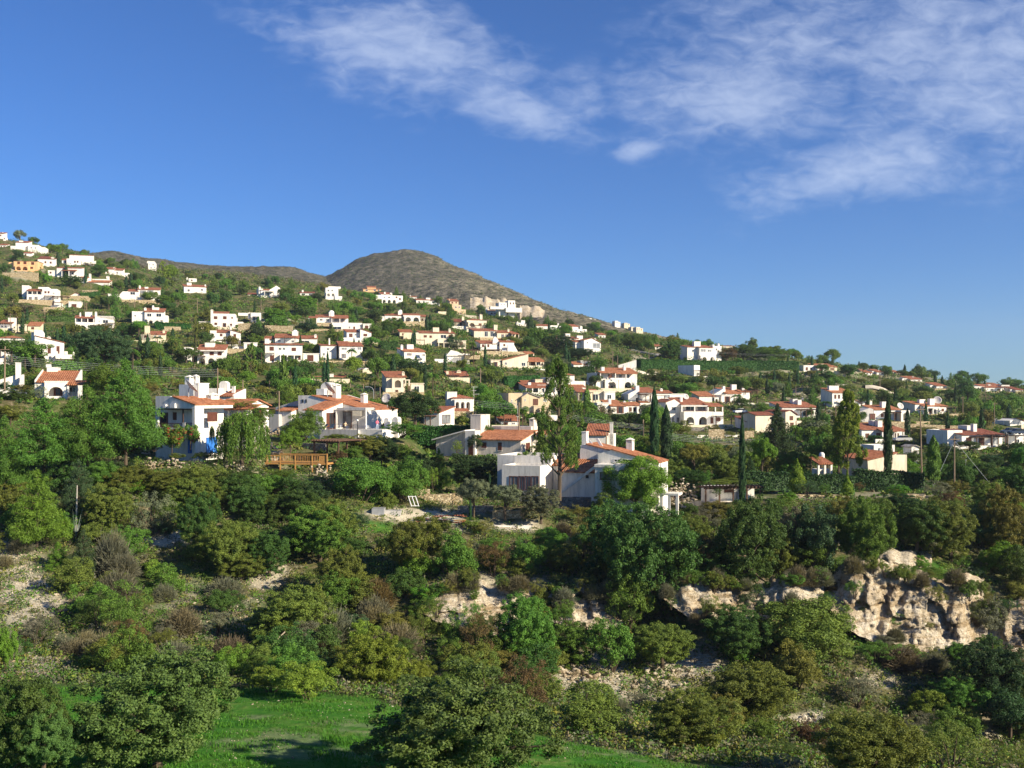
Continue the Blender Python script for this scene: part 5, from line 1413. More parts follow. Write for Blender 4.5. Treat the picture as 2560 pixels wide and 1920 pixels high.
H('Z4', (1160, 1255), 'two-storey white villa with red roof, dark balcony and two wide arches', 16,
  [('B', 1050, 1270, 1075, None, 8, 's', 2.5, .3), ('P', 1048, 1280, 1085, 1140, 2.4, 'f', 2.5, 3), ('A', 1070, 1290, 1140, 1252, 2, 2.4, 2.5, .62, .62), ('B', 1290, 1412, 1138, None, 6, 'n', .2), ('P', 1275, 1412, 1090, 1138, 3, 't', 3, 3), ('R', 1275, 1412, 1112, 1138, .3, .06, 'k'), ('R', 1068, 1280, 1124, 1142, .15, .06, 'k'), ('G', [(915, None), (915, 1055), (985, 1030), (1050, 1075), (1050, None)], 8, [1], 3), ('C', 1042, 1060, 1018, 1070, 5, 'b'), ('C', 945, 985, 1035, 1065, 4, 'b'), ('D', 1085, 1010, 28, 8, .3, .5, 1),
   ('W', 965, 1000, 1095, 1128, 'k', 3), ('W', 1085, 1170, 1090, 1130, 'k', 2.5), ('W', 1190, 1250, 1090, 1138, 'g', 2.5), ('W', 1300, 1325, 1185, 1240, 'b', .2), ('W', 1345, 1385, 1185, 1220, 'b', .2), ('W', 965, 985, 1185, 1230, 'k', 3), ('W', 1005, 1030, 1185, 1230, 'k', 3)])
H('Z8', (1720, 468), 'white bungalow with orange roof and brown-shuttered doors beside a red gazebo', 18,
  [('B', 1615, 1745, 398, None, 7, 's', 0, .3), ('B', 1745, 1870, 392, None, 7, 'x', .5), ('C', 1597, 1618, 338, 390, 1.5, 'b'), ('C', 1725, 1745, 355, 392, 3), ('W', 1665, 1725, 405, 460, 'd'), ('W', 1772, 1795, 408, 445, 'n', .5), ('W', 1808, 1830, 408, 445, 'n', .5), ('C', 1868, 1885, 388, 450, -1, 'b')], tile=TILEO)
H('Z4', (1265, 1062), 'low white house with orange roof strip on the garden terrace', 14, [('B', 1202, 1335, 1005, None, 7, 's', 1, .3), ('B', 1335, 1375, 1015, None, 6, 'f', 1.5), ('A', 1335, 1372, 1018, 1060, 1, 1, 1.4, .6, .8)], tile=TILEO)
H('Z4', (1500, 1062), 'white house with deep tiled porch and three chimneys', 16, [('B', 1430, 1560, 970, None, 7, 's', 2.2, .3), ('P', 1435, 1570, 980, 1055, 2.2, 't', 2.2, 3), ('G', [(1345, None), (1345, 980), (1410, 940), (1430, 950), (1430, None)], 7, [], 2), ('B', 1560, 1640, 968, None, 6, 'x', 1.5), ('C', 1408, 1428, 920, 960, 3, 'b'), ('C', 1485, 1525, 905, 945, 5, 'b'), ('C', 1575, 1595, 935, 970, 3), ('P', 1600, 1715, 950, 990, 4, 'w', 5, 3), ('W', 1460, 1500, 995, 1045, 'k', 2.2)], tile=TILEO)
H('Z5', (200, 855), 'long white bungalow with red roof behind the dark fir', 12, [('B', 120, 425, 755, None, 8, 's', 0, .26), ('C', 215, 255, 685, 730, 4, 'b', 2), ('C', 258, 290, 692, 740, 3, 'b'), ('P', 280, 430, 770, 840, 2.2, 'w', 0, 4), ('W', 300, 340, 785, 830, 'k'), ('W', 370, 395, 785, 830, 'k'), ('D', 300, 680, 10, 5, -.6, .4, .6), ('W', 150, 180, 775, 800, 'b')])
H('Z9', (1100, 300), 'white gabled house half hidden by the dark fir', 24, [('G', [(1050, None), (1050, 100), (1095, 88), (1145, 125), (1145, None)], 8, [1, 2], 1), ('B', 1145, 1188, 180, None, 6, 'f', .8), ('B', 790, 950, 130, None, 6, 'x', 4), ('W', 1085, 1115, 138, 175, 'n', 1), ('W', 1090, 1120, 195, 240, 'n', 1), ('W', 1155, 1175, 230, 280, 'n', .8)], wall=plaster('ivory_plaster', (0.70, 0.62, 0.48)), tile=TILED)
H('Z9', (810, 258), 'white cottage with dark red roof and lone chimney below the balcony villa', 18, [('B', 715, 880, 188, None, 6, 's', 0, .3), ('C', 808, 832, 132, 190, 1, 'b'), ('W', 755, 780, 205, 235, 'k'), ('W', 815, 850, 205, 240, 'n')], tile=TILED)
H('Z5', (625, 762), 'narrow two-storey white house with paired brown windows below the switchback road', 14,
  [('B', 555, 725, 628, None, 7, 's', 0, .3), ('C', 530, 612, 570, 620, 3, 'b'), ('W', 573, 590, 645, 680, 'n'), ('W', 605, 622, 645, 680, 'n'), ('W', 652, 668, 645, 672, 'n'), ('W', 685, 702, 645, 672, 'n'), ('G', [(725, None), (725, 675), (800, 720), (805, None)], 6, [1], .5), ('W', 590, 615, 700, 755, 'k'), ('R', 600, 740, 695, 712, -.8, .2)], tile=TILEO)
for px_, py_, w_, h_, lb, t_ in ((455, 440, 280, 55, 'cream house with orange roof beside a slim cypress on the crest', TILEO), (950, 475, 100, 40, 'white house with red roof on the descending crest', TILE), (850, 472, 100, 28, 'white gabled house next to crest trees', TILE), (1120, 472, 80, 25, 'cream house under the second crest cypress', TILE), (1245, 540, 170, 45, 'white house with wide flat roofs along the crest', TILE), (1470, 588, 140, 30, 'little pink-roofed house on the far slope', TILE), (1900, 618, 270, 55, 'long white house with broad red roof near the far end of the crest', TILE), (2150, 622, 110, 28, 'white house low on the far crest end', TILED), (1960, 585, 130, 28, 'white flat-roofed house behind the broad red roof', TILE)):
    H('Z5', (px_, py_), lb, 14, [('B', px_ - w_ * .1, px_ + w_ / 2, py_ - h_ * .62, None, 8, 's', 0, .28), ('B', px_ - w_ / 2, px_ - w_ * .1, py_ - h_ * .8, None, 8, 'f', 1.5), ('C', px_ + w_ * .02, px_ + w_ * .1, py_ - h_ * 1.1, py_ - h_ * .6, 4), ('W', px_ - w_ * .35, px_ - w_ * .25, py_ - h_ * .5, py_ - h_ * .12, 'k', 1.5), ('W', px_ + w_ * .08, px_ + w_ * .18, py_ - h_ * .45, py_ - h_ * .1, 'k'), ('W', px_ + w_ * .3, px_ + w_ * .4, py_ - h_ * .45, py_ - h_ * .1, 'b')], tile=t_, wall=CREAM if 'cream' in lb else WHITE)
H('Z5', (1080, 872), 'white house with shaded gable end, dark windows and arched porch', 14,
  [('B', 915, 1140, 775, None, 6, 's', 2, .28), ('G', [(785, None), (785, 795), (880, 760), (910, 770), (910, None)], 7, [], 1, .2, GREYW), ('A', 1150, 1225, 785, 868, 1, 2.2, 2, .5, .8), ('P', 1040, 1150, 795, 868, 2.4, 'w', 2, 3), ('C', 985, 1030, 708, 755, 4, 'b'), ('D', 1140, 745, 32, 7, .3, .5, .8), ('W', 805, 855, 808, 840, 'k', 1), ('W', 880, 925, 808, 860, 'n', .9), ('W', 975, 1000, 808, 838, 'b', 2), ('W', 1090, 1130, 800, 862, 'n', 2)], tile=TILEO)  # gable end of the white house: its shade painted as grey plaster
H('Z5', (1410, 818), 'white cottage with big grey dish rising behind its orange roof', 20,
  [('B', 1345, 1545, 745, None, 6, 's', 1.5, .26), ('B', 1270, 1350, 728, None, 6, 's', 3, .22), ('C', 1310, 1360, 688, 730, 4, 'b'), ('C', 1400, 1440, 682, 742, 2.5, 'b'), ('D', 1462, 695, 36, 6, -.25, .35, 1), ('P', 1375, 1480, 755, 812, 2, 'f', 1.5, 3), ('W', 1390, 1415, 768, 808, 'n', 1.5), ('W', 1430, 1455, 768, 808, 'k', 1.5), ('W', 1500, 1520, 765, 790, 'b', 1.5)], tile=TILEO)
H('Z5', (985, 1040), 'white bungalow with red roof and twin roof blocks behind an ivy pole', 12,
  [('B', 810, 1160, 948, None, 8, 's', 0, .24), ('C', 905, 950, 872, 925, 4, 'b', 2), ('C', 950, 988, 872, 930, 2.5, 'b'), ('W', 842, 875, 980, 1020, 'n'), ('W', 935, 970, 975, 1010, 'b'), ('P', 985, 1180, 960, 1035, 2.4, 't', 0, 4), ('W', 1060, 1090, 980, 1030, 'w'), ('W', 1095, 1130, 978, 1032, 'n')])
H('Z5', (1850, 1085), 'white bungalow with brown-red roof, glass door and front terrace wall', 16,
  [('B', 1675, 2025, 992, None, 7, 's', 0, .2), ('B', 1550, 1680, 952, None, 7, 'f', 2), ('C', 1720, 1775, 915, 955, 5, 'b', 3), ('C', 1775, 1805, 902, 970, 3, 'b'), ('P', 1800, 2060, 1005, 1080, 2, 'w', 0, 5), ('W', 1712, 1758, 1015, 1050, 'b'), ('W', 1820, 1868, 1015, 1082, 'n'), ('W', 1935, 1990, 1015, 1080, 'w'), ('R', 1815, 2085, 1085, 1160, -2.6, .3, 'w', 2.5), ('R', 1600, 1815, 1075, 1100, -1, .3, 'w', 1), ('W', 1610, 1640, 1010, 1060, 'k', 2)], tile=TILED)
H('Z5', (2140, 1082), 'flat-roofed white block with one small window at the photo edge', 14, [('B', 2070, 2240, 978, None, 6, 'f'), ('W', 2130, 2172, 1028, 1062, 'k')])
H('Z5', (2130, 915), 'white gabled house with dormer roof at the photo edge', 20, [('G', [(2090, None), (2090, 870), (2150, 852), (2240, 880), (2240, None)], 8, [2], 0), ('B', 2030, 2092, 880, None, 6, 'f', 2), ('W', 2160, 2190, 880, 905, 'w')])
H('Z5', (950, 1320), 'low cream building with sloping red roof behind the ivy-wrapped column', 14, [('G', [(880, None), (860, 1210), (1110, 1150), (1110, None)], 7, [1], 0), ('B', 1110, 1200, 1165, None, 6, 'f', 1)], wall=plaster('ivory_plaster', (0.70, 0.62, 0.48)), D=148)
H('Z5', (1000, 1143), 'flat white plant room with round fan grille', 14, [('B', 915, 1095, 1080, None, 4, 'f'), ('L', 965, 1010, 1105, 1138, .2, 0, METAL, 'air_conditioner')], name='plant_room', cat='building', D=185)
H('Z5', (1272, 1145), 'tiny white shed with pitched roof and dark opening', 14, [('G', [(1240, None), (1240, 1098), (1268, 1085), (1305, 1100), (1305, None)], 2.5, [1, 2], 0), ('W', 1262, 1285, 1104, 1118, 'k')], name='shed', cat='shed', tile=SLATE, D=188)
H('Z5', (490, 1310), 'small red-roofed garden kiosk with green posts', 14, [('P', 430, 560, 1240, 1310, 3, 't', 2, 3), ('B', 440, 550, 1290, None, 2, 'n', 1.5), ('O', 465, 1165, 24, 3)], name='garden_kiosk', cat='kiosk', D=152)
H('Z8', (1510, 660), 'small villa roof with white chimney just behind the large villa', -10, [('B', 1405, 1575, 650, None, 6, 's', 0, .3), ('C', 1605, 1632, 545, 660, 1, 'b'), ('B', 1575, 1640, 640, None, 5, 'f', 1)], D=185, sink=6)
H('Z7', (1080, 300), 'low red roofs hidden behind the dish-topped bungalow', 10, [('B', 980, 1060, 335, None, 6, 's', 0, .4), ('B', 1065, 1255, 312, None, 6, 's', 2, .3), ('B', 925, 985, 298, None, 5, 'f', 1), ('C', 1100, 1155, 260, 300, 4, 'b')], sink=5)
H('Z2', (1700, 1335), 'cream house with one tall arched window and red eave', 16, [('B', 1610, 1775, 1185, None, 7, 's', 1.8, .3), ('A', 1660, 1760, 1200, 1275, 1, 1.6, 1.8, .55, .85), ('C', 1745, 1768, 1138, 1190, 3), ('R', 1605, 1760, 1280, 1335, -.5, .3, 'w', 2), ('W', 1690, 1712, 1295, 1330, 'n', -.52), ('P', 1770, 1815, 1205, 1260, 2, 'f', 1.8, 2)], wall=plaster('ivory_plaster', (0.70, 0.62, 0.48)))
H('Z4', (1200, 1345), 'white garden gate lodge with square pillars and dark doorway', 10, [('U', [(1200, None), (1200, 1355), (1215, 1355), (1215, None)], .4, 0, WHITE, 'pillar'), ('U', [(1270, None), (1270, 1355), (1288, 1355), (1288, None)], .4, 0, WHITE, 'pillar'), ('L', 1216, 1269, 1372, 1378, .2, .3), ('B', 1290, 1450, 1372, None, 4, 's', 1, .3)], name='gate_lodge', cat='gate', tile=TILED, sink=1.5, wall=plaster('ivory_plaster', (0.70, 0.62, 0.48)))
H('Z9', (590, 870), 'low white garden room under a vine-covered pergola', 8, [('B', 395, 780, 755, None, 3.5, 'n', 1.5), ('P', 350, 850, 748, 870, 2.2, 'w', 1.5, 5), ('W', 520, 600, 770, 800, 'n', 1.5), ('W', 620, 640, 790, 860, 'k', 1.5)], name='garden_room', D=131, sink=4)
for z_, x_, y_, w_, h_, rf, wl, lb in (('Z1', 828, 1078, 56, 55, 'f', CREAM, 'tiny ochre block beside the brown round tree'), ('Z2', 1425, 1140, 115, 36, 'f', WHITE, 'low white block under the glazed-bay villa'), ('Z3', 1745, 852, 62, 32, 's', WHITE, 'low white house next to the bare poplar trunk'), ('Z4', 190, 1050, 70, 80, 's', CREAM, 'cream lean-to below the turret house'), ('Z4', 320, 1055, 60, 85, 'f', WHITE, 'white garage block under the grand villa'),
                                       ('Z8', 1480, 362, 90, 70, 's', WHITE, 'white cottage tucked under the grand villa terrace'), ('Z3', 50, 832, 105, 38, 's', CREAM, 'low cream house with dull red roof above the plain white house'), ('Z2', 1935, 712, 70, 48, 's', CREAM, 'small red-roofed house beside the big-arch bungalow'), ('Z8', 740, 566, 150, 40, 's', WHITE, 'red roof showing behind the street-lamp pole'), ('Z2', 120, 1020, 60, 40, 'f', WHITE, 'white porch block near the twin-arch house'),
                                       ('Z3', 1120, 1290, 80, 40, 's', CREAM, 'cream house with low red roof near the sand-coloured house'), ('Z5', 1490, 1060, 110, 62, 'f', GREYW, 'shaded grey shed beside the front-terrace bungalow'), ('Z4', 2150, 792, 90, 55, 'f', WHITE, 'white boxy house where the long hedge ends'), ('Z1', 1480, 905, 90, 36, 'f', WHITE, 'long white garden block beside the twin-loggia villa')):
    H(z_, (x_, y_), lb, 14, [('B', x_ - w_ / 2, x_ + w_ / 2, y_ - h_, None, 5.5, rf), ('W', x_ - w_ * .3, x_ - w_ * .1, y_ - h_ * .7, y_ - h_ * .2, 'b'), ('W', x_ + w_ * .12, x_ + w_ * .32, y_ - h_ * .7, y_ - h_ * .2, 'k')], wall=wl)
# ------------------------------------------------------------------ things around the houses
PROT = []        # (px0, px1, py0, py1, D): picture areas of small things that plants must not hide
MARKS = []       # (label phrase, px, py): landmarks for naming plants


def zp(z, x, y):
    o = ZO[z]
    return o[0] + x / o[2], o[1] + y / o[2]


ZO['B1'] = (0, 1200, 2.305); ZO['B2'] = (760, 1200, 2.305); ZO['B3'] = (1600, 1200, 2.304)
rng = random.Random(7)
nrng = np.random.default_rng(7)


def protect(z, x0, x1, y0, y1, D):
    a = zp(z, x0, y0); b = zp(z, x1, y1)
    PROT.append((a[0], b[0], a[1], b[1], D))


# the timber deck
def op_K(s, x0, x1, yt, yb, off, mat, pitch=.22, w=.05, name='railing'):
    a, b, zt, zb = s.span(x0, x1, yt, yb, off)
    m = MB()
    m.box(a, b, off - .03, off + .06, zt - .09, zt); m.box(a, b, off, off + .05, zb + .12, zb + .2)
    n = int((b - a) / pitch)
    for i in range(n + 1):
        u = a + (b - a) * i / n
        m.box(u - w / 2, u + w / 2, off + .003, off + .045, zb + .203, zt - .093)
    m.build(name, mat, s.root)


def op_X(s, x, yt, yb, off, r=.07, mat=None, name='post'):
    X = s.X(x, off)
    m = MB(); m.box(X - r, X + r, off - r, off + r, s.Zv(yb, X, off), s.Zv(yt, X, off)); m.build(name, mat or PINE_WOOD, s.root)


House.op_K, House.op_X = op_K, op_X
nH = len(FOOT)
H('N4', (510, 1500), 'golden timber deck with slatted railing, raised on tall posts', -10,
  [('L', 15, 1010, 1385, 1412, 3.6, 3.6, PINE_WOOD, 'deck_floor'), ('K', 258, 880, 1255, 1392, 0, PINE_WOOD), ('K', 15, 258, 1262, 1375, 2.2, PINE_WOOD, .5), ('L', 885, 1010, 1245, 1392, .06, .1, PINE_WOOD, 'rail_panel'), ('L', 255, 1012, 1240, 1252, .16, .1, PINE_WOOD, 'handrail'),
   ('X', 45, 1255, 1515, 2.2), ('X', 258, 1250, 1530, .02), ('X', 498, 1250, 1640, .02), ('X', 768, 1245, 1660, .02), ('X', 1005, 1238, 1530, .02)], name='timber_deck', cat='deck', D=126.5, group=None)
protect('N4', 5, 1015, 1235, 1440, 126.5)
H('N4', (985, 1290), 'dark garden pergola with flat slatted roof above the timber deck', -32, [('P', 775, 1195, 1022, 1290, 4.2, 'w', 2.0, 2), ('R', 590, 985, 1075, 1300, 3.5, .4, 'g'), ('P', 980, 1330, 1018, 1290, 4, 'w', 4.5, 2)], name='garden_pergola', cat='pergola', D=134, group=None)
protect('N4', 690, 1440, 980, 1055, 134); protect('N4', 760, 1200, 1055, 1240, 133)
MARKS += [('golden timber deck', 742, 1150), ('slatted garden pergola', 830, 1100)]
del FOOT[nH:]


def skin_person(name, loc, rz, pose, label, cols, cat='person'):
    J, E = pose
    me = bpy.data.meshes.new(name)
    ks = list(J)
    me.from_pydata([J[k][:3] for k in ks], [(ks.index(a), ks.index(b)) for a, b in E], [])
    o = bpy.data.objects.new(name, me)
    S.collection.objects.link(o)
    o.modifiers.new('skin', 'SKIN')
    for i, k in enumerate(ks):
        v = me.skin_vertices[0].data[i]
        v.radius = (J[k][3], J[k][3] * J[k][4]) if len(J[k]) > 4 else (J[k][3], J[k][3])
        v.use_root = k == 'pelvis'
    o.modifiers.new('sub', 'SUBSURF').levels = 2
    o.modifiers['sub'].render_levels = 2
    dg = bpy.context.evaluated_depsgraph_get()
    m2 = bpy.data.meshes.new_from_object(o.evaluated_get(dg))
    o.modifiers.clear()
    o.data = m2
    m2.materials.clear()
    for c in cols:
        m2.materials.append(c)
    top = J['crown'][2]; neck = J['neck'][2]; hip = J['pelvis'][2]
    hands = [Vector(J[k][:3]) for k in J if k.startswith('hand')]
    legs = [Vector(J[k][:3]) for k in J if k.startswith(('knee', 'ankle', 'toe'))]
    for p in m2.polygons:
        c = p.center
        if c.z > neck + .02:
            p.material_index = 3 if c.z > top - .07 or c.y > J['crown'][1] + .05 else 0
        elif any((c - h).length < .13 for h in hands):
            p.material_index = 0
        elif c.z < hip + .03 or (legs and min((c - q).length for q in legs) < .24):
            p.material_index = 2
        else:
            p.material_index = 1
        p.use_smooth = True
    o.location = loc
    o.rotation_euler = (0, 0, rz)
    tag(o, label, cat)
    return o


SKIN = plain('skin', (0.5, 0.29, 0.19), .6, .05)
PINK = plain('pink_cloth', (0.72, 0.16, 0.24), .9, .1)
JEANS = plain('pale_blue_cloth', (0.38, 0.44, 0.55), .9, .1)
BUFF = plain('buff_cloth', (0.62, 0.5, 0.33), .9, .1)
HAIRL = plain('fair_hair', (0.5, 0.36, 0.2), .8, .1)
HAIRG = plain('grey_hair', (0.45, 0.43, 0.4), .8, .1)
stand = ({'pelvis': (0, 0, .92, .155, .75), 'waist': (0, 0, 1.08, .14, .75), 'chest': (0, 0, 1.30, .165, .7), 'neck': (0, -.01, 1.45, .058), 'head': (0, -.03, 1.57, .085), 'crown': (0, -.01, 1.66, .075),
          'sh1': (.17, 0, 1.38, .06), 'el1': (.24, -.03, 1.12, .046), 'hand1': (.12, -.22, 1.16, .035), 'sh2': (-.17, 0, 1.38, .06), 'el2': (-.25, -.02, 1.12, .046), 'hand2': (-.10, -.24, 1.14, .035),
          'hip1': (.09, 0, .86, .10), 'knee1': (.10, -.02, .48, .068), 'ankle1': (.10, .02, .08, .045), 'toe1': (.11, -.13, .035, .035), 'hip2': (-.09, 0, .86, .10), 'knee2': (-.11, 0, .48, .068), 'ankle2': (-.12, .04, .08, .045), 'toe2': (-.13, -.11, .035, .035)},
         [('pelvis', 'waist'), ('waist', 'chest'), ('chest', 'neck'), ('neck', 'head'), ('head', 'crown'), ('chest', 'sh1'), ('sh1', 'el1'), ('el1', 'hand1'), ('chest', 'sh2'), ('sh2', 'el2'), ('el2', 'hand2'), ('pelvis', 'hip1'), ('hip1', 'knee1'), ('knee1', 'ankle1'), ('ankle1', 'toe1'), ('pelvis', 'hip2'), ('hip2', 'knee2'), ('knee2', 'ankle2'), ('ankle2', 'toe2')])
sit = ({'pelvis': (0, .05, .52, .16, .8), 'waist': (0, .06, .70, .14, .75), 'chest': (0, .02, .92, .16, .7), 'neck': (0, -.02, 1.07, .058), 'head': (0, -.05, 1.19, .085), 'crown': (0, -.03, 1.28, .075),
        'sh1': (.17, .02, 1.0, .06), 'el1': (.22, -.12, .78, .046), 'hand1': (.14, -.36, .78, .035), 'sh2': (-.17, .02, 1.0, .06), 'el2': (-.23, -.12, .78, .046), 'hand2': (-.12, -.36, .78, .035),
        'hip1': (.10, -.02, .52, .10), 'knee1': (.12, -.42, .50, .07), 'ankle1': (.12, -.42, .09, .045), 'toe1': (.12, -.58, .04, .035), 'hip2': (-.10, -.02, .52, .10), 'knee2': (-.12, -.40, .50, .07), 'ankle2': (-.13, -.36, .09, .045), 'toe2': (-.13, -.52, .04, .035)}, stand[1])
TZ = atd(*zp('N4', 930, 852), 157).z - .02        # terrace floor of the big bungalow


def on_terrace(x, y=838, D=None):
    px, py = zp('N4', x, y)
    D = D or 157.5
    return Vector(((px - 1280) / F * D, D, TZ))


TZ = atd(*zp('N4', 1200, 862), 156.5).z
skin_person('person', on_terrace(1806, D=156.2), .3, stand, 'person in pink top and pale trousers standing at the terrace edge', [SKIN, PINK, JEANS, HAIRL])
skin_person('person', on_terrace(1300, D=157.5), .9, sit, 'person in buff top sitting at the terrace table', [SKIN, BUFF, JEANS, HAIRG])
protect('N4', 1180, 1860, 640, 850, 155)
WPL = plain('white_plastic', (0.78, 0.78, 0.76), .4, .05)
NAVY = plain('navy_fabric', (0.02, 0.045, 0.09), .9, .15)


def chair(loc, rz, mat, label, grp=None):
    r = empty('garden_chair', loc, rz)
    tag(r, label, 'chair', grp)
    m = MB(); m.box(-.24, .24, -.24, .24, .42, .46); m.build('seat', mat, r)
    m = MB(); m.prismx([(.20, .47), (.30, .98), (.34, .98), (.24, .47)], -.24, .24); m.build('backrest', mat, r)
    for sx in (-1, 1):
        for sy in (-1, 1):
            m = MB(); m.tube([(sx * .21, sy * .2, .42), (sx * .24, sy * .25, 0)], .022, 6); m.build('leg', mat, r)
        m = MB(); m.box(sx * .26 - .025, sx * .26 + .025, -.24, .24, .64, .67); m.box(sx * .26 - .02, sx * .26 + .02, -.22, -.18, .46, .64); m.build('armrest', mat, r)
    return r


def lounger(loc, rz, mat, label):
    r = empty('sun_lounger', loc, rz)
    tag(r, label, 'sun lounger')
    m = MB(); m.box(-.33, .33, -1.0, .35, .30, .37); m.build('seat', mat, r)
    m = MB(); m.prismx([(.352, .31), (.95, .88), (.91, .94), (.352, .37)], -.33, .33); m.build('backrest', mat, r)
    for sx in (-1, 1):
        for sy in (-.9, .3):
            m = MB(); m.tube([(sx * .3, sy, .30), (sx * .3, sy, 0)], .025, 6); m.build('leg', METAL, r)


chair(on_terrace(1212, D=157.8), -.6, WPL, 'white plastic chair by the brown terrace doors')
chair(on_terrace(1640, D=156.5), 2.2, WPL, 'white reclined chair near the person in pink')
chair(on_terrace(1290, D=157.75), .9, WOOD, 'dark chair under the seated person')
lounger(on_terrace(1050, D=157.3), -.5, NAVY, 'navy sun lounger before the brown double doors')
lounger(on_terrace(925, D=156.2), -.9, NAVY, 'navy sun lounger at the terrace corner by the clipped bush')
tb = empty('garden_table', on_terrace(1390, D=157.1)); tag(tb, 'dark round garden table beside the seated person', 'table')
m = MB(); m.cyl((0, 0, .70), .55, .04, 20); m.build('tabletop', WOOD, tb)
for a in range(3):
    m = MB(); m.tube([(0.05 * math.cos(a * 2.1), .05 * math.sin(a * 2.1), .70), (.4 * math.cos(a * 2.1), .4 * math.sin(a * 2.1), 0)], .03); m.build('leg', WOOD, tb)
# railing along the terrace
rr = empty('terrace_railing', on_terrace(1200, D=155.4)); tag(rr, 'thin dark railing along the terrace of the dish-topped bungalow', 'railing')
m = MB()
xs = [on_terrace(x, D=155.4).x - rr.location.x for x in (895, 1500)]
m.tube([(xs[0], 0, .95), (xs[1], 0, .95)], .02, 5); m.build('handrail', DARK, rr)
for i in range(9):
    u = xs[0] + (xs[1] - xs[0]) * i / 8
    m = MB(); m.tube([(u, 0, 0), (u, 0, .94)], .02, 5); m.build('baluster', DARK, rr)


# globe lamp, street lamps
def lamp(p, h, label, kind):
    r = empty('street_lamp', p); tag(r, label, 'lamp')
    if kind == 'globe':
        m = MB(); m.tube([(0, 0, -.5), (0, 0, h - .25)], .06, 8); m.build('pole', DARK, r)
        m = MB(); m.dome((0, 0, h - .12), .17, 0, 12, 8); m.build('globe', WPL, r, True)
    else:
        d = -1 if kind == 'l' else 1
        m = MB(); m.tube([(0, 0, -.5), (0, 0, h - .9), (d * .3, 0, h - .3), (d * .9, 0, h - .02), (d * 1.6, 0, h)], .06, 8); m.build('pole', METAL, r)
        m = MB(); m.box(d * 1.6 - .35, d * 1.6 + .35, -.12, .12, h - .1, h + .06); m.build('lamp_head', METAL, r)
    return r


p = atd(*zp('N4', 1490, 1060), 150); lamp(p, (1060 - 695) / 6.379 / F * 150, 'dark globe lamp post before the terrace wall', 'globe')
p = at(*zp('Z8', 808, 590), 165); lamp(p, 220 / 3.456 / F * p.y, 'grey curved street lamp beside the wooden pole', 'l')
p = at(*zp('Z7', 1500, 500), 165); lamp(p, 90 / 3.456 / F * p.y + 1, 'grey street lamp near the small roof chimney', 'l')

# utility poles
POLES = [('Z6', 40, 20, 345, 150, .01), ('N2', 1272, 0, 470, 168, 0), ('Z1', 733, 670, 765, 0, 0), ('Z1', 748, 675, 762, 0, 0), ('Z1', 785, 515, 578, 0, 0), ('Z1', 387, 718, 800, 0, 0), ('Z1', 1163, 650, 742, 0, 0), ('Z1', 1705, 640, 765, 0, 0), ('Z1', 88, 775, 945, 0, 0), ('Z1', 150, 805, 945, 0, 0),
         ('Z1', 1058, 900, 975, 0, 0), ('Z2', 527, 515, 605, 0, 0), ('Z2', 1015, 515, 592, 0, 0), ('Z2', 370, 1210, 1330, 0, 0), ('Z2', 600, 1205, 1290, 0, 0), ('Z2', 683, 1305, 1430, 165, 0), ('Z3', 695, 1110, 1260, 0, 0), ('Z3', 1838, 965, 1090, 0, 0), ('Z3', 1880, 1000, 1095, 0, 0), ('Z3', 2150, 950, 1055, 0, 0),
         ('Z4', 455, 615, 738, 0, 0), ('Z4', 1325, 930, 1065, 0, 0), ('Z4', 770, 800, 875, 0, 0), ('Z4', 718, 1210, 1400, 0, 0), ('Z4', 2037, 925, 1035, 0, 0), ('Z5', 240, 580, 690, 0, 0), ('Z5', 967, 455, 615, 0, 0), ('Z5', 1330, 745, 1310, 150, -.03), ('Z5', 1610, 1000, 1400, 140, 0), ('Z5', 1683, 665, 865, 0, 0),
         ('Z5', 1955, 715, 945, 0, 0), ('Z5', 585, 740, 955, 0, 0), ('Z5', 200, 1035, 1155, 0, 0), ('Z5', 1880, 570, 715, 0, 0), ('Z5', 1260, 1020, 1085, 0, 0), ('Z8', 820, 365, 590, 172, 0), ('Z8', 488, 70, 220, 0, 0), ('Z8', 1895, 515, 690, 0, 0), ('Z8', 1575, 620, 735, 160, 0), ('Z7', 1300, 345, 410, 0, 0), ('Z7', 1412, 345, 410, 0, 0), ('Z7', 1555, 375, 470, 0, 0), ('Z9', 675, 345, 470, 160, 0)]
polelist = []
for z, x, yt, yb, D, lean in POLES:
    px, py = zp(z, x, yb)
    p = at(px, py) if not D else atd(px, py, D)
    h = (yb - yt) / ZO[z][2] / F * p.y
    r = empty('utility_pole', p)
    r['category'] = 'utility pole'; r['group'] = 'wooden utility poles on the hillside'
    rad = .13 if p.y < 200 else .15
    m = MB(); m.tube([(0, 0, -1.0), (lean * h, 0, h)], rad, 8, 0, rad * .7); m.build('pole', POLE, r)
    if h > 5.5:
        m = MB(); m.box(lean * h - .7, lean * h + .7, -rad - .1, -rad, h - .55, h - .43); m.build('crossarm', POLE, r)
    polelist.append((r, px, py, h, p))
    PROT.append((px - 3, px + 3, py - h * F / p.y, py - h * F / p.y * .35, p.y))
# stays of the guyed pole
gp = [q for q in polelist if abs(q[1] - zp('Z5', 1610, 0)[0]) < 1][0]
for sx, yy in ((-3.2, -.5), (5.5, .5)):
    m = MB(); m.tube([(0, 0, gp[3] * .9), (sx, yy, -.6)], .022, 5); m.build('stay_wire', WIRE, gp[0])


def wires(a, b, n, drop, sag, label, r=.014):
    """n wires between two picture points at given distances (x, y rows of the uppermost)"""
    A, B = atd(*a), atd(*b)
    t = empty('power_line', A); tag(t, label, 'power line', 'overhead wires')
    for i in range(n):
        off = Vector((0.12 * i, 0.1 * i, -drop * i))
        pts = []
        for k in range(13):
            f = k / 12
            q = A.lerp(B, f) + off - A
            q.z -= sag * 4 * f * (1 - f)
            pts.append(q)
        m = MB(); m.tube(pts, r, 4); m.build('wire', WIRE, t)


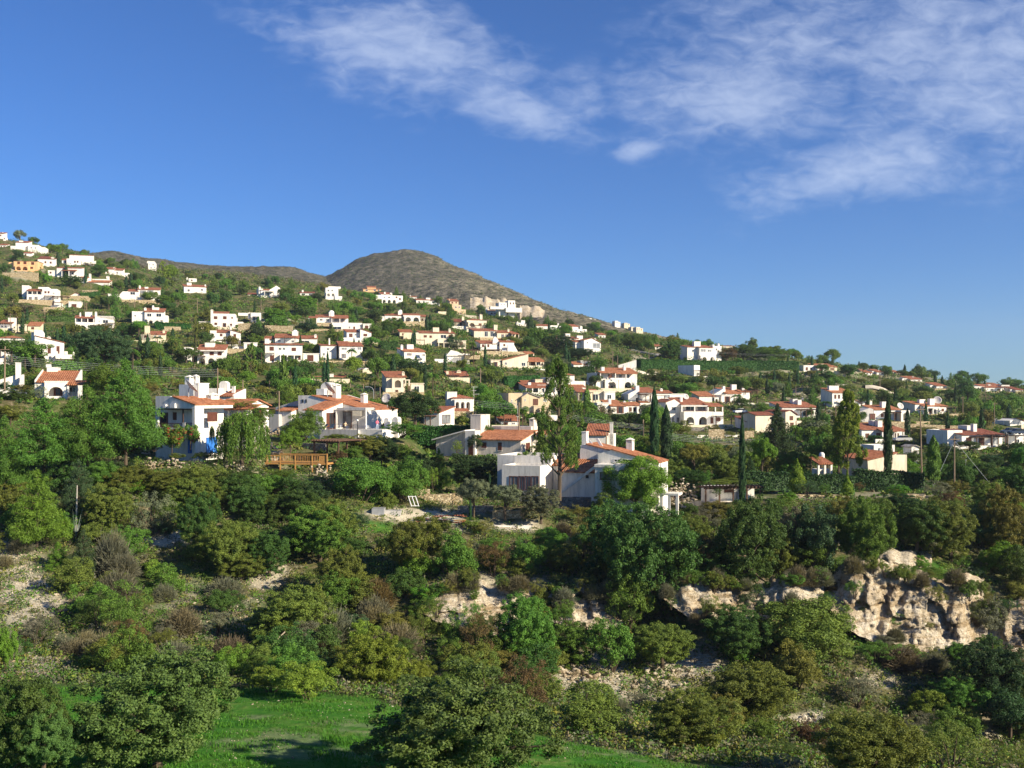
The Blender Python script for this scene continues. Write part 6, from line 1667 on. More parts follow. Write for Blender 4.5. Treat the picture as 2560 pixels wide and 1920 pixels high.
wires((*zp('Z6', 40, 100), 150), (*zp('N2', 1272, 25), 168), 5, .30, .35, 'five wires crossing above the big pine towards the blue-door house', .013)
wires((*zp('Z7', 1300, 345), 260), (*zp('Z7', 1555, 382), 225), 6, .3, .5, 'six sagging wires above the small roof chimney', .016)
wires((*zp('Z8', 440, 348), 172), (*zp('Z8', 818, 372), 172), 4, .3, .2, 'four wires running from the antenna to the street-lamp pole')
wires((*zp('Z8', 818, 372), 172), (*zp('Z8', 1890, 560), 210), 4, .3, .5, 'four wires passing behind the tall eucalyptus')
wires((*zp('Z9', 30, 288), 190), (*zp('Z9', 1100, 352), 205), 5, .3, .3, 'five wires above the vine pergola terrace', .018)
wires((*zp('Z9', 1100, 352), 205), (*zp('Z9', 1500, 420), 190), 4, .3, .3, 'wires dropping from the short pole by the dark fir')
wires((*zp('Z5', 1560, 790), 290), (*zp('Z5', 1945, 725), 280), 3, .3, 1.6, 'sagging wires beside the cottage with the big dish', .016)
wires((*zp('Z4', 1330, 615), 400), (*zp('Z4', 1985, 640), 420), 2, .5, .6, 'thin wires before the trees on the ridge', .014)
wires((*zp('Z8', 340, 115), 300), (*zp('Z8', 690, 85), 290), 3, .4, .5, 'wires by the pole near the cream hut', .014)
# television aerial on the red-hipped house
ap = atd(*zp('Z8', 430, 480), 240); an = empty('aerial_mast', ap); tag(an, 'tall white aerial mast with cross rods by the red hip roof', 'aerial')
hh = 250 / 3.456 / F * 240
m = MB(); m.tube([(0, 0, -.5), (0, 0, hh)], .05, 6); m.build('mast', WFRAME, an)
for k, (w0, w1) in enumerate(((-.6, .9), (-2.6, .6), (-2.1, 1.4))):
    zz_ = hh - .1 - k * .85
    m = MB(); m.tube([(w0, 0, zz_), (w1, 0, zz_)], .04, 5); m.tube([(w0 + .3, -.4, zz_ + .05), (w0 + .3, .4, zz_ + .05)], .02, 4); m.tube([(w1 - .3, -.4, zz_ + .05), (w1 - .3, .4, zz_ + .05)], .02, 4); m.build('antenna', WFRAME, an)


# ------------------------------------------------------------------ cars
def car(p, rz, paint, label):
    r = empty('parked_car', p, rz); tag(r, label, 'car', None)
    prof = [(-2.05, .35), (-2.1, .62), (-1.95, .86), (-1.0, .95), (-.35, 1.42), (.95, 1.45), (1.6, 1.02), (2.05, .92), (2.08, .38)]
    m = MB(); m.prism(prof[:4] + [(1.6, .99)] + prof[7:], -.82, .82); m.build('body', paint, r)
    m = MB(); m.prism([(-1.0, .95), (-.35, 1.40), (.95, 1.43), (1.58, 1.0)], -.72, .72); m.build('windows_band' if 0 else 'cabin', GLASS, r)
    m = MB(); m.prism([(-.40, 1.405), (-.3, 1.46), (.9, 1.49), (1.0, 1.435)], -.70, .70); m.build('roof', paint, r)
    for sx in (-1.3, 1.3):
        for sy in (-.80, .62):
            w = MB(); w.cyl((sx, sy, .32), .32, .18, 16, 0, axis='y'); wo = w.build('wheel', DARK, r)
            w = MB(); w.cyl((sx, sy - .01 if sy < 0 else sy + .02, .32), .17, .18, 12, 0, axis='y'); w.build('rim', METAL, wo)
    for sy in (-.62, .42):
        w = MB(); w.box(-2.13, -2.08, sy, sy + .2, .62, .74); w.build('headlight', WPL, r)


CWHITE = plain('white_car_paint', (.72, .73, .74), .25, .03, spec=.6); CBLUE = plain('dark_blue_car_paint', (.03, .045, .08), .25, .05, spec=.6); CSILV = plain('silver_car_paint', (.45, .46, .47), .25, .03, spec=.6)
for z, x, y, D, rz, c, lb in (('Z4', 1556, 1158, 0, .3, CWHITE, 'white car parked beside the two-arch balcony villa'), ('Z5', 2085, 985, 246, .2, CBLUE, 'dark blue car parked by the flat-roofed block at the edge'), ('Z5', 2150, 992, 240, .2, CBLUE, 'second dark car nearer the photo edge'), ('Z9', 2060, 365, 0, .1, CSILV, 'silver car below the red-roofed bungalow with twin blocks'), ('Z8', 1550, 350, 0, .5, CBLUE, 'dark car half hidden under shrubs below the grand villa')):
    px, py = zp(z, x, y); p = at(px, py) if not D else atd(px, py, D)
    p.z = max(p.z, gz(p.x, p.y)) + .02
    car(p, rz, c, lb); PROT.append((px - 20, px + 20, py - 15, py, p.y))


# ------------------------------------------------------------------ walls and banks
def swall(z, x0, x1, yt, yb, D, label, mat=STONE, th=.5, name='stone_wall', sink=2.0, yt1=None, cat='wall'):
    a, b = zp(z, x0, yt), zp(z, x1, yt if yt1 is None else yt1)
    e0 = zp(z, x0, yb)
    if not D:
        D = at((a[0] + b[0]) / 2, e0[1], 100).y
    A, B, E = atd(*a, D), atd(*b, D), atd(*e0, D)
    r = empty(name, (A.x, D, E.z))
    m = MB(); L = B.x - A.x; n = max(1, int(L / 2.5))
    h0, h1 = A.z - E.z, B.z - E.z
    top = [(L * i / n, h0 + (h1 - h0) * i / n + (rng.uniform(-.06, .06) if mat is STONE else 0)) for i in range(n + 1)]
    m.prism([(0, -sink)] + top + [(L, -sink)], 0, th)
    o = m.build(name, mat); o.location = r.location; bpy.data.objects.remove(r)
    o.name = name
    tag(o, label, cat, kind='thing')
    PROT.append((a[0], b[0], min(a[1], b[1]), e0[1], D))
    return o


def rocks_mesh(centres, radii, seed, squash=.75):
    V, Fc, off = [], [], 0
    r = np.random.default_rng(seed)
    t = (1 + 5 ** .5) / 2
    base = np.array([(-1, t, 0), (1, t, 0), (-1, -t, 0), (1, -t, 0), (0, -1, t), (0, 1, t), (0, -1, -t), (0, 1, -t), (t, 0, -1), (t, 0, 1), (-t, 0, -1), (-t, 0, 1)]) / 1.902
    fc = np.array([(0, 11, 5), (0, 5, 1), (0, 1, 7), (0, 7, 10), (0, 10, 11), (1, 5, 9), (5, 11, 4), (11, 10, 2), (10, 7, 6), (7, 1, 8), (3, 9, 4), (3, 4, 2), (3, 2, 6), (3, 6, 8), (3, 8, 9), (4, 9, 5), (2, 4, 11), (6, 2, 10), (8, 6, 7), (9, 8, 1)])
    # one subdivision for a rounder, chipped block
    vs = [tuple(v) for v in base]; mid = {}; f2 = []
    def md(a, b):
        k = (min(a, b), max(a, b))
        if k not in mid:
            q = (np.array(vs[a]) + np.array(vs[b])) / 2; q = q / np.linalg.norm(q); vs.append(tuple(q)); mid[k] = len(vs) - 1
        return mid[k]
    for a, b, c in fc:
        d, e, f = md(a, b), md(b, c), md(c, a); f2 += [(a, d, f), (d, b, e), (f, e, c), (d, e, f)]
    vs = np.array(vs); f2 = np.array(f2)
    for c, rad in zip(centres, radii):
        n = r.normal(size=(8, 3)); n /= np.linalg.norm(n, axis=1)[:, None]
        q = vs * (1 + r.uniform(-.13, .13, len(vs)))[:, None]
        for k in n:                       # chipped faces
            d = q @ k; lim = r.uniform(.42, .72)
            q = q - np.maximum(0, d - lim)[:, None] * k
        q = q * rad * np.array([r.uniform(.8, 1.3), r.uniform(.8, 1.2), squash * r.uniform(.8, 1.15)])
        a = r.uniform(0, 6.28); ca, sa = math.cos(a), math.sin(a)
        q = q @ np.array([[ca, sa, 0], [-sa, ca, 0], [0, 0, 1]])
        V.append(q + c); Fc.append(f2 + off); off += len(vs)
    return np.concatenate(V), np.concatenate(Fc)


def rubble(z, x0, x1, yt, yb, D, label, size=.34, seed=1, lean=.35, name='rubble_wall'):
    a, b = zp(z, x0, yt), zp(z, x1, yb)
    if D < 130:
        D = at((a[0] + b[0]) / 2, b[1], 100).y
    A, B = atd(*a, D), atd(b[0], b[1], D)
    r = np.random.default_rng(seed); C, Rr = [], []
    L, Hh = B.x - A.x, A.z - B.z
    n = int(L * (Hh + .6) / (size * size) * .95)
    for i in range(n):
        u, w = r.uniform(0, 1), r.uniform(-.25, 1)
        if w > .75 + .3 * math.sin(u * 11 + seed) * .8:
            continue
        C.append((u * L, w * Hh * lean + r.uniform(-.25, .25), w * Hh)); Rr.append(size * r.uniform(.4, 1.0))
    for u in np.arange(0, 1.001, size * .9 / L):
        C.append((u * L, 0, r.uniform(-.1, .1))); Rr.append(size * .9)
    V, Fc = rocks_mesh(C, Rr, seed)
    o = npmesh(name, V, Fc, ROCK); o.location = (A.x, D, B.z)
    tag(o, label, 'wall', kind='thing')
    PROT.append((a[0], b[0], a[1], b[1], D))


rubble('Z6', 1250, 1640, 985, 1075, 121, 'rubble stone wall below the two-storey house with blue doors', .27, 1)
rubble('Z6', 1840, 2180, 1020, 1098, 122, 'rubble stone wall below the weeping tree', .28, 2)
rubble('Z7', 455, 720, 800, 1000, 131, 'high bank of pale boulders beside the timber deck', .42, 3, .25)
rubble('Z6', 870, 1090, 1015, 1110, 119, 'tumbled stones at the foot of the big pine', .28, 4, .6)
rubble('Z6', 1180, 1290, 870, 950, 124, 'rough stone pier beside the blue-door house', .3, 5)
rubble('Z7', 540, 700, 720, 780, 142, 'small stone bank behind the weeping tree', .26, 6)
rubble('Z8', 2135, 2212, 1060, 1150, 131, 'stone bank beside the large white villa', .26, 7)
rubble('Z9', 60, 280, 680, 860, 131, 'sloping stone bank between the large villa and the vine pergola', .28, 8, .6)
rubble('Z7', 950, 1120, 1040, 1150, 127, 'pale stones beneath the timber deck', .26, 9)
swall('Z8', 0, 330, 1165, 1250, 0, 'curved pale stone garden wall beside the olive trees', yt1=1150)
swall('Z8', 590, 880, 1300, 1385, 0, 'sunlit stone wall under the olive trees')
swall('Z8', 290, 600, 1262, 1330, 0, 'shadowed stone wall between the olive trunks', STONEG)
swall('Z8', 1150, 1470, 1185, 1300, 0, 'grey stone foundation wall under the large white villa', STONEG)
swall('Z7', 1850, 1985, 1255, 1330, 0, 'short stone wall by the round clipped shrubs')
swall('Z5', 1045, 1650, 885, 985, 0, 'long pale stone retaining wall behind the red-roofed bungalow', yt1=915)
swall('Z9', 385, 520, 252, 345, 0, 'pale stone wall under the two-arch balcony villa')
swall('Z9', 690, 780, 268, 340, 0, 'stone wall under the cottage with lone chimney')
swall('Z9', 1260, 1960, 768, 792, 0, 'low garden wall with pale coping above the bushes', STONE, .35, yt1=800)
swall('Z9', 1170, 1640, 815, 836, 0, 'lower garden wall edging the flower bed', STONE, .35, yt1=832)
swall('Z9', 2100, 2260, 815, 870, 128, 'pale stone wall at the end of the garden terrace', STONE, .4)
swall('Z2', 560, 800, 735, 800, 0, 'stone terrace wall below the rounded green trees', yt1=745)
swall('Z2', 330, 440, 720, 800, 0, 'golden stone wall beside the flat-roofed annexe')
swall('Z1', 710, 850, 570, 605, 0, 'pale wall above the green lawn')
swall('Z1', 20, 330, 420, 462, 0, 'stone terrace wall under the peach villa')
swall('Z3', 500, 660, 640, 665, 0, 'sloping cream garden wall under the stepped peach house', plaster('ivory_plaster', (0.70, 0.62, 0.48)), .3, yt1=655)
swall('Z4', 505, 660, 735, 765, 0, 'white garden wall climbing beside the tall hedge', WHITE, .3, yt1=690)
swall('Z4', 1130, 1280, 1275, 1310, 0, 'low retaining wall below the driveway', STONEG)
swall('Z7', 1060, 1500, 1150, 1180, 0, 'stone garden wall among the palms', STONE)
swall('Z6', 240, 430, 540, 582, 146, 'white garden wall with yellow end among the pines', CREAM, .3)
swall('B2', 1085, 1310, 262, 276, 0, 'white painted terrace edge below the olive trees', WHITE, .4, name='terrace_edge')
swall('B2', 462, 556, 178, 205, 0, 'grey concrete trough on the rubble terrace', GREYW, 1.6, name='concrete_trough', cat='trough')
swall('B2', 390, 460, 165, 205, 0, 'grey concrete water tank beside the trough', METAL, 1.6, name='concrete_tank', cat='tank')
# leaning white frame, sticks, rubble heap
fp = atd(*zp('B2', 620, 152), 116); fr = empty('lounger_frame', fp); tag(fr, 'white lounger frame leaning beside the stone wall', 'frame')
for dx in (0, .42, .84):
    m = MB(); m.tube([(dx, 0, 0), (dx - .45, .5, 1.15)], .05, 6); m.build('rail', WPL, fr)
for k in (0.05, .95):
    m = MB(); m.tube([(-.45 * k, .5 * k, 1.15 * k), (.84 - .45 * k, .5 * k, 1.15 * k)], .045, 6); m.build('crossbar', WPL, fr)
for i in range(16):
    px, py = zp('B2', rng.uniform(690, 900), rng.uniform(205, 248))
    p = atd(px, py, 114 - rng.random()); a = rng.uniform(-.35, .2)
    L = rng.uniform(.6, 1.8)
    m = MB(); m.box(-L, L, -.07, .07, 0, .09)
    o = m.build('loose_plank', rng.choice([WOOD, PINE_WOOD, METAL, TILED]) if i % 4 else TILE); o.location = p; o.rotation_euler = (0, rng.uniform(-.15, .25), a)
    tag(o, 'weathered plank or pipe lying in the builder\'s heap by the stone wall', 'plank', 'planks and pipes in the heap')
p0 = at(*zp('B1', 1450, 1078)); p0.z = gz(p0.x, p0.y) + .1
q = MB(); q.tube([(0, 0, 0), (2.3, .6, 2.3)], .07, 6, 0, .05); o = q.build('fallen_pole', plain('pale_stick', (.5, .42, .3), .8)); o.location = p0
tag(o, 'pale stick slanting up from the brush above the meadow', 'pole')
bp = atd(*zp('Z9', 108, 900), 126); bb = empty('barbecue', bp); tag(bb, 'dark red kettle barbecue on thin legs beside the villa terrace', 'barbecue')
m = MB(); m.dome((0, 0, .95), .38, 0, 14, 8, -90, (1, 1, .85)); m.build('kettle', plain('dark_red_enamel', (.09, .012, .012), .35), bb, True)
for a in range(3):
    m = MB(); m.tube([(.25 * math.cos(a * 2.1), .25 * math.sin(a * 2.1), .7), (.42 * math.cos(a * 2.1), .42 * math.sin(a * 2.1), 0)], .025); m.build('leg', METAL, bb)
sp_ = atd(*zp('Z6', 215, 560), 148); sg = empty('notice_board', sp_); tag(sg, 'dark notice board on a white post before the hedge', 'board')
m = MB(); m.box(-.9, .1, -.03, .03, .7, 2.4); m.build('board', plain('slate_board', (.12, .13, .15), .5), sg)
m = MB(); m.box(.1, .25, -.06, .06, -1, 2.45); m.build('post', WFRAME, sg)
pl = at(*zp('Z5', 1690, 1385), 120); ps = empty('signal_cabinet', pl); tag(ps, 'pale cabinet with a slanted post beside the guyed pole', 'cabinet')
m = MB(); m.box(-.75, .75, -.3, .3, -.5, .75); m.build('box', GREYW, ps); m = MB(); m.tube([(.15, 0, .75), (.35, 0, 3.3)], .07); m.build('post', METAL, ps)

# ------------------------------------------------------------------ boulders below the cliff, each one a thing
BL = 'pale boulder in the heap beneath the cliff'
boulder_src = []
for k in range(6):
    V, Fc = rocks_mesh([(0, 0, 0)], [1.0], 100 + k, .85)
    boulder_src.append(npmesh('boulder', V, Fc, ROCK, link=False))
def boulder(px, py, w):
    p = at(px, py, 45)
    s = w / F * p.y / 2
    o = rng.choice(boulder_src).copy(); S.collection.objects.link(o)
    o.location = (p.x, p.y, p.z + s * .45); o.scale = (s, s, s); o.rotation_euler = (rng.uniform(-.4, .4), rng.uniform(-.4, .4), rng.uniform(0, 6))
    return o
nb = 0
for (x0, x1, y0, y1, n, wa, wb, lb, gp_) in ((1395, 1530, 1672, 1728, 58, 12, 32, 'pale boulder in the sunlit heap just above the meadow edge', 'boulders heaped above the meadow edge'), (1585, 1740, 1680, 1730, 44, 9, 24, 'pale boulder in the smaller heap beside the rubble chute', 'boulders in the smaller heap'),
                                      (1690, 1810, 1600, 1675, 60, 6, 16, 'small pale stone in the rubble chute below the cliff', 'stones in the rubble chute'), (1960, 2040, 1785, 1815, 14, 8, 20, 'white stone at the foot of the brushy slope', 'white stones among lower brush'), (2440, 2540, 1850, 1890, 12, 8, 18, 'white stone on the open slope at the lower corner', 'white stones at the lower corner'), (2100, 2330, 1660, 1740, 18, 6, 13, 'small white stone on the grassy slope below the big cliff', 'stones on the slope below the big cliff'), (455, 560, 1500, 1560, 22, 6, 13, 'small white stone on the dry slope in mid brush', 'stones on the dry slope')):
    for i in range(n):
        px, py = rng.uniform(x0, x1), rng.uniform(y0, y1)
        if i and rng.random() < .4:
            px = px * .5 + (x0 + x1) * .25
        tag(boulder(px, py, rng.uniform(wa, wb) * rng.choice((.6, .8, 1, 1))), lb, 'boulder', gp_)
    PROT.append((x0, x1, y0 - 6, y1 - 4, 60 if False else 88))
MARKS += [('sunlit boulder heap', 1462, 1705), ('smaller boulder heap', 1660, 1705), ('rubble chute', 1750, 1640), ('bright central cliff face', 1215, 1510), ('largest cliff face', 2300, 1510), ('cliff notch behind the bushes', 1720, 1475), ('overhanging cliff brow', 2270, 1400), ('pale scree patch', 60, 1480), ('lower scree patch', 110, 1650), ('meadow edge', 900, 1740), ('small bare ledge', 395, 1348),
          ('stone garden wall', 1110, 1250), ('vine-covered pergola', 1830, 1235), ('low garden wall', 2120, 1235), ('blue doors', 500, 1110), ('dark wooded corner', 2500, 1700), ('shadowed gully', 940, 1380), ('pale stick', 650, 1640), ('upper dry slope', 480, 1450), ('garden terrace end', 2340, 1250), ('rubble stone wall', 420, 1165)]
CLIFFS = [(1145, 1290, 1458, 1545), (1690, 1760, 1452, 1505), (1800, 1880, 1452, 1545), (1880, 2050, 1458, 1505), (2085, 2170, 1430, 1545), (2165, 2400, 1455, 1600), (2195, 2330, 1385, 1418), (2400, 2540, 1540, 1640), (335, 440, 1330, 1362), (625, 710, 1405, 1468), (915, 965, 1330, 1410), (1440, 1520, 1492, 1540)]
for c in CLIFFS:
    PROT.append((*c, 97))
PROT.append((1690, 1800, 1580, 1680, 90))
PROT.append((0, 130, 1400, 1560, 93)); PROT.append((50, 170, 1610, 1690, 82)); PROT.append((420, 600, 1480, 1570, 93))
# small stones on the meadow
C, Rr = [], []
for i in range(900):
    px = rng.uniform(500, 1950) if i % 3 else rng.uniform(560, 1000); D = rng.uniform(39, 60)
    if px > 1000 and D > np.interp(px, [a for a, _ in MEADOW], [b for _, b in MEADOW]) - 1: continue
    k = (px - 1280) / F * D
    if fbm(np.array([k / 4]), np.array([D / 2.5]), 55, 3)[0] < .02: continue
    C.append((k, D, gz(k, D) + .01)); Rr.append(rng.uniform(.012, .045) * (2.4 if rng.random() < .06 else 1))
V, Fc = rocks_mesh(C, Rr, 3)
tag(npmesh('stony_rubble', V, Fc, ROCK), None, kind='stuff')
# loose rubble on the scree patches
C, Rr = [], []
for i in range(4200):
    a, b, rx, ry, s = rng.choice(PALE[:3] + PALE[7:11] + [PALE[5], PALE[14], PALE[15], PALE[16], PALE[4]])
    t_, q_ = rng.uniform(0, 6.28), rng.random() ** .5 * 1.25
    p = at(a + rx * q_ * math.cos(t_), b + ry * q_ * math.sin(t_), 45)
    if p.y > 125: continue
    C.append(tuple(p)); Rr.append(rng.uniform(.03, .14) * (1.9 if rng.random() < .08 else 1))
V, Fc = rocks_mesh(C, Rr, 4)
tag(npmesh('scree_rubble', V, Fc, ROCK), None, kind='stuff')
# ------------------------------------------------------------------ vegetation prototypes (unit size: 1 wide, 1 high)
BARK = plain('bark', (.10, .075, .05), .95, .3, 6, bump=.4)
TWIG = plain('dry_twigs', (.20, .165, .115), .95, .3, 5)
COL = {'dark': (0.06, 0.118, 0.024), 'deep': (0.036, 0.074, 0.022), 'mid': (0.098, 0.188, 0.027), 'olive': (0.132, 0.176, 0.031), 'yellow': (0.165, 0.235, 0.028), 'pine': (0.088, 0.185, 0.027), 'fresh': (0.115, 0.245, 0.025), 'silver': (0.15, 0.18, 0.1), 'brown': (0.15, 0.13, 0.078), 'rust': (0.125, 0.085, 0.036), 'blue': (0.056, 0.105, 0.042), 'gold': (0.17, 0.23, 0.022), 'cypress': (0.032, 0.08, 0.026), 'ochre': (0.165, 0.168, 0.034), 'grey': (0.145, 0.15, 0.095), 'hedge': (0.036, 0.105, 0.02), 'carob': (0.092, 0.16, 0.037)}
WORD = {'carob': 'grey-green', 'dark': 'dark green', 'deep': 'blackish green', 'mid': 'mid-green', 'olive': 'olive green', 'yellow': 'yellow-green', 'pine': 'grass-green', 'fresh': 'bright green', 'silver': 'silvery green', 'brown': 'brown', 'rust': 'rust-red', 'blue': 'bluish green',
        'gold': 'golden green', 'cypress': 'deep green', 'ochre': 'ochre-tinged', 'grey': 'greyish', 'hedge': 'clipped green'}


def lm(c):
    return leafmat('leaves_' + c, COL[c], .40 if c not in ('hedge', 'cypress') else .28, .012 if c in ('olive', 'mid', 'dark') else 0.0)


def leaf_quads(r, pos, nrm, size, asp, tang=None):
    n = len(pos)
    nrm = nrm / np.maximum(np.linalg.norm(nrm, axis=1), 1e-6)[:, None]
    t = r.normal(size=(n, 3)) if tang is None else tang + r.normal(size=(n, 3)) * .25
    t = t - (t * nrm).sum(1)[:, None] * nrm
    t /= np.maximum(np.linalg.norm(t, axis=1), 1e-6)[:, None]
    b = np.cross(nrm, t)
    s = (size * r.uniform(.6, 1.35, n))[:, None]
    w = s * asp * .5
    v = np.stack([pos - t * s * .5, pos + b * w + t * s * .05, pos + t * s * .5, pos - b * w + t * s * .05], 1).reshape(-1, 3)
    return v, np.arange(4 * n).reshape(n, 4)


def clump_cloud(r, cs, rs, n, size, asp, centre, jitter=.6, flat=.85, tang=None, shell=.45):
    cs = np.array(cs); rs = np.array(rs)
    p = rs ** 2; p /= p.sum()
    k = r.choice(len(cs), n, p=p)
    d = r.normal(size=(n, 3)); d /= np.linalg.norm(d, axis=1)[:, None]
    out = cs[k] - centre; out /= np.maximum(np.linalg.norm(out, axis=1), 1e-6)[:, None]
    d = d + out * .45; d /= np.linalg.norm(d, axis=1)[:, None]
    rad = rs[k] * (shell + (1 - shell) * r.random(n) ** .6)
    rad = np.where(r.random(n) < .07, rad * r.uniform(1.1, 1.7, n), rad)
    pos = cs[k] + d * rad[:, None] * np.array([1, 1, flat])
    nr = d * .8 + r.normal(size=(n, 3)) * jitter + np.array([0, 0, .25])
    return leaf_quads(r, pos, nr, size, asp, tang)


def limb_mesh(name, segs, mat=BARK):
    m = MB()
    for pts, r0, r1 in segs:
        m.tube(pts, r0, 6, 0, r1)
    me = m.build(name, mat)
    d = me.data
    bpy.data.objects.remove(me)
    return d


def round_cs(r, n, cz, rx, rz, lo=-.5, rmin=.13, rmax=.24, inner=.12):
    """leaf clumps on several unequal lobes, so that the outline is uneven"""
    L = []
    for i in range(r.integers(4, 7)):
        a = r.uniform(0, 6.283); q = r.uniform(.42, .72); o = r.uniform(.2, 1 - q * .85)
        L.append((o * rx * math.cos(a), o * rx * math.sin(a), cz + r.uniform(-.38, .34) * rz, q))
    L.append((r.uniform(-.08, .08), r.uniform(-.08, .08), cz + .1 * rz, .78))
    cs, rs = [], []
    while len(cs) < n:
        d = r.normal(size=3); d /= np.linalg.norm(d)
        if d[2] < lo:
            continue
        x, y, z, q = L[r.integers(len(L))]
        f = r.uniform(.25, .6) if r.random() < inner else r.uniform(.72, 1.0)
        w = r.uniform(rmin, rmax)
        c = (x + d[0] * (rx * q) * f, y + d[1] * rx * q * f, z + d[2] * rz * q * f)
        if c[2] < .04 or c[2] > cz + rz:
            continue
        cs.append(c); rs.append(w)
    return cs, rs


PROTO = {}


def mk_round(kind, k, n, size, clumps, cz, rx, rz, lo, asp=.62, trunk=True, rmin=.12, rmax=.23, seed=0, segs=True, **kw):
    r = np.random.default_rng(1000 + seed * 31 + k)
    cs, rs = round_cs(r, clumps, cz, rx, rz, lo, rmin, rmax)
    v, f = clump_cloud(r, cs, rs, n, size, asp, np.array([0, 0, cz]), **kw)
    v[:, 2] = np.maximum(v[:, 2], .005)
    crown = npmesh('crown', v, f, lm('mid'), link=False).data
    tm = None
    if trunk:
        sg = [([(0, 0, -.12), (r.uniform(-.02, .02), r.uniform(-.02, .02), cz * .45), (0, 0, cz)], .035, .018)]
        for i in range(7):
            c = cs[r.integers(len(cs))]
            z0 = cz * r.uniform(.3, .75)
            sg.append(([(0, 0, z0), (c[0] * .45, c[1] * .45, z0 + (c[2] - z0) * .6), c], .016, .005))
        tm = limb_mesh('trunk', sg)
    else:
        sg = []
        for i in range(8):
            c = cs[r.integers(len(cs))]
            sg.append(([(c[0] * .1, c[1] * .1, -.08), (c[0] * .5, c[1] * .5, c[2] * .6), c], .013, .004))
        tm = limb_mesh('stems', sg)
    PROTO.setdefault(kind, []).append((crown, tm))


for k in range(5):     # far (hundreds of metres), middle (about a hundred) and near detail
    mk_round('tree_far', k, 4200, .055, 26, .60, .5, .40, -.75, seed=1)
    mk_round('bush_far', k, 2800, .062, 20, .42, .5, .55, -.35, trunk=False, seed=2)
    mk_round('loose_far', k, 1700, .058, 18, .45, .5, .52, -.5, trunk=False, seed=8, rmin=.08, rmax=.2, asp=.5)
for k in range(6):
    mk_round('tree_mid', k, 17000, .026, 150, .60, .5, .40, -.8, seed=3, rmin=.045, rmax=.10)
    mk_round('bush_mid', k, 15000, .027, 130, .42, .5, .56, -.4, trunk=False, seed=4, rmin=.045, rmax=.10)
    mk_round('loose_mid', k, 8500, .024, 90, .45, .5, .52, -.5, trunk=False, seed=5, rmin=.04, rmax=.09, asp=.45)
for k in range(2):
    mk_round('dome_mid', k, 26000, .024, 170, .36, .5, .62, -.3, trunk=False, seed=6, rmin=.06, rmax=.11, shell=.5)
for k in range(3):
    mk_round('carob', k, 62000, .0185, 420, .47, .5, .50, -.97, seed=7, rmin=.026, rmax=.062, asp=.5, shell=.2)


def mk_pine(kind, k, n, size, seed, narrow=False, tiers=11):
    r = np.random.default_rng(2000 + seed * 17 + k)
    cs, rs, sg = [], [], [([(0, 0, -.1), (r.uniform(-.01, .01), r.uniform(-.01, .01), .5), (0, 0, .98)], .022, .005)]
    for t in range(tiers):
        f = t / (tiers - 1)
        z = .14 + .80 * f
        R0 = .5 * ((1 - f) ** .75 * .95 + .07) if not narrow else .5 * ((1 - f) * .95 + .05)
        nb = int(4 + 6 * (1 - f))
        a0 = r.uniform(0, 6)
        for b in range(nb):
            a = a0 + 6.283 * b / nb + r.uniform(-.3, .3)
            L = R0 * r.uniform(.65, 1.1)
            up = .05 if not narrow else -.02
            tip = (L * math.cos(a), L * math.sin(a), z + up + r.uniform(-.03, .04))
            sg.append(([(0, 0, z - .03), (tip[0] * .6, tip[1] * .6, z), tip], .007, .002))
            for q in (.45, .72, .98):
                cs.append((tip[0] * q, tip[1] * q, z + (tip[2] - z) * q + r.uniform(-.02, .02))); rs.append((.055 + .05 * (1 - f)) * r.uniform(.75, 1.25))
    cs.append((0, 0, .97)); rs.append(.05)
    v, f = clump_cloud(r, cs, rs, n, size, .22, np.array([0, 0, .3]), jitter=.9, flat=.7, tang=None, shell=.1)
    PROTO.setdefault(kind, []).append((npmesh('crown', v, f, lm('pine'), link=False).data, limb_mesh('trunk', sg)))


for k in range(3):
    mk_pine('pine_mid', k, 26000, .036, 1)
    mk_pine('pine_far', k, 2600, .10, 2)
mk_pine('fir_mid', 0, 12000, .05, 3, True, 15)


def mk_upine(k):      # bushy stone pine: dense rounded tufted crown on a short trunk
    r = np.random.default_rng(2500 + k)
    cs, rs = round_cs(r, 150, .50, .5, .50, -.95, .06, .12, .15)
    v, f = clump_cloud(r, cs, rs, 46000, .028, .3, np.array([0, 0, .5]), jitter=.5, shell=.3)
    sg = [([(0, 0, -.1), (.02, 0, .3), (0, 0, .7)], .035, .012)] + [([(0, 0, .25), (c[0] * .5, c[1] * .5, .3 + c[2] * .2), c], .012, .003) for c in cs[::8]]
    PROTO.setdefault('upine_mid', []).append((npmesh('crown', v, f, lm('fresh'), link=False).data, limb_mesh('trunk', sg)))


for k in range(2):
    mk_upine(k)


def mk_column(kind, k, n, size, prof, seed, asp=.3, loose=0.0, base=.0):
    r = np.random.default_rng(3000 + seed * 13 + k)
    z = r.random(n) ** .9
    R0 = np.interp(z, [p[0] for p in prof], [p[1] for p in prof]) * .5
    a = r.uniform(0, 6.283, n)
    lob = 1 + .16 * np.sin(a * 3 + z * 19 + k) + .13 * np.sin(a * 5 - z * 31)
    rad = R0 * lob * (1 - r.random(n) ** 2.2 * .75)
    pos = np.stack([rad * np.cos(a), rad * np.sin(a), base + (1 - base) * z], 1)
    d = np.stack([np.cos(a), np.sin(a), np.full(n, .35)], 1)
    tang = np.stack([np.cos(a) * .25, np.sin(a) * .25, np.ones(n)], 1)
    v, f = leaf_quads(r, pos, d * .9 + r.normal(size=(n, 3)) * .55, size, asp, tang)
    PROTO.setdefault(kind, []).append((npmesh('crown', v, f, lm('cypress'), link=False).data, limb_mesh('trunk', [([(0, 0, -.05), (0, 0, .9)], .05, .01)])))


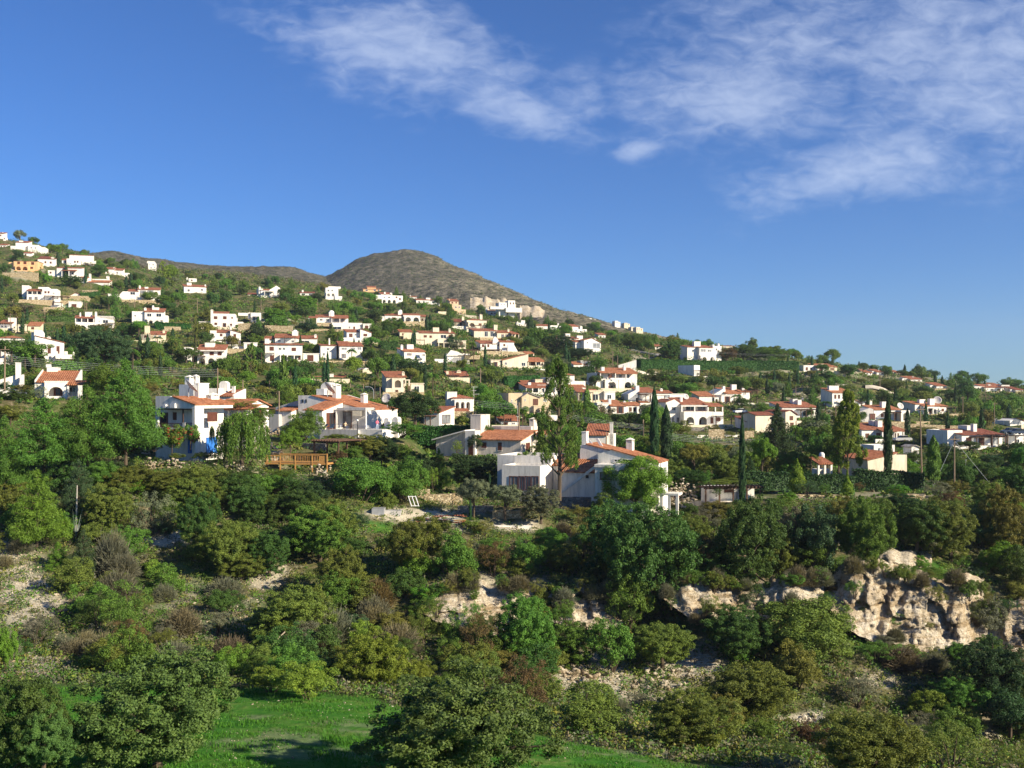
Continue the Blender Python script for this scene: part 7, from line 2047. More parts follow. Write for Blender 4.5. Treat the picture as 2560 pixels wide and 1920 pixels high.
CYP = [(0, .45), (.08, .8), (.3, 1.0), (.6, .9), (.85, .55), (1, .06)]
for k in range(3):
    mk_column('cypress_mid', k, 7000, .030, CYP, 1, 4.0)
    mk_column('cypress_far', k, 1100, .07, CYP, 2, 3.0)
mk_column('gold_mid', 0, 9000, .045, [(0, .5), (.12, 1.0), (.35, .98), (.6, .7), (.85, .3), (1, .05)], 3, 1.1)
mk_column('gold_mid', 1, 8000, .045, [(0, .4), (.12, .95), (.3, 1.0), (.5, .6), (.7, .22), (1, .06)], 4, 1.1)


def mk_poplar(kind, k, n, size, clumps, seed):
    r = np.random.default_rng(3500 + seed * 7 + k)
    cs, rs, sg = [], [], [([(0, 0, -.05), (r.uniform(-.03, .03), 0, .4), (r.uniform(-.03, .03), 0, .97)], .026, .004)]
    for i in range(clumps):
        z = r.uniform(.10, .97)
        R0 = np.interp(z, [.08, .25, .5, .8, 1], [.25, .5, .42, .24, .05])
        a = r.uniform(0, 6.28); L = R0 * r.random() ** .5
        c = (L * math.cos(a), L * math.sin(a), z)
        cs.append(c); rs.append(r.uniform(.04, .085))
        if i % 2 == 0:
            sg.append(([(0, 0, max(.05, z - .16)), (c[0] * .6, c[1] * .6, z - .05), c], .007, .002))
    v, f = clump_cloud(r, cs, rs, n, size, 1.3, np.array([0, 0, .4]), jitter=1.0, flat=.8, shell=.1)
    PROTO.setdefault(kind, []).append((npmesh('crown', v, f, lm('yellow'), link=False).data, limb_mesh('trunk', sg)))


mk_poplar('poplar_mid', 0, 40000, .0165, 150, 1)
for k in range(2):
    mk_poplar('poplar_far', k, 1500, .055, 50, 3 + k)
mk_poplar('bare_far', 0, 260, .05, 30, 9)


def mk_euc():
    r = np.random.default_rng(77)
    cs, rs = [], []
    sg = [([(0, 0, -.05), (.01, 0, .25), (-.03, 0, .5), (.0, 0, .75), (-.02, 0, .97)], .042, .008)]
    for b in range(34):
        z = .2 + .76 * (b / 33); a = b * 2.4 + r.uniform(-.4, .4); L = float(np.interp(z, [.2, .38, .6, .8, 1], [.38, .60, .46, .28, .07])) * r.uniform(.6, 1.05)
        c = np.array((L * math.cos(a), L * math.sin(a), z + .05))
        sg.append(([(0, 0, z - .08), (c[0] * .5, c[1] * .5, z - .01), tuple(c)], .010, .003))
        for j in range(7):
            cs.append(tuple(c * np.array([1, 1, 1]) * (1 if j else 1) - np.array([c[0], c[1], 0]) * r.uniform(-.1, .6) + r.normal(size=3) * np.array([.05, .05, .018]))); rs.append(r.uniform(.03, .065))
    v, f = clump_cloud(r, cs, rs, 30000, .013, 1.0, np.array([0, 0, .55]), jitter=1.0, shell=.05)
    PROTO['euc_mid'] = [(npmesh('crown', v, f, lm('olive'), link=False).data, limb_mesh('trunk', sg))]


mk_euc()


def mk_weep():
    r = np.random.default_rng(88)
    P, T, sg = [], [], [([(0, 0, -.05), (.03, 0, .35), (0, 0, .7)], .04, .015)]
    for i in range(260):
        a = r.uniform(0, 6.28); L = .48 * r.random() ** .55
        top = np.array((L * math.cos(a), L * math.sin(a), .98 - 1.3 * L * L - r.uniform(0, .12)))
        n = int(r.uniform(16, 52)); ln = r.uniform(.25, .75)
        t = np.linspace(0, 1, n)
        q = top + np.stack([np.cos(a) * .05 * t + r.normal(size=n) * .008, np.sin(a) * .05 * t + r.normal(size=n) * .008, -ln * t], 1)
        q = q[q[:, 2] > .03]
        P.append(q); T.append(np.tile([0, 0, -1.0], (len(q), 1)))
    P = np.concatenate(P); T = np.concatenate(T)
    P = np.repeat(P, 2, 0) + r.normal(size=(2 * len(P), 3)) * .008; T = np.repeat(T, 2, 0)
    v, f = leaf_quads(r, P, r.normal(size=P.shape) + np.array([0, 0, .1]) + P * [2, 2, 0], .042, .35, T)
    for i in range(9):
        a = i * .7
        sg.append(([(0, 0, .5), (.25 * math.cos(a), .25 * math.sin(a), .8), (.42 * math.cos(a), .42 * math.sin(a), .72)], .014, .004))
    PROTO['weep_mid'] = [(npmesh('crown', v, f, lm('mid'), link=False).data, limb_mesh('trunk', sg))]


mk_weep()


def mk_palm(kind, k, fr, lf):
    r = np.random.default_rng(4000 + k)
    V, Fc, off = [], [], 0
    for i in range(fr):
        a = 6.283 * i / fr * 2.4 + r.uniform(-.2, .2); el = r.uniform(-.35, 1.2)
        n = lf
        t = np.linspace(0.08, 1, n)
        h = .5 * t * math.cos(el) ; zz = .80 + .26 * t * math.sin(el) - .22 * t ** 2.2
        x, y = h * math.cos(a), h * math.sin(a)
        for s in (-1, 1):
            base = np.stack([x, y, zz], 1)
            side = np.array([-math.sin(a), math.cos(a), 0]) * s
            fwd = np.array([math.cos(a), math.sin(a), 0])
            L = (.13 * np.sin(math.pi * np.clip(t * .9 + .1, 0, 1)) + .02)[:, None]
            tip = base + side * L * .8 + fwd * L * .7 + np.array([0, 0, -.5]) * L
            w = np.array([math.cos(a), math.sin(a), 0]) * .012
            q = np.stack([base - w, base + w, tip + w * .3, tip - w * .3], 1).reshape(-1, 3)
            V.append(q); Fc.append(np.arange(4 * n).reshape(n, 4) + off); off += 4 * n
    PROTO.setdefault(kind, []).append((npmesh('fronds', np.concatenate(V), np.concatenate(Fc), lm('mid'), link=False).data, limb_mesh('trunk', [([(0, 0, -.05), (.01, 0, .4), (0, 0, .82)], .035, .03)])))


for k in range(2):
    mk_palm('palm_mid', k, 34, 16)


def mk_dry(k, n, kind='dry_mid', leafy=1200):
    r = np.random.default_rng(5000 + k)
    V, Fc, off = [], [], 0
    d = r.normal(size=(n, 3)); d[:, 2] = np.abs(d[:, 2]) * 1.1 + .15; d /= np.linalg.norm(d, axis=1)[:, None]
    p0 = d * r.uniform(.1, .38, n)[:, None]
    dd = d + r.normal(size=(n, 3)) * .55; dd /= np.linalg.norm(dd, axis=1)[:, None]
    p1 = p0 + dd * r.uniform(.08, .26, n)[:, None]
    sd = np.cross(dd, r.normal(size=(n, 3))); sd /= np.linalg.norm(sd, axis=1)[:, None]; sd *= .006
    v = np.stack([p0 - sd, p0 + sd, p1 + sd * .4, p1 - sd * .4], 1).reshape(-1, 3) * np.array([.9, .9, 1.5])
    f = np.arange(4 * n).reshape(n, 4)
    lp = p1[r.integers(0, n, leafy)] * np.array([.9, .9, 1.5]) + r.normal(size=(leafy, 3)) * .03
    v2, f2 = leaf_quads(r, lp, r.normal(size=(leafy, 3)) + [0, 0, .3], .035, .5)
    o = npmesh('foliage', np.concatenate([v, v2]), np.concatenate([f, f2 + 4 * n]), lm('brown'), link=False)
    o.data.vertices.foreach_get('co', (co := np.zeros(len(o.data.vertices) * 3, dtype=np.float32))); co[2::3] = np.maximum(co[2::3], 0); o.data.vertices.foreach_set('co', co)
    sg = []
    for i in range(12):
        q = d[i] * .42
        sg.append(([(0, 0, -.05), (q[0] * .45, q[1] * .45, q[2] * .7), (q[0] * .9, q[1] * .9, q[2] * 1.4)], .014, .004))
    PROTO.setdefault(kind, []).append((o.data, limb_mesh('stems', sg, TWIG)))


for k in range(3):
    mk_dry(k, 5200)
mk_dry(9, 900, 'bare_mid', 30)

# ------------------------------------------------------------------ planting
PLANTS = []      # dicts used for labels
NAME = {'tree': 'tree', 'bush': 'bush', 'loose': 'shrub', 'dome': 'round_bush', 'carob': 'carob_tree', 'pine': 'pine_tree', 'fir': 'fir_tree', 'upine': 'stone_pine', 'cypress': 'cypress', 'gold': 'golden_conifer', 'poplar': 'poplar', 'bare': 'bare_tree', 'euc': 'eucalyptus', 'weep': 'pepper_tree', 'palm': 'palm_tree', 'dry': 'dry_shrub'}
SINGLE = {'bush', 'loose', 'dome', 'dry'}
plain_twigs = {}


def plant(kind, P, w, h, col, label=None, var=None, rot=None):
    big = kind in ('tree', 'bush') and (w > 5.2 and P.y < 150 or w > 9)
    tier = '' if kind == 'carob' else ('_far' if P.y > 185 and kind in ('tree', 'bush', 'loose', 'pine', 'cypress', 'poplar', 'bare') else '_mid')
    lst = PROTO['carob' if big else kind + tier]
    crown, tm = lst[(rng.randrange(len(lst)) if var is None else var % len(lst))]
    rz = rng.uniform(0, 6.28) if rot is None else rot
    nm = NAME[kind]
    if kind == 'bush':
        nm = {'mid': 'leafy_bush', 'fresh': 'leafy_bush', 'hedge': 'leafy_bush', 'dark': 'dark_bush', 'deep': 'dark_bush', 'blue': 'dark_bush'}.get(col, nm)  # bush kind named from leaf colour alone, all one sort of bush
    if kind == 'tree':
        nm = {'deep': 'carob_tree', 'silver': 'olive_tree', 'pine': 'broadleaf_tree', 'fresh': 'leafy_tree'}.get(col, nm)  # species names assigned by leaf colour alone, all the same round tree
    if kind in SINGLE and (P.y > 185):
        r = bpy.data.objects.new(nm, crown); S.collection.objects.link(r)
        c = r
    else:
        r = empty(nm, P)
        c = bpy.data.objects.new({'palm': 'fronds'}.get(kind, 'foliage' if kind in SINGLE else 'crown'), crown); S.collection.objects.link(c); c.parent = r
        t = bpy.data.objects.new('stems' if kind in SINGLE or kind == 'bare' and 0 else 'trunk', tm); S.collection.objects.link(t); t.parent = r
    r.location = P; r.rotation_euler = (0, 0, rz); r.scale = (w, w, h)
    c.material_slots[0].link = 'OBJECT'; c.material_slots[0].material = lm(col)
    px, py = proj(P)
    PLANTS.append({'o': r, 'kind': nm, 'col': col, 'w': w, 'h': h, 'px': px, 'py': py - h * F / P.y * .5, 'D': P.y, 'label': label})
    return r


def V(z, x, yb, w, h, kind, col, label=None, D=0, var=None):
    px, py = zp(z, x, yb) if z != 'v' else (x * V2, yb * V2)
    k = ZO[z][2] if z != 'v' else 1 / V2
    P = at(px, py, 36) if not D else atd(px, py, D)
    m = P.y / F / k
    if D:
        P.z = min(P.z, gz(P.x, P.y) + .3) if False else P.z
    ww, hh = w * m, h * m
    if kind in ('tree', 'bush', 'dome', 'upine'):
        ww, hh = ww * 1.16, hh * 1.08
    plant(kind, P, ww, hh, col, label, var)
    PROT_PLANT.append((px - w / k / 2, px + w / k / 2, py - h / k, py, P.y))


PROT_PLANT = []
# foreground carobs standing on the meadow
V('B1', 900, 1790, 1080, 860, 'carob', 'carob', 'big glossy carob tree on the meadow below the dry slope', 41, 0)
V('B1', 170, 1740, 600, 680, 'carob', 'dark', 'shadowed carob tree at the lower corner of the photo', 39, 1)  # shaded part of the carob, its shade put into darker leaf colour
V('B1', 250, 1690, 360, 420, 'carob', 'carob', 'low drooping carob bough-tree before the shadowed corner carob', 37.5, 2)
V('B2', 930, 1850, 1260, 880, 'carob', 'carob', 'biggest dark carob tree on the meadow beneath the boulder heaps', 40, 2)
# big trees around the near houses
V('v', 272, 985, 165, 198, 'pine', 'pine', 'tallest bright pine beside the two-storey house with blue doors', 119, 0)
V('v', 190, 1005, 150, 165, 'pine', 'pine', 'second bright pine in the group below the wide orange roof', 118, 1)
V('v', 95, 1018, 175, 150, 'pine', 'pine', 'spreading pine with visible thin pale trunk below the hedge', 116, 2)
V('v', 10, 1070, 110, 165, 'pine', 'pine', 'pine at the photo edge below the hedge', 113, 1)
V('v', 150, 960, 90, 90, 'pine', 'mid', 'slender young pine just below the white arched porch', 126, 2)
V('v', 80, 1182, 130, 160, 'pine', 'fresh', 'bright young pine above the pale scree', 101, 0)
V('v', 125, 1260, 75, 85, 'pine', 'fresh', 'small lime pine at the top of the pale scree', 97, 1)
V('v', 523, 1003, 116, 120, 'weep', 'mid', 'weeping pepper tree hiding the low orange-roofed house', 121.5)
V('v', 170, 1118, 85, 120, 'pine', 'blue', 'dark bluish pine above the dead pale trunk', 108, 2)
V('N4', 640, 1000, 620, 520, 'dome', 'mid', 'large rounded clipped bush before the dish-topped bungalow', 144, 0)
V('N4', 420, 1240, 330, 420, 'tree', 'fresh', 'small leafy tree between the boulder bank and the pergola', 130)
V('N4', 1700, 1300, 640, 400, 'bush', 'ochre', 'broad ochre bush below the terrace of the dish-topped bungalow', 137)
V('N4', 1110, 1010, 380, 90, 'bush', 'olive', 'low shrubs under the terrace railing', 146)
V('N4', 1420, 1380, 280, 260, 'tree', 'mid', 'green sapling beside the garden pergola', 130)
V('Z7', 1360, 1400, 530, 420, 'dome', 'mid', 'smooth round bush below the timber deck', 119, 1)
V('Z7', 1760, 1345, 420, 400, 'dome', 'mid', 'taller smooth round bush next to the short stone wall', 122, 0)
for a in (('Z7', 60, 1340, 330, 260, 'bush', 'olive'), ('Z7', 330, 1400, 330, 280, 'bush', 'dark'), ('Z7', 560, 1330, 330, 220, 'bush', 'mid'), ('Z7', 830, 1330, 300, 210, 'bush', 'dark'), ('Z7', 1010, 1430, 300, 260, 'bush', 'deep'), ('Z6', 560, 1300, 330, 250, 'bush', 'dark'), ('Z6', 850, 1340, 380, 330, 'bush', 'mid'), ('Z6', 1120, 1330, 400, 270, 'bush', 'olive'),
          ('Z6', 1420, 1330, 380, 240, 'bush', 'olive'), ('Z6', 1650, 1290, 330, 240, 'bush', 'olive'), ('Z6', 2050, 1270, 330, 180, 'bush', 'dark'), ('Z6', 300, 1382, 330, 230, 'loose', 'mid'), ('Z6', 1000, 1180, 300, 170, 'bush', 'blue'), ('Z7', 250, 1230, 200, 120, 'bush', 'silver'), ('Z7', 430, 1180, 200, 120, 'bush', 'dark'), ('Z7', 1330, 1000, 200, 150, 'bush', 'ochre'), ('Z7', 700, 1180, 300, 100, 'bush', 'mid')):
    V(*a)
V('Z7', 1210, 1030, 130, 110, 'bush', 'rust', 'small rust-red bush beside the pergola post', 128)
V('Z7', 1860, 715, 400, 330, 'tree', 'deep', 'dark round carob-like tree behind the stone wall and gabled house', 160)
V('Z7', 2050, 1100, 170, 160, 'loose', 'rust', 'russet shrub beside the cream bungalow', 134)
V('Z7', 2010, 1260, 120, 240, 'loose', 'yellow', 'yellow-green slender shrub below the russet shrub', 126)
V('Z7', 1740, 800, 320, 130, 'bush', 'mid', 'leafy bush along the terrace end near the white garden ovens', 150)
V('Z8', 290, 820, 110, 150, 'loose', 'yellow', 'yellow vine bush against the shaded wing of the cream bungalow', 161)
V('Z8', 450, 1110, 370, 260, 'bush', 'deep', 'large dark bush between the cream bungalow and the tall-windowed wing', 141)
V('Z8', 1170, 1160, 430, 1130, 'euc', 'mid', 'tall slender eucalyptus towering before the large white villa', 124)
V('Z8', 1820, 1375, 560, 545, 'upine', 'fresh', 'dense bright stone pine standing against the large white villa', 123.5, 0)
V('Z8', 430, 1330, 270, 300, 'tree', 'silver', 'silvery olive tree beside the curved stone wall', 118)
V('Z8', 700, 1350, 290, 270, 'tree', 'silver', 'silvery olive tree in the middle before the tall windows', 117.5)
V('Z8', 1010, 1380, 340, 300, 'tree', 'silver', 'broadest silvery olive tree under the diagonal stair wall', 117)
V('Z8', 400, 1382, 22, 180, 'cypress', 'cypress', 'thin young cypress below the curved stone wall', 112)
V('Z8', 567, 1075, 22, 100, 'cypress', 'cypress', 'little pencil cypress beside the tall-windowed wing', 128)
V('Z8', 1540, 1340, 180, 200, 'bush', 'mid', 'shrub at the foot of the dense stone pine', 121)
V('Z8', 1340, 1400, 300, 170, 'loose', 'ochre', 'reddish-tipped shrubs below the grey foundation wall', 119)
V('Z9', 20, 520, 95, 470, 'cypress', 'cypress', 'broader of the twin tall cypresses behind the large white villa', 163, 0)
V('Z8', 1990, 850, 75, 620, 'cypress', 'cypress', 'slimmer of the twin tall cypresses behind the large white villa', 166, 1)
V('Z9', 675, 945, 58, 810, 'cypress', 'cypress', 'very tall pencil cypress in front of the vine pergola', 121, 2)
V('Z5', 1035, 1345, 70, 690, 'cypress', 'cypress', 'tall ivy-wrapped cypress column before the red-roofed bungalow', 141, 0)
V('Z5', 1430, 1400, 110, 400, 'cypress', 'mid', 'shaggy ivy-covered column beside the guyed pole', 139, 1)
V('Z9', 1150, 800, 130, 290, 'gold', 'gold', 'golden conifer with two tips behind the low garden wall', 129, 0)
V('Z9', 1583, 825, 100, 220, 'gold', 'gold', 'bottle-shaped golden conifer behind the low garden wall', 128.5, 1)
V('Z5', 690, 1330, 320, 720, 'poplar', 'yellow', 'tall yellow-green poplar on the garden terrace', 143)
V('Z9', 980, 470, 330, 440, 'fir', 'deep', 'dark conical fir before the half-hidden gabled house', 187)
V('Z9', 850, 640, 240, 310, 'tree', 'fresh', 'light green feathery tree above the vine pergola', 146)
V('Z9', 260, 620, 240, 240, 'tree', 'ochre', 'ochre autumn tree behind the dark hedge', 145)
V('Z9', 470, 650, 190, 190, 'tree', 'dark', 'dark round tree beside the ochre autumn tree', 143)
V('Z9', 1100, 640, 300, 230, 'bush', 'olive', 'broad olive bush behind the golden conifer', 148)
V('Z9', 1270, 600, 160, 150, 'palm', 'mid', 'fan palm beside the garden kiosk', 150)
V('Z9', 745, 640, 120, 160, 'fir', 'deep', 'small layered araucaria beside the pencil cypress', 142)
V('Z9', 215, 740, 320, 150, 'bush', 'hedge', 'leafy hedge bush above the stone bank', 139)
V('Z9', 220, 1030, 140, 140, 'dome', 'dark', 'round clipped dark bush by the barbecue', 119, 1)
V('Z9', 1060, 890, 160, 110, 'bush', 'fresh', 'bright fig bush above the brush edge', 124)
V('Z9', 1240, 830, 220, 150, 'loose', 'blue', 'bluish shrub beside the golden conifer', 127)
V('Z9', 1400, 810, 130, 100, 'loose', 'mid', 'small rose bush inside the low garden wall', 131)
V('Z9', 1690, 790, 110, 90, 'loose', 'rust', 'pinkish shrub inside the low garden wall', 132)
V('Z9', 2020, 830, 170, 100, 'bush', 'fresh', 'fresh green bush over the garden wall end', 130)
V('Z9', 600, 745, 500, 75, 'loose', 'yellow', 'vine foliage spreading over the pergola roof', 129.8)
V('Z9', 450, 830, 110, 80, 'loose', 'dark', 'dark creeper hanging at the pergola end', 128.5)
V('N2', 1650, 690, 860, 150, 'loose', 'yellow', 'vine growing across the pergola of the low orange-roofed house', 138.5)
V('N2', 1960, 1010, 420, 330, 'bush', 'mid', 'leafy bush between the weeping tree and the grey carport', 134)
V('N2', 1175, 1300, 95, 320, 'weep', 'mid', 'hanging greenery against the bright wall of the blue-door house', 124)
V('N2', 180, 1430, 250, 170, 'bush', 'dark', 'dark bush beneath the shaded wall of the blue-door house', 122.5)
V('N2', 1080, 1600, 420, 170, 'bush', 'dark', 'dark groundcover bush before the blue doors', 121.5)
V('N2', 560, 1590, 280, 130, 'bush', 'olive', 'low olive bush above the rubble stone wall', 121.5)
V('N1', 350, 1170, 640, 360, 'bush', 'dark', 'tall dark hedge mass below the orange-roofed bungalow', 147)
V('N1', 720, 1040, 330, 330, 'loose', 'silver', 'pale flowering shrub beside the white arched porch', 150)
V('N1', 90, 860, 330, 170, 'bush', 'hedge', 'long dark hedge under the shaded chimney', 151)
V('N1', 430, 880, 330, 130, 'bush', 'ochre', 'ochre-tipped hedge under the shaded chimney', 150.5)
V('Z1', 910, 1290, 420, 420, 'tree', 'blue', 'large dark feathery tree above the tallest bright pine', 215)
V('Z1', 100, 1170, 260, 180, 'tree', 'dark', 'round dark tree below the long white shuttered house', 235)
V('Z1', 300, 1180, 260, 150, 'tree', 'mid', 'mid-green tree below the long white shuttered house', 225)
V('Z6', 80, 690, 260, 190, 'bush', 'olive', 'olive bushes at the photo edge below the hedge', 138)
V('Z6', 1020, 960, 330, 90, 'bush', 'rust', 'reddish low scrub beneath the tallest bright pine', 120)

# the bougainvillea: two flower-bearing plants
def bougain(px, py, D, w, h, seed, fl, label):
    r = np.random.default_rng(seed); P = atd(px, py, D)
    root = empty('bougainvillea', P); tag(root, label, 'shrub')
    cs, rs = round_cs(r, 36, .6, .5, .42, -.8, .08, .17)
    v, f = clump_cloud(r, cs, rs, 4200, .05, .6, np.array([0, 0, .55]))
    o = npmesh('foliage', v * [w, w, h], f, lm('mid'), root)
    cs2 = [cs[i] for i in r.choice(36, 13, replace=False)]
    v, f = clump_cloud(r, cs2, [.09] * 13, 2000, .042, .8, np.array([0, 0, .5]), shell=.5)
    npmesh('blossom', v * [w, w, h], f, leafmat('petals_' + fl, {'red': (.42, .030, .045), 'magenta': (.32, .012, .09)}[fl], .35), root)
    m = MB(); m.tube([(0, 0, -.2), (.05, 0, h * .3), (0, 0, h * .6)], .07, 6, 0, .03); m.build('trunk', BARK, root)
    PROT_PLANT.append((px - 20, px + 20, py - h * 20, py, D))


q = zp('N2', 480, 1535); bougain(*q, 122.6, 3.3, 4.3, 5, 'red', 'red bougainvillea with pale trunk under the balcony')
q = zp('N2', 800, 1400); bougain(*q, 123.2, 2.2, 3.3, 6, 'magenta', 'magenta bougainvillea climbing at the corner beside the blue doors')


# clipped hedges
def hedge(pts, h, th, col, label, D=None, n=420):
    P = [at(*zp(*p)) if not D else atd(*zp(*p), D) for p in pts]
    base = P[0].copy(); r = np.random.default_rng(len(label)); A = []
    for a, b in zip(P, P[1:]):
        L = (b - a).length; k = int(L * n * (h + th) / 3)
        t = r.random(k); c = np.array(a)[None] + (np.array(b) - np.array(a))[None] * t[:, None] - np.array(base)
        d = np.array([-(b - a).y, (b - a).x, 0]); d /= np.linalg.norm(d)
        u = r.uniform(-1, 1, k); face = r.random(k)
        off = np.where(face < .55, np.sign(u), u) * th / 2
        zz = np.where(face < .55, r.uniform(-.3, 1, k), 1.0) * h * (1 + .05 * np.sin(t * L * 1.3))
        pos = c + d[None] * off[:, None] + np.stack([np.zeros(k), np.zeros(k), zz], 1) + r.normal(size=(k, 3)) * .12
        nr = np.where((face < .55)[:, None], d[None] * np.sign(off)[:, None], np.array([[0, 0, 1.0]])) + r.normal(size=(k, 3)) * .5
        A.append((pos, nr))
    pos = np.concatenate([a for a, _ in A]); nr = np.concatenate([b for _, b in A])
    v, f = leaf_quads(r, pos, nr, min(.55, .12 + base.y / 900), .65)
    for a, b in zip(P, P[1:]):
        a2, b2 = np.array(a - base), np.array(b - base); d = np.array([-(b - a).y, (b - a).x, 0]); d /= np.linalg.norm(d); d *= th * .36
        q = np.array([a2 - d, b2 - d, b2 + d, a2 + d])
        v2 = np.concatenate([q - [0, 0, .8], q + [0, 0, h * .88]])
        f = np.concatenate([f, np.array([(0, 1, 5, 4), (1, 2, 6, 5), (2, 3, 7, 6), (3, 0, 4, 7), (4, 5, 6, 7)]) + len(v)]); v = np.concatenate([v, v2])
    o = npmesh('hedge', v, f, lm(col)); o.location = base
    tag(o, label, 'hedge', kind='thing')
    for a, b in zip(P, P[1:]):
        pa, pb = proj(a), proj(b)
        PROT.append((pa[0], pb[0], min(pa[1], pb[1]) - h * F / a.y, max(pa[1], pb[1]), a.y))


hedge([('Z4', 680, 775), ('Z4', 1000, 778), ('Z4', 1300, 785), ('Z4', 1700, 790), ('Z4', 2050, 785)], 3.6, 3, 'hedge', 'very long tall hedge below the two-storey house on the ridge')
hedge([('Z4', 75, 820), ('Z4', 290, 815)], 2.3, 2, 'hedge', 'clipped hedge beside the shaded grey garage')
hedge([('Z9', 680, 720), ('Z9', 1100, 735), ('Z9', 1640, 760)], 1.5, 1.4, 'deep', 'dark clipped hedge along the upper garden terrace', 138)
hedge([('Z9', 1640, 735), ('Z9', 2240, 760)], 2.0, 1.5, 'deep', 'dark hedge behind the ivy-wrapped column', 141)
hedge([('Z7', 1840, 840), ('Z8', 400, 690)], 2.4, 2, 'hedge', 'hedge running behind the cream bungalow to the gabled house', 177)
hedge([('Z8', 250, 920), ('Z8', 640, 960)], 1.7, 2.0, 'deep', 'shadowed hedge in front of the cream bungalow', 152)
hedge([('Z2', 1560, 950), ('Z2', 1700, 955)], 2.5, 2, 'hedge', 'small clipped hedge above the plain white house')
hedge([('Z3', 900, 1255), ('Z3', 1180, 1240)], 2.2, 2.5, 'hedge', 'clipped hedge below the clerestory house')
hedge([('Z1', 1340, 905), ('Z1', 1650, 915)], 1.8, 2, 'hedge', 'hedge beneath the twin-loggia villa')
hedge([('Z1', 690, 640), ('Z1', 850, 640)], 1.4, 6, 'hedge', 'sloping green lawn hedge beside the small gabled cottage')
hedge([('Z1', 400, 850), ('Z1', 640, 845)], 2, 2, 'dark', 'dark hedge beside the villa with arched veranda')
hedge([('Z5', 870, 1052), ('Z5', 985, 1055)], 1.2, 1.5, 'hedge', 'low clipped hedge in front of the red-roofed bungalow')

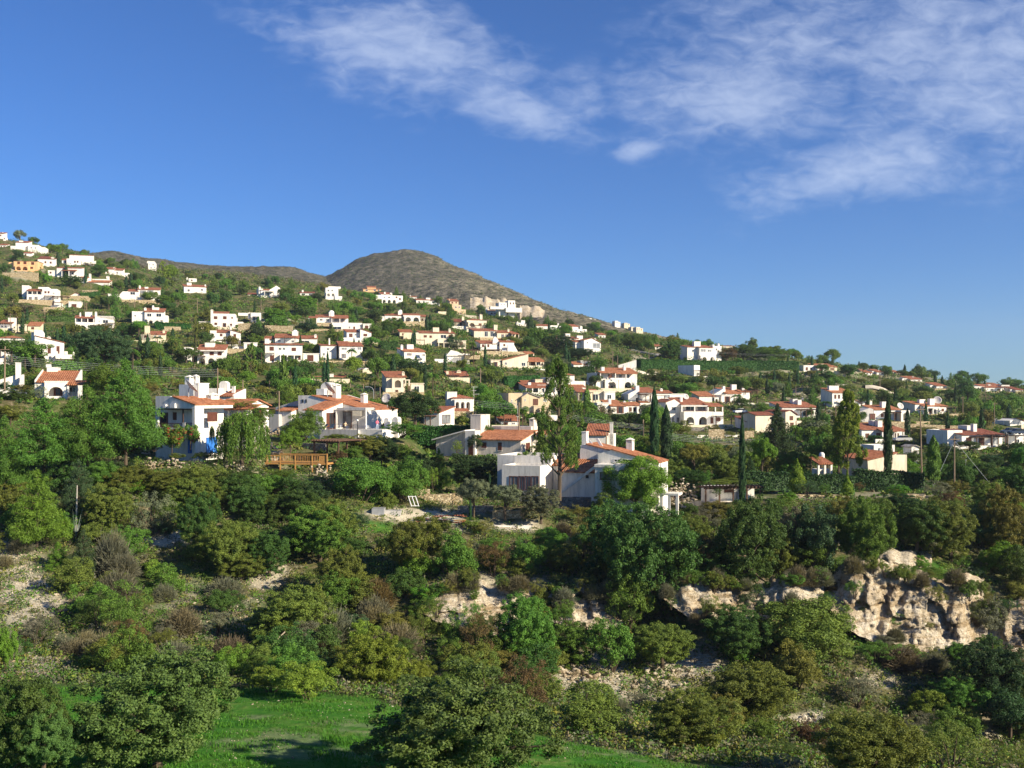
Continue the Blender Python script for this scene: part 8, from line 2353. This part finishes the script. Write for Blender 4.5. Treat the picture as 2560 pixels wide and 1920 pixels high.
# named hillside trees that stand out in the photo (zoom, x, base, width, height, kind, colour)
for a in (('Z4', 1440, 705, 165, 115, 'tree', 'rust'), ('Z4', 1585, 705, 210, 150, 'tree', 'dark'), ('Z4', 1720, 700, 180, 110, 'tree', 'dark'), ('Z4', 1860, 705, 280, 115, 'tree', 'mid'), ('Z4', 930, 700, 220, 170, 'tree', 'dark'), ('Z4', 620, 590, 180, 125, 'tree', 'mid'), ('Z4', 770, 620, 110, 110, 'tree', 'mid'),
          ('Z4', 1800, 730, 260, 36, 'bush', 'yellow'), ('Z4', 870, 720, 150, 50, 'bush', 'yellow'), ('Z4', 1185, 530, 55, 40, 'palm', 'dark'), ('Z4', 1730, 930, 36, 130, 'cypress', 'cypress'), ('Z4', 2178, 770, 24, 100, 'cypress', 'cypress'), ('Z4', 840, 900, 270, 110, 'bush', 'dark'), ('Z4', 1020, 920, 150, 100, 'bush', 'olive'), ('Z4', 1200, 905, 180, 90, 'bush', 'olive'),
          ('Z4', 1360, 860, 130, 90, 'bush', 'ochre'), ('Z4', 1540, 840, 170, 90, 'bush', 'olive'), ('Z4', 1640, 930, 200, 90, 'bush', 'olive'), ('Z4', 1850, 870, 190, 90, 'bush', 'olive'), ('Z4', 2050, 900, 130, 110, 'bush', 'dark'), ('Z4', 1950, 960, 180, 80, 'bush', 'olive'), ('Z4', 1130, 1000, 130, 130, 'palm', 'mid'), ('Z4', 1010, 1000, 190, 110, 'tree', 'dark'), ('Z4', 1530, 1080, 120, 100, 'palm', 'mid'), ('Z4', 1700, 1070, 100, 80, 'palm', 'mid'),
          ('Z3', 1350, 990, 290, 170, 'tree', 'deep'), ('Z3', 1190, 920, 220, 170, 'tree', 'mid'), ('Z3', 1110, 990, 160, 150, 'tree', 'dark'), ('Z3', 1540, 1030, 330, 100, 'tree', 'deep'), ('Z3', 1130, 790, 75, 150, 'pine', 'blue'), ('Z3', 1430, 820, 150, 95, 'tree', 'fresh'), ('Z3', 1320, 830, 130, 80, 'tree', 'mid'), ('Z3', 1350, 1130, 260, 110, 'tree', 'silver'), ('Z3', 420, 770, 100, 190, 'pine', 'dark'), ('Z3', 260, 780, 40, 130, 'cypress', 'cypress'),
          ('Z3', 232, 780, 36, 125, 'cypress', 'cypress'), ('Z3', 525, 910, 70, 130, 'palm', 'mid'), ('Z3', 325, 905, 90, 110, 'palm', 'mid'), ('Z3', 1955, 890, 110, 75, 'tree', 'dark'), ('Z3', 2080, 930, 180, 110, 'tree', 'dark'), ('Z3', 305, 1350, 70, 300, 'bare', 'ochre'), ('Z3', 592, 1135, 36, 290, 'bare', 'ochre'), ('Z3', 825, 1250, 18, 110, 'cypress', 'cypress'), ('Z3', 867, 1250, 18, 115, 'cypress', 'cypress'), ('Z3', 1780, 885, 36, 120, 'bare', 'ochre'), ('Z3', 1690, 1120, 190, 110, 'tree', 'mid'),
          ('Z2', 660, 740, 240, 150, 'tree', 'fresh'), ('Z2', 490, 900, 170, 170, 'tree', 'deep'), ('Z2', 890, 650, 240, 170, 'tree', 'fresh'), ('Z2', 740, 520, 160, 110, 'tree', 'mid'), ('Z2', 1350, 680, 190, 110, 'tree', 'mid'), ('Z2', 120, 430, 90, 120, 'pine', 'mid'), ('Z2', 350, 480, 110, 80, 'tree', 'dark'), ('Z2', 1185, 985, 110, 210, 'palm', 'olive'), ('Z2', 1310, 1060, 100, 135, 'palm', 'mid'), ('Z2', 1640, 1080, 160, 110, 'palm', 'mid'), ('Z2', 1665, 800, 190, 130, 'tree', 'mid'),
          ('Z2', 1480, 960, 120, 110, 'tree', 'pine'), ('Z2', 1320, 1195, 120, 170, 'tree', 'gold'), ('Z2', 720, 1340, 75, 340, 'cypress', 'mid'), ('Z2', 1075, 1230, 42, 175, 'cypress', 'cypress'), ('Z2', 440, 1190, 130, 300, 'poplar', 'mid'), ('Z2', 880, 1320, 190, 130, 'tree', 'fresh'), ('Z2', 1540, 1250, 150, 210, 'tree', 'mid'), ('Z2', 1850, 1220, 200, 150, 'tree', 'deep'), ('Z2', 1980, 1100, 110, 170, 'poplar', 'olive'), ('Z2', 640, 1290, 150, 180, 'tree', 'mid'), ('Z2', 840, 1210, 150, 120, 'tree', 'dark'),
          ('Z2', 270, 950, 120, 110, 'tree', 'ochre'), ('Z2', 360, 400, 40, 80, 'bare', 'ochre'), ('Z1', 1410, 510, 130, 190, 'poplar', 'yellow'), ('Z1', 1470, 500, 130, 150, 'tree', 'yellow'), ('Z1', 860, 470, 120, 100, 'tree', 'dark'), ('Z1', 740, 510, 26, 130, 'cypress', 'cypress'), ('Z1', 1090, 560, 28, 110, 'cypress', 'cypress'), ('Z1', 1130, 540, 30, 110, 'cypress', 'cypress'), ('Z1', 500, 360, 36, 110, 'cypress', 'cypress'), ('Z1', 570, 470, 40, 100, 'cypress', 'cypress'), ('Z1', 610, 540, 190, 90, 'tree', 'dark'),
          ('Z1', 1290, 690, 110, 110, 'tree', 'mid'), ('Z1', 1420, 720, 160, 110, 'tree', 'fresh'), ('Z1', 1450, 760, 110, 100, 'tree', 'dark'), ('Z1', 1690, 1130, 60, 350, 'poplar', 'olive'), ('Z1', 1520, 1160, 60, 170, 'bare', 'ochre'), ('Z1', 1360, 1045, 110, 75, 'palm', 'mid'), ('Z1', 730, 1090, 180, 140, 'tree', 'brown'), ('Z1', 880, 980, 200, 120, 'tree', 'ochre'), ('Z1', 1100, 980, 200, 130, 'tree', 'dark'), ('Z1', 1180, 1190, 160, 120, 'tree', 'brown'), ('Z1', 1290, 1190, 150, 160, 'tree', 'pine'), ('Z1', 1610, 1210, 210, 130, 'tree', 'dark'), ('Z1', 640, 1200, 130, 120, 'tree', 'mid'), ('Z1', 580, 960, 80, 70, 'palm', 'mid'), ('Z1', 210, 790, 160, 90, 'tree', 'brown'),
          ('Z5', 380, 440, 26, 120, 'cypress', 'cypress'), ('Z5', 787, 420, 18, 60, 'cypress', 'cypress'), ('Z5', 1182, 490, 26, 100, 'cypress', 'cypress'), ('Z5', 1445, 560, 26, 90, 'cypress', 'cypress'), ('Z5', 1735, 590, 80, 110, 'pine', 'dark'), ('Z5', 1810, 590, 16, 70, 'cypress', 'cypress'), ('Z5', 1872, 590, 18, 70, 'cypress', 'cypress'), ('Z5', 465, 475, 120, 75, 'tree', 'dark'), ('Z5', 700, 500, 140, 100, 'tree', 'dark'), ('Z5', 820, 460, 90, 80, 'tree', 'dark'), ('Z5', 1030, 490, 80, 65, 'tree', 'dark'), ('Z5', 1160, 500, 70, 70, 'tree', 'dark'), ('Z5', 90, 340, 190, 90, 'tree', 'dark'), ('Z5', 290, 350, 18, 40, 'cypress', 'cypress'),
          ('Z5', 500, 810, 130, 110, 'palm', 'dark'), ('Z5', 345, 845, 70, 85, 'bush', 'fresh'), ('Z5', 490, 970, 80, 160, 'tree', 'pine'), ('Z5', 650, 620, 160, 60, 'bush', 'olive'), ('Z5', 1060, 610, 260, 100, 'bush', 'olive'), ('Z5', 830, 750, 120, 110, 'tree', 'dark'), ('Z5', 1200, 750, 130, 90, 'tree', 'dark'), ('Z5', 1320, 660, 150, 80, 'bush', 'dark'), ('Z5', 1990, 720, 130, 70, 'tree', 'dark'), ('Z5', 1700, 660, 150, 80, 'bush', 'olive'), ('Z5', 1360, 1010, 260, 90, 'bush', 'olive'), ('Z5', 1740, 1140, 200, 90, 'tree', 'dark'), ('Z5', 1560, 1230, 170, 170, 'tree', 'deep'), ('Z5', 2150, 1200, 220, 130, 'tree', 'deep'), ('Z5', 1940, 1290, 220, 130, 'tree', 'deep'),
          ('Z5', 1250, 1290, 200, 160, 'tree', 'dark'), ('Z5', 640, 1120, 130, 160, 'tree', 'deep'), ('Z5', 2060, 1380, 300, 110, 'bush', 'mid'), ('Z5', 1800, 1370, 150, 90, 'bush', 'dark'), ('Z5', 1180, 1100, 100, 50, 'bush', 'dark'),
          ('Z8', 620, 560, 260, 210, 'tree', 'pine'), ('Z8', 570, 480, 190, 180, 'tree', 'mid'), ('Z8', 870, 540, 140, 130, 'tree', 'fresh'), ('Z8', 690, 540, 150, 190, 'poplar', 'mid'), ('Z8', 330, 560, 130, 100, 'bush', 'olive'), ('Z8', 1480, 240, 110, 90, 'tree', 'dark'), ('Z8', 1770, 590, 260, 130, 'tree', 'dark'), ('Z8', 1410, 430, 60, 180, 'cypress', 'mid'), ('Z8', 1440, 550, 130, 160, 'poplar', 'mid'), ('Z8', 1560, 700, 130, 90, 'tree', 'mid'), ('Z8', 1900, 780, 160, 110, 'tree', 'yellow')):
    V(*a)

# ------------------------------------------------------------------ scrub of the near slope
def overlap(r, q):
    w = min(r[1], q[1]) - max(r[0], q[0]); h = min(r[3], q[3]) - max(r[2], q[2])
    return max(0, w) * max(0, h) if w > 0 and h > 0 else 0.0


def clear(px, py, w, h, D, tol, lim):
    r = (px - w / 2, px + w / 2, py - h, py)
    for q in ALLP:
        if q[4] > D - 1.5:
            o = overlap(r, q)
            if o and o > tol * max(30, (q[1] - q[0]) * (q[3] - q[2])) or o > lim * w * h:
                return False
    return True


ALLP = [(a, b, c, d, D) for a, b, c, d, D, _ in RECTS] + PROT
# named bushes of the slope: (zoom, x, base, w, h, kind, colour)
for a in (('B1', 1330, 565, 330, 340, 'bush', 'olive'), ('B1', 1700, 950, 470, 360, 'bush', 'olive'), ('B1', 1850, 480, 380, 360, 'bush', 'mid'), ('B1', 1780, 1265, 330, 230, 'bush', 'yellow'), ('B1', 1560, 1225, 240, 150, 'bush', 'yellow'), ('B1', 760, 920, 330, 380, 'loose', 'mid'), ('B1', 560, 860, 300, 240, 'loose', 'dark'), ('B1', 650, 330, 300, 330, 'bush', 'olive'),
          ('B1', 880, 330, 300, 280, 'loose', 'silver'), ('B1', 1150, 420, 250, 360, 'bush', 'dark'), ('B1', 1100, 180, 300, 200, 'bush', 'olive'), ('B1', 480, 560, 170, 260, 'pine', 'blue'), ('B1', 650, 560, 260, 330, 'dry', 'grey'), ('B1', 1050, 900, 260, 200, 'dry', 'brown'), ('B1', 1000, 1090, 330, 200, 'dry', 'grey'), ('B1', 1330, 1060, 300, 200, 'dry', 'brown'), ('B1', 640, 1010, 330, 130, 'bush', 'ochre'),
          ('B1', 200, 960, 300, 200, 'loose', 'grey'), ('B1', 30, 1110, 130, 280, 'bush', 'fresh'), ('B1', 1820, 1050, 260, 200, 'dry', 'brown'), ('B1', 1250, 900, 220, 160, 'loose', 'grey'), ('B1', 1550, 560, 260, 260, 'bush', 'dark'), ('B1', 1950, 760, 220, 220, 'bush', 'mid'), ('B1', 950, 700, 170, 130, 'dry', 'grey'), ('B1', 120, 420, 170, 130, 'dry', 'grey'), ('B1', 90, 260, 200, 220, 'bush', 'olive'), ('B1', 1700, 250, 300, 200, 'bush', 'dark'), ('B1', 1440, 230, 200, 200, 'bush', 'dark'), ('B1', 1300, 780, 200, 150, 'bush', 'dark'),
          ('B2', 150, 420, 330, 320, 'bush', 'olive'), ('B2', 200, 700, 290, 330, 'bush', 'olive'), ('B2', 640, 560, 320, 350, 'bush', 'olive'), ('B2', 860, 580, 260, 300, 'bush', 'mid'), ('B2', 430, 740, 240, 220, 'dry', 'rust'), ('B2', 400, 850, 230, 180, 'dry', 'brown'), ('B2', 70, 920, 250, 320, 'bush', 'olive'), ('B2', 1090, 560, 260, 230, 'loose', 'rust'), ('B2', 1290, 590, 260, 300, 'loose', 'mid'), ('B2', 1500, 560, 220, 190, 'bush', 'olive'), ('B2', 1290, 1090, 370, 430, 'bush', 'mid'), ('B2', 1000, 1090, 250, 330, 'loose', 'rust'), ('B2', 870, 1000, 230, 280, 'loose', 'mid'), ('B2', 690, 970, 260, 260, 'loose', 'olive'), ('B2', 560, 1060, 230, 170, 'loose', 'dark'),
          ('B2', 1080, 1130, 330, 170, 'loose', 'ochre'), ('B2', 1760, 1130, 260, 340, 'bush', 'mid'), ('B2', 1540, 960, 200, 150, 'bush', 'dark'), ('B2', 1620, 1460, 420, 280, 'bush', 'olive'), ('B2', 1860, 880, 250, 330, 'bush', 'mid'), ('B2', 1780, 540, 460, 440, 'bush', 'dark'), ('B2', 1640, 380, 230, 220, 'loose', 'ochre'), ('B2', 1400, 420, 200, 140, 'bush', 'mid'), ('B2', 700, 730, 170, 130, 'bush', 'fresh'), ('B2', 300, 930, 170, 150, 'bush', 'blue'), ('B2', 1560, 740, 260, 170, 'bush', 'deep'), ('B2', 1040, 330, 110, 120, 'loose', 'ochre'),
          ('B3', 60, 760, 560, 640, 'bush', 'dark'), ('B3', 310, 600, 280, 380, 'loose', 'rust'), ('B3', 620, 660, 440, 560, 'bush', 'dark'), ('B3', 420, 230, 230, 110, 'bush', 'ochre'), ('B3', 850, 480, 220, 340, 'bush', 'grey'), ('B3', 1010, 540, 250, 420, 'bush', 'blue'), ('B3', 1160, 330, 170, 250, 'bush', 'ochre'), ('B3', 1300, 560, 330, 470, 'bush', 'mid'), ('B3', 1590, 440, 320, 330, 'bush', 'dark'), ('B3', 1790, 470, 330, 350, 'bush', 'olive'), ('B3', 1950, 390, 220, 250, 'bush', 'blue'), ('B3', 2120, 460, 280, 420, 'bush', 'ochre'), ('B3', 1500, 200, 260, 130, 'bush', 'deep'), ('B3', 2170, 640, 200, 260, 'bush', 'dark'),
          ('B3', 1990, 880, 220, 210, 'dome', 'grey'), ('B3', 940, 1010, 480, 330, 'dome', 'olive'), ('B3', 560, 1060, 400, 320, 'bush', 'dark'), ('B3', 900, 1200, 280, 280, 'bush', 'ochre'), ('B3', 130, 1100, 370, 280, 'bush', 'olive'), ('B3', 600, 1420, 560, 360, 'bush', 'olive'), ('B3', 330, 1560, 520, 330, 'bush', 'olive'), ('B3', 1000, 1560, 200, 160, 'bush', 'rust'), ('B3', 1330, 1780, 640, 450, 'bush', 'olive'), ('B3', 1800, 1690, 480, 330, 'loose', 'olive'), ('B3', 1660, 1390, 210, 170, 'bush', 'yellow'), ('B3', 1250, 1330, 330, 190, 'loose', 'grey'), ('B3', 1500, 1090, 300, 170, 'dry', 'brown'), ('B3', 1400, 1000, 200, 110, 'loose', 'grey'), ('B3', 1700, 1120, 200, 150, 'dry', 'grey'),
          ('B3', 2020, 1350, 480, 430, 'tree', 'deep'), ('B3', 2130, 1520, 330, 300, 'tree', 'deep'), ('B3', 2150, 1120, 260, 180, 'loose', 'rust'), ('B3', 800, 1610, 300, 130, 'loose', 'dark'), ('B3', 830, 1720, 300, 150, 'loose', 'silver'), ('B3', 1130, 690, 130, 110, 'bush', 'rust'), ('B3', 1600, 600, 330, 110, 'bush', 'mid'), ('B3', 1250, 780, 160, 100, 'bush', 'mid'), ('B3', 640, 800, 160, 130, 'bush', 'blue'), ('B3', 430, 700, 110, 90, 'bush', 'mid'), ('B3', 1450, 850, 170, 100, 'loose', 'mid'), ('B3', 2200, 1700, 300, 170, 'loose', 'olive')):
    V(*a)
MARKS += [('pale stick', 660, 1640)]
# dead white tree and pale dead trunk
V('B1', 710, 560, 230, 170, 'dry', 'grey', 'bare white-branched dead tree in the middle of the dry slope', 96)
tp = at(*zp('B1', 438, 340)); dt = empty('dead_tree', tp); tag(dt, 'pale dead trunk with agave blades at its foot', 'dead tree')
hh = 300 / 2.305 / F * tp.y
m = MB(); m.tube([(0, 0, -.3), (.05, 0, hh * .5), (.12, 0, hh)], .13, 7, 0, .05); m.build('trunk', plain('bleached_wood', (.46, .42, .36), .9, .2), dt)
m = MB()
for i in range(16):
    a = i * 2.4; L = hh * (.4 + .2 * (i % 3) / 2)
    m.shell([(.05 * math.cos(a + 1.57), .05 * math.sin(a + 1.57), .1), (-.05 * math.cos(a + 1.57), -.05 * math.sin(a + 1.57), .1), (L * .35 * math.cos(a), L * .35 * math.sin(a), L)], [(0, 1, 2)])
m.build('agave_leaf', plain('agave_skin', (.22, .27, .24), .7, .15), dt)

ALLP2 = ALLP
cnt = 0; spots = []
kinds_near = [('bush', 'olive', 6), ('bush', 'mid', 5), ('bush', 'dark', 4), ('loose', 'olive', 4), ('loose', 'mid', 3), ('dry', 'brown', 1.5), ('dry', 'grey', 1.8), ('bush', 'ochre', 1.6), ('bush', 'yellow', .6), ('loose', 'grey', 1.6), ('loose', 'rust', .3), ('bush', 'blue', .6), ('bush', 'fresh', .5), ('bush', 'deep', 1)]
tries = 0
while cnt < 270 and tries < 20000:
    tries += 1
    px = rng.uniform(-40, 2600); D = rng.uniform(62, 124)
    if D < np.interp(px, [a for a, _ in MEADOW], [b for _, b in MEADOW]) + 2: continue
    k = (px - 1280) / F * D; z = gz(k, D); py = HY - z * F / D
    w = rng.uniform(1.6, 6.2); h = w * rng.uniform(.6, 1.0)
    if any((k - a) ** 2 + (D - b) ** 2 < (0.27 * (w + c)) ** 2 for a, b, c in spots): continue
    wp, hp = w * F / D, h * F / D
    if not clear(px, py, wp, hp, D, .12, .25): continue
    dens = fbm(np.array([k / 9]), np.array([D / 9]), 91, 2)[0]
    ks = [(a, b, c * (2.5 if (dens > 0.1) == (b in ('dark', 'deep', 'mid', 'blue')) else 1) * (2.5 if px < 1000 and 72 < D < 100 and b in ('grey', 'brown') else 1)) for a, b, c in kinds_near]
    kd = rng.choices(ks, [c for *_, c in ks])[0]
    plant(kd[0], Vector((k, D, z - .12 * h)), w, h, kd[1]); spots.append((k, D, w)); cnt += 1

for a_, b_, c_ in CRAGS:
    x0, x1 = a_[0][0], a_[-1][0]
    for i in range(int((x1 - x0) / 11)):
        px = rng.uniform(x0 - 25, x1 + 20); low = i % 3 == 1
        ty, by_ = (float(np.interp(px, [q[0] for q in l], [q[1] for q in l])) for l in (a_, b_))
        f = rng.uniform(.85, 1.15) if low else rng.uniform(-.05, .3) if i % 3 else rng.uniform(.0, .75)
        if .06 < f and any(c[0] - 10 < px < c[1] + 10 for c in CLIFFS) and rng.random() < .8: f = 1.15 if low else -.04
        w = rng.uniform(.9, 2.6); kd = rng.choice([('bush', 'olive'), ('loose', 'mid'), ('loose', 'olive'), ('dry', 'grey'), ('bush', 'mid'), ('loose', 'ochre'), ('loose', 'dark'), ('dry', 'brown')])
        py = ty + (by_ - ty) * f + 12
        plant(kd[0], atd(px, py, 94.4 - 5.2 * min(1, max(0, f))), w, w * rng.uniform(.6, 1.1), kd[1])
# ------------------------------------------------------------------ trees and shrubs between the houses of the hillside
kinds_hill = [('tree', 'dark', 5), ('tree', 'mid', 5), ('tree', 'deep', 2), ('tree', 'olive', 2.5), ('tree', 'pine', 2), ('tree', 'ochre', .8), ('pine', 'mid', 1.6), ('cypress', 'cypress', 1.1), ('palm', 'mid', .6), ('tree', 'fresh', 1.3), ('loose', 'olive', 3), ('loose', 'mid', 3), ('loose', 'ochre', 1.5), ('loose', 'grey', 1), ('bush', 'olive', 3.5), ('bush', 'mid', 3), ('bush', 'dark', 4), ('bush', 'ochre', 1), ('bush', 'brown', .8), ('bush', 'yellow', .6), ('tree', 'silver', .6)]
hs = []; cnt = 0; tries = 0; kc = {}
while cnt < 950 and tries < 60000:
    tries += 1
    px = rng.uniform(-20, 2580); D = 128 * (640 / 128) ** rng.random() ** .75 if px < 1500 else 128 * (560 / 128) ** rng.random()
    k = (px - 1280) / F * D; z = gz(k, D); py = HY - z * F / D
    kd = rng.choices(kinds_hill, [c for *_, c in kinds_hill])[0]
    if (D > 470 or D < 215) and kd[0] in ('palm', 'cypress'): continue
    big = kd[0] in ('tree', 'pine')
    w = {'tree': rng.uniform(3.8, 8.0), 'pine': rng.uniform(3, 5.5), 'cypress': rng.uniform(1.0, 1.6), 'palm': rng.uniform(3, 4.5), 'bush': rng.uniform(2.2, 5.2), 'loose': rng.uniform(2, 4.2)}[kd[0]]
    h = {'tree': w * rng.uniform(.75, 1.1), 'pine': w * rng.uniform(1.2, 1.7), 'cypress': rng.uniform(5, 9), 'palm': rng.uniform(4, 7), 'bush': w * rng.uniform(.5, .8), 'loose': w * rng.uniform(.5, .9)}[kd[0]]
    if px > 1650 and 330 < D < 460 and py < 960: w *= .7; h *= .6
    if any((k - a) ** 2 + (D - b) ** 2 < (0.34 * (w + c)) ** 2 for a, b, c in hs): continue
    if any(math.hypot(k - a, D - b) < c + w * .3 and D > b - 3 for a, b, c, *_ in FOOT): continue
    if not clear(px, py, w * F / D, h * F / D, D, .14, .45): continue
    if kc.get(kd[0], 0) > {'tree': 460, 'bush': 125, 'loose': 190}.get(kd[0], 75): continue
    kc[kd[0]] = kc.get(kd[0], 0) + 1
    plant(kd[0], Vector((k, D, z - .1)), w, h, kd[1]); hs.append((k, D, w)); cnt += 1
open('/tmp/hill.txt','w').write(repr(( cnt, tries, kc, 'SLOPE', len(spots))))

# ------------------------------------------------------------------ undergrowth: the uncountable low scrub
def undergrowth(name, n, dfun, pxr, size, leafn, leaf, cols, seed, hfun=1.0, tol=None):
    r = np.random.default_rng(seed); rr_ = random.Random(seed)
    C, Sz = [], []
    px = r.uniform(*pxr, n); D = dfun(r, n, px); k = (px - 1280) / F * D
    z = ground(k, D)
    g, pl, qx, qy = cover_of(k, D, z)
    edge = np.interp(px, [a for a, _ in MEADOW], [b for _, b in MEADOW])
    keep = (D > edge + .5) & (r.random(n) > pl * .62) & (r.random(n) > (g > .5) * .6)
    for a, b, c, zp_ in FOOT:
        keep &= ~((np.hypot(k - a, D - b) < c + 1.0))
    for c in CLIFFS:
        keep &= ~((px > c[0]) & (px < c[1]) & (D > 88) & (D < 99) & (r.random(n) < .8))
    k, D, z = k[keep], D[keep], z[keep]; n = len(k)
    sz = r.uniform(size[0], size[1], n) * np.where(D > 128, np.clip(D / 300, .4, 1.8), 1)
    t = n * leafn
    ci = np.repeat(np.arange(n), leafn)
    d = r.normal(size=(t, 3)); d[:, 2] = np.abs(d[:, 2]); d /= np.linalg.norm(d, axis=1)[:, None]
    pos = np.stack([k, D, z], 1)[ci] + d * (sz[ci] * r.uniform(.5, 1, t))[:, None] * np.array([1, 1, .8 * hfun])
    v, f = leaf_quads(r, pos, d + r.normal(size=(t, 3)) * .6, leaf * np.clip(np.sqrt(sz[ci] / size[0]), .5, 2), .6)
    # several pigments, clump by clump
    mi = r.choice(len(cols), n, p=np.array([c[1] for c in cols]) / sum(c[1] for c in cols))
    nn = fbm(k / 14, D / 14, 31, 2)
    o = npmesh(name, v, f, [lm(c[0]) for c in cols])
    o.data.polygons.foreach_set('material_index', mi[ci].astype(np.int32))
    tag(o, None, kind='stuff')


undergrowth('undergrowth', 19000, lambda r, n, px: r.uniform(50, 128, n), (-400, 2950), (.25, 1.0), 40, .11, [('olive', 3), ('mid', 2), ('dark', 2), ('grey', 2.2), ('brown', 1.6), ('ochre', 1.2)], 11)
undergrowth('hillside_undergrowth', 26000, lambda r, n, px: 128 * (660 / 128) ** (r.random(n) ** .85), (-500, 3000), (.5, 1.9), 26, .36, [('olive', 3), ('mid', 3), ('dark', 3), ('ochre', 1), ('brown', 1), ('deep', 1)], 12)
undergrowth('hillside_undergrowth', 2600, lambda r, n, px: 620 + 480 * r.random(n), (120, 830), (.9, 1.8), 14, .6, [('olive', 2), ('dark', 3), ('brown', 2.5), ('grey', 2)], 13)
# scrub on the round hill
r_ = np.random.default_rng(5)
for hn_ in ('hill', 'far_ridge'):
    ho = bpy.data.objects[hn_]; co = np.zeros(len(ho.data.vertices) * 3, dtype=np.float32); ho.data.vertices.foreach_get('co', co); co = co.reshape(-1, 3)
    sel = co[(co[:, 1] < 1520) & (co[:, 2] > 70)]
    pk = sel[r_.integers(0, len(sel), 7000)] + np.stack([r_.normal(size=7000) * 1.2, r_.normal(size=7000) * 1.2, np.full(7000, -.5)], 1)
    ci = np.repeat(np.arange(7000), 10); d = r_.normal(size=(70000, 3)); d[:, 2] = np.abs(d[:, 2])
    pos = pk[ci] + d * r_.uniform(.3, .8, 7000)[ci][:, None] * .9
    v, f = leaf_quads(r_, pos, d + r_.normal(size=(70000, 3)) * .4, .8, .6)
    o = npmesh('hill_scrub', v, f, [lm('dark'), lm('brown'), lm('grey')]); o.data.polygons.foreach_set('material_index', r_.choice(3, 7000, p=[.45, .33, .22])[ci].astype(np.int32))
    tag(o, None, kind='stuff')
# meadow grass
n = 90000
px = nrng.uniform(-60, 2100, n); D = nrng.uniform(37.5, 66, n); edge = np.interp(px, [a for a, _ in MEADOW], [b for _, b in MEADOW])
kp = D < edge + nrng.normal(size=n) * .7; px, D = px[kp], D[kp]; k = (px - 1280) / F * D; z = ground(k, D); n = len(k)
den = fbm(k / 1.6, D / 1.2, 66, 3); kp = den > -.12; k, D, z, den = k[kp], D[kp], z[kp], den[kp]; n = len(k)
hgt = nrng.uniform(.05, .14, n) * (1 + np.clip(den, 0, .6) * 2)
a = nrng.uniform(0, 6.28, n); w = np.stack([np.cos(a), np.sin(a), 0 * a], 1) * .025
b0 = np.stack([k, D, z - .02], 1); tip = b0 + np.stack([nrng.normal(size=n) * .05, nrng.normal(size=n) * .05, hgt], 1)
v = np.stack([b0 - w, b0 + w, tip + w * .2, tip - w * .2], 1).reshape(-1, 3)
GR = leafmat('grass_blades', (.050, .170, .014), .35, .01)
tag(npmesh('meadow_grass', v, np.arange(4 * n).reshape(n, 4), GR), None, kind='stuff')

# ------------------------------------------------------------------ labels for plants and poles
def shorten(l):
    for cut in (' with ', ' beside ', ' near ', ' below ', ' beneath ', ' behind ', ' under ', ' above ', ' at ', ' on ', ' half ', ' whose ', ', ', ' among ', ' against ', ' right ', ' just ', ' stepping ', ' between ', ' below '):
        i = l.find(cut)
        if i > 12:
            l = l[:i]
    return l


full = [r[5] for r in RECTS]
sh = [shorten(l) for l in full]
LM = [((s if sh.count(s) == 1 else l), (a + b) / 2, (c + d) / 2) for s, l, (a, b, c, d, D, _) in zip(sh, full, RECTS)] + MARKS
used = {}


def auto_label(adj, noun, px, py, maxw=16):
    order = sorted(LM, key=lambda m: math.hypot(m[1] - px, (m[2] - py) * 1.4))[:5]
    cands = []
    for extra in adj:
        for (nm, x, y) in order:
            dx, dy = px - x, py - y
            rel = 'just below the' if dy > abs(dx) * .6 and dy > 12 else 'just above the' if -dy > abs(dx) * .6 and dy < -12 else 'beside the'
            cands.append(f'{extra} {noun} {rel} {nm}')
        for i in range(3):
            for j in range(i + 1, 4):
                cands.append(f'{extra} {noun} between the {order[i][0]} and the {order[j][0]}')
    cands = [c for c in cands if len(c.replace('-', ' ').split()) <= maxw]
    for c in cands:
        if c not in used:
            used[c] = 1
            return c
    return cands[0] if cands else f'{adj[0]} {noun} on the hillside'


for p in PLANTS:
    o, noun = p['o'], p['kind'].replace('_', ' ')
    c = WORD[p['col']]
    size = 'tall' if p['h'] > 6.5 else 'small' if p['w'] < 2.2 else 'broad' if p['w'] > 1.45 * p['h'] else 'rounded' if p['w'] > 1.0 * p['h'] else 'upright'
    if p['label'] is None:
        p['label'] = auto_label([f'{c}', f'{size} {c}'], noun, p['px'], p['py'])
    o['label'] = p['label']
    o['category'] = 'tree' if p['kind'] in ('tree', 'carob_tree', 'olive_tree', 'broadleaf_tree', 'leafy_tree', 'pine_tree', 'fir_tree', 'stone_pine', 'cypress', 'golden_conifer', 'poplar', 'bare_tree', 'eucalyptus', 'pepper_tree', 'palm_tree') else 'bush'
    o['kind'] = 'thing'
by = {}
for p in PLANTS:
    by.setdefault(p['label'], []).append(p)
for i, (l, ps) in enumerate(by.items()):
    g = 'bushes and shrubs of the brushy slope' if ps[0]['D'] < 126 else 'trees and shrubs of the hillside gardens'
    for p in ps:
        p['o']['group'] = g if len(ps) == 1 else l
for r, px, py, h, P in polelist:
    hp = h * F / P.y
    r['label'] = auto_label(['tall wooden' if h > 9 else 'short wooden' if h < 6 else 'wooden', 'thin wooden', 'weathered wooden'], 'utility pole', px, py - hp * .5)

# ------------------------------------------------------------------ the air: thin haze over the valley
m, t = newmat('thin_haze')
o_ = N(t, 'ShaderNodeOutputMaterial'); pv = N(t, 'ShaderNodeVolumePrincipled')
pv.inputs['Color'].default_value = (.80, .87, 1, 1); pv.inputs['Density'].default_value = 0.00009; pv.inputs['Anisotropy'].default_value = .2
t.links.new(pv.outputs[0], o_.inputs['Volume'])
b = MB(); b.box(-6900, 6900, -60, 3600, -160, 245)
tag(b.build('haze', m), None, kind='stuff')
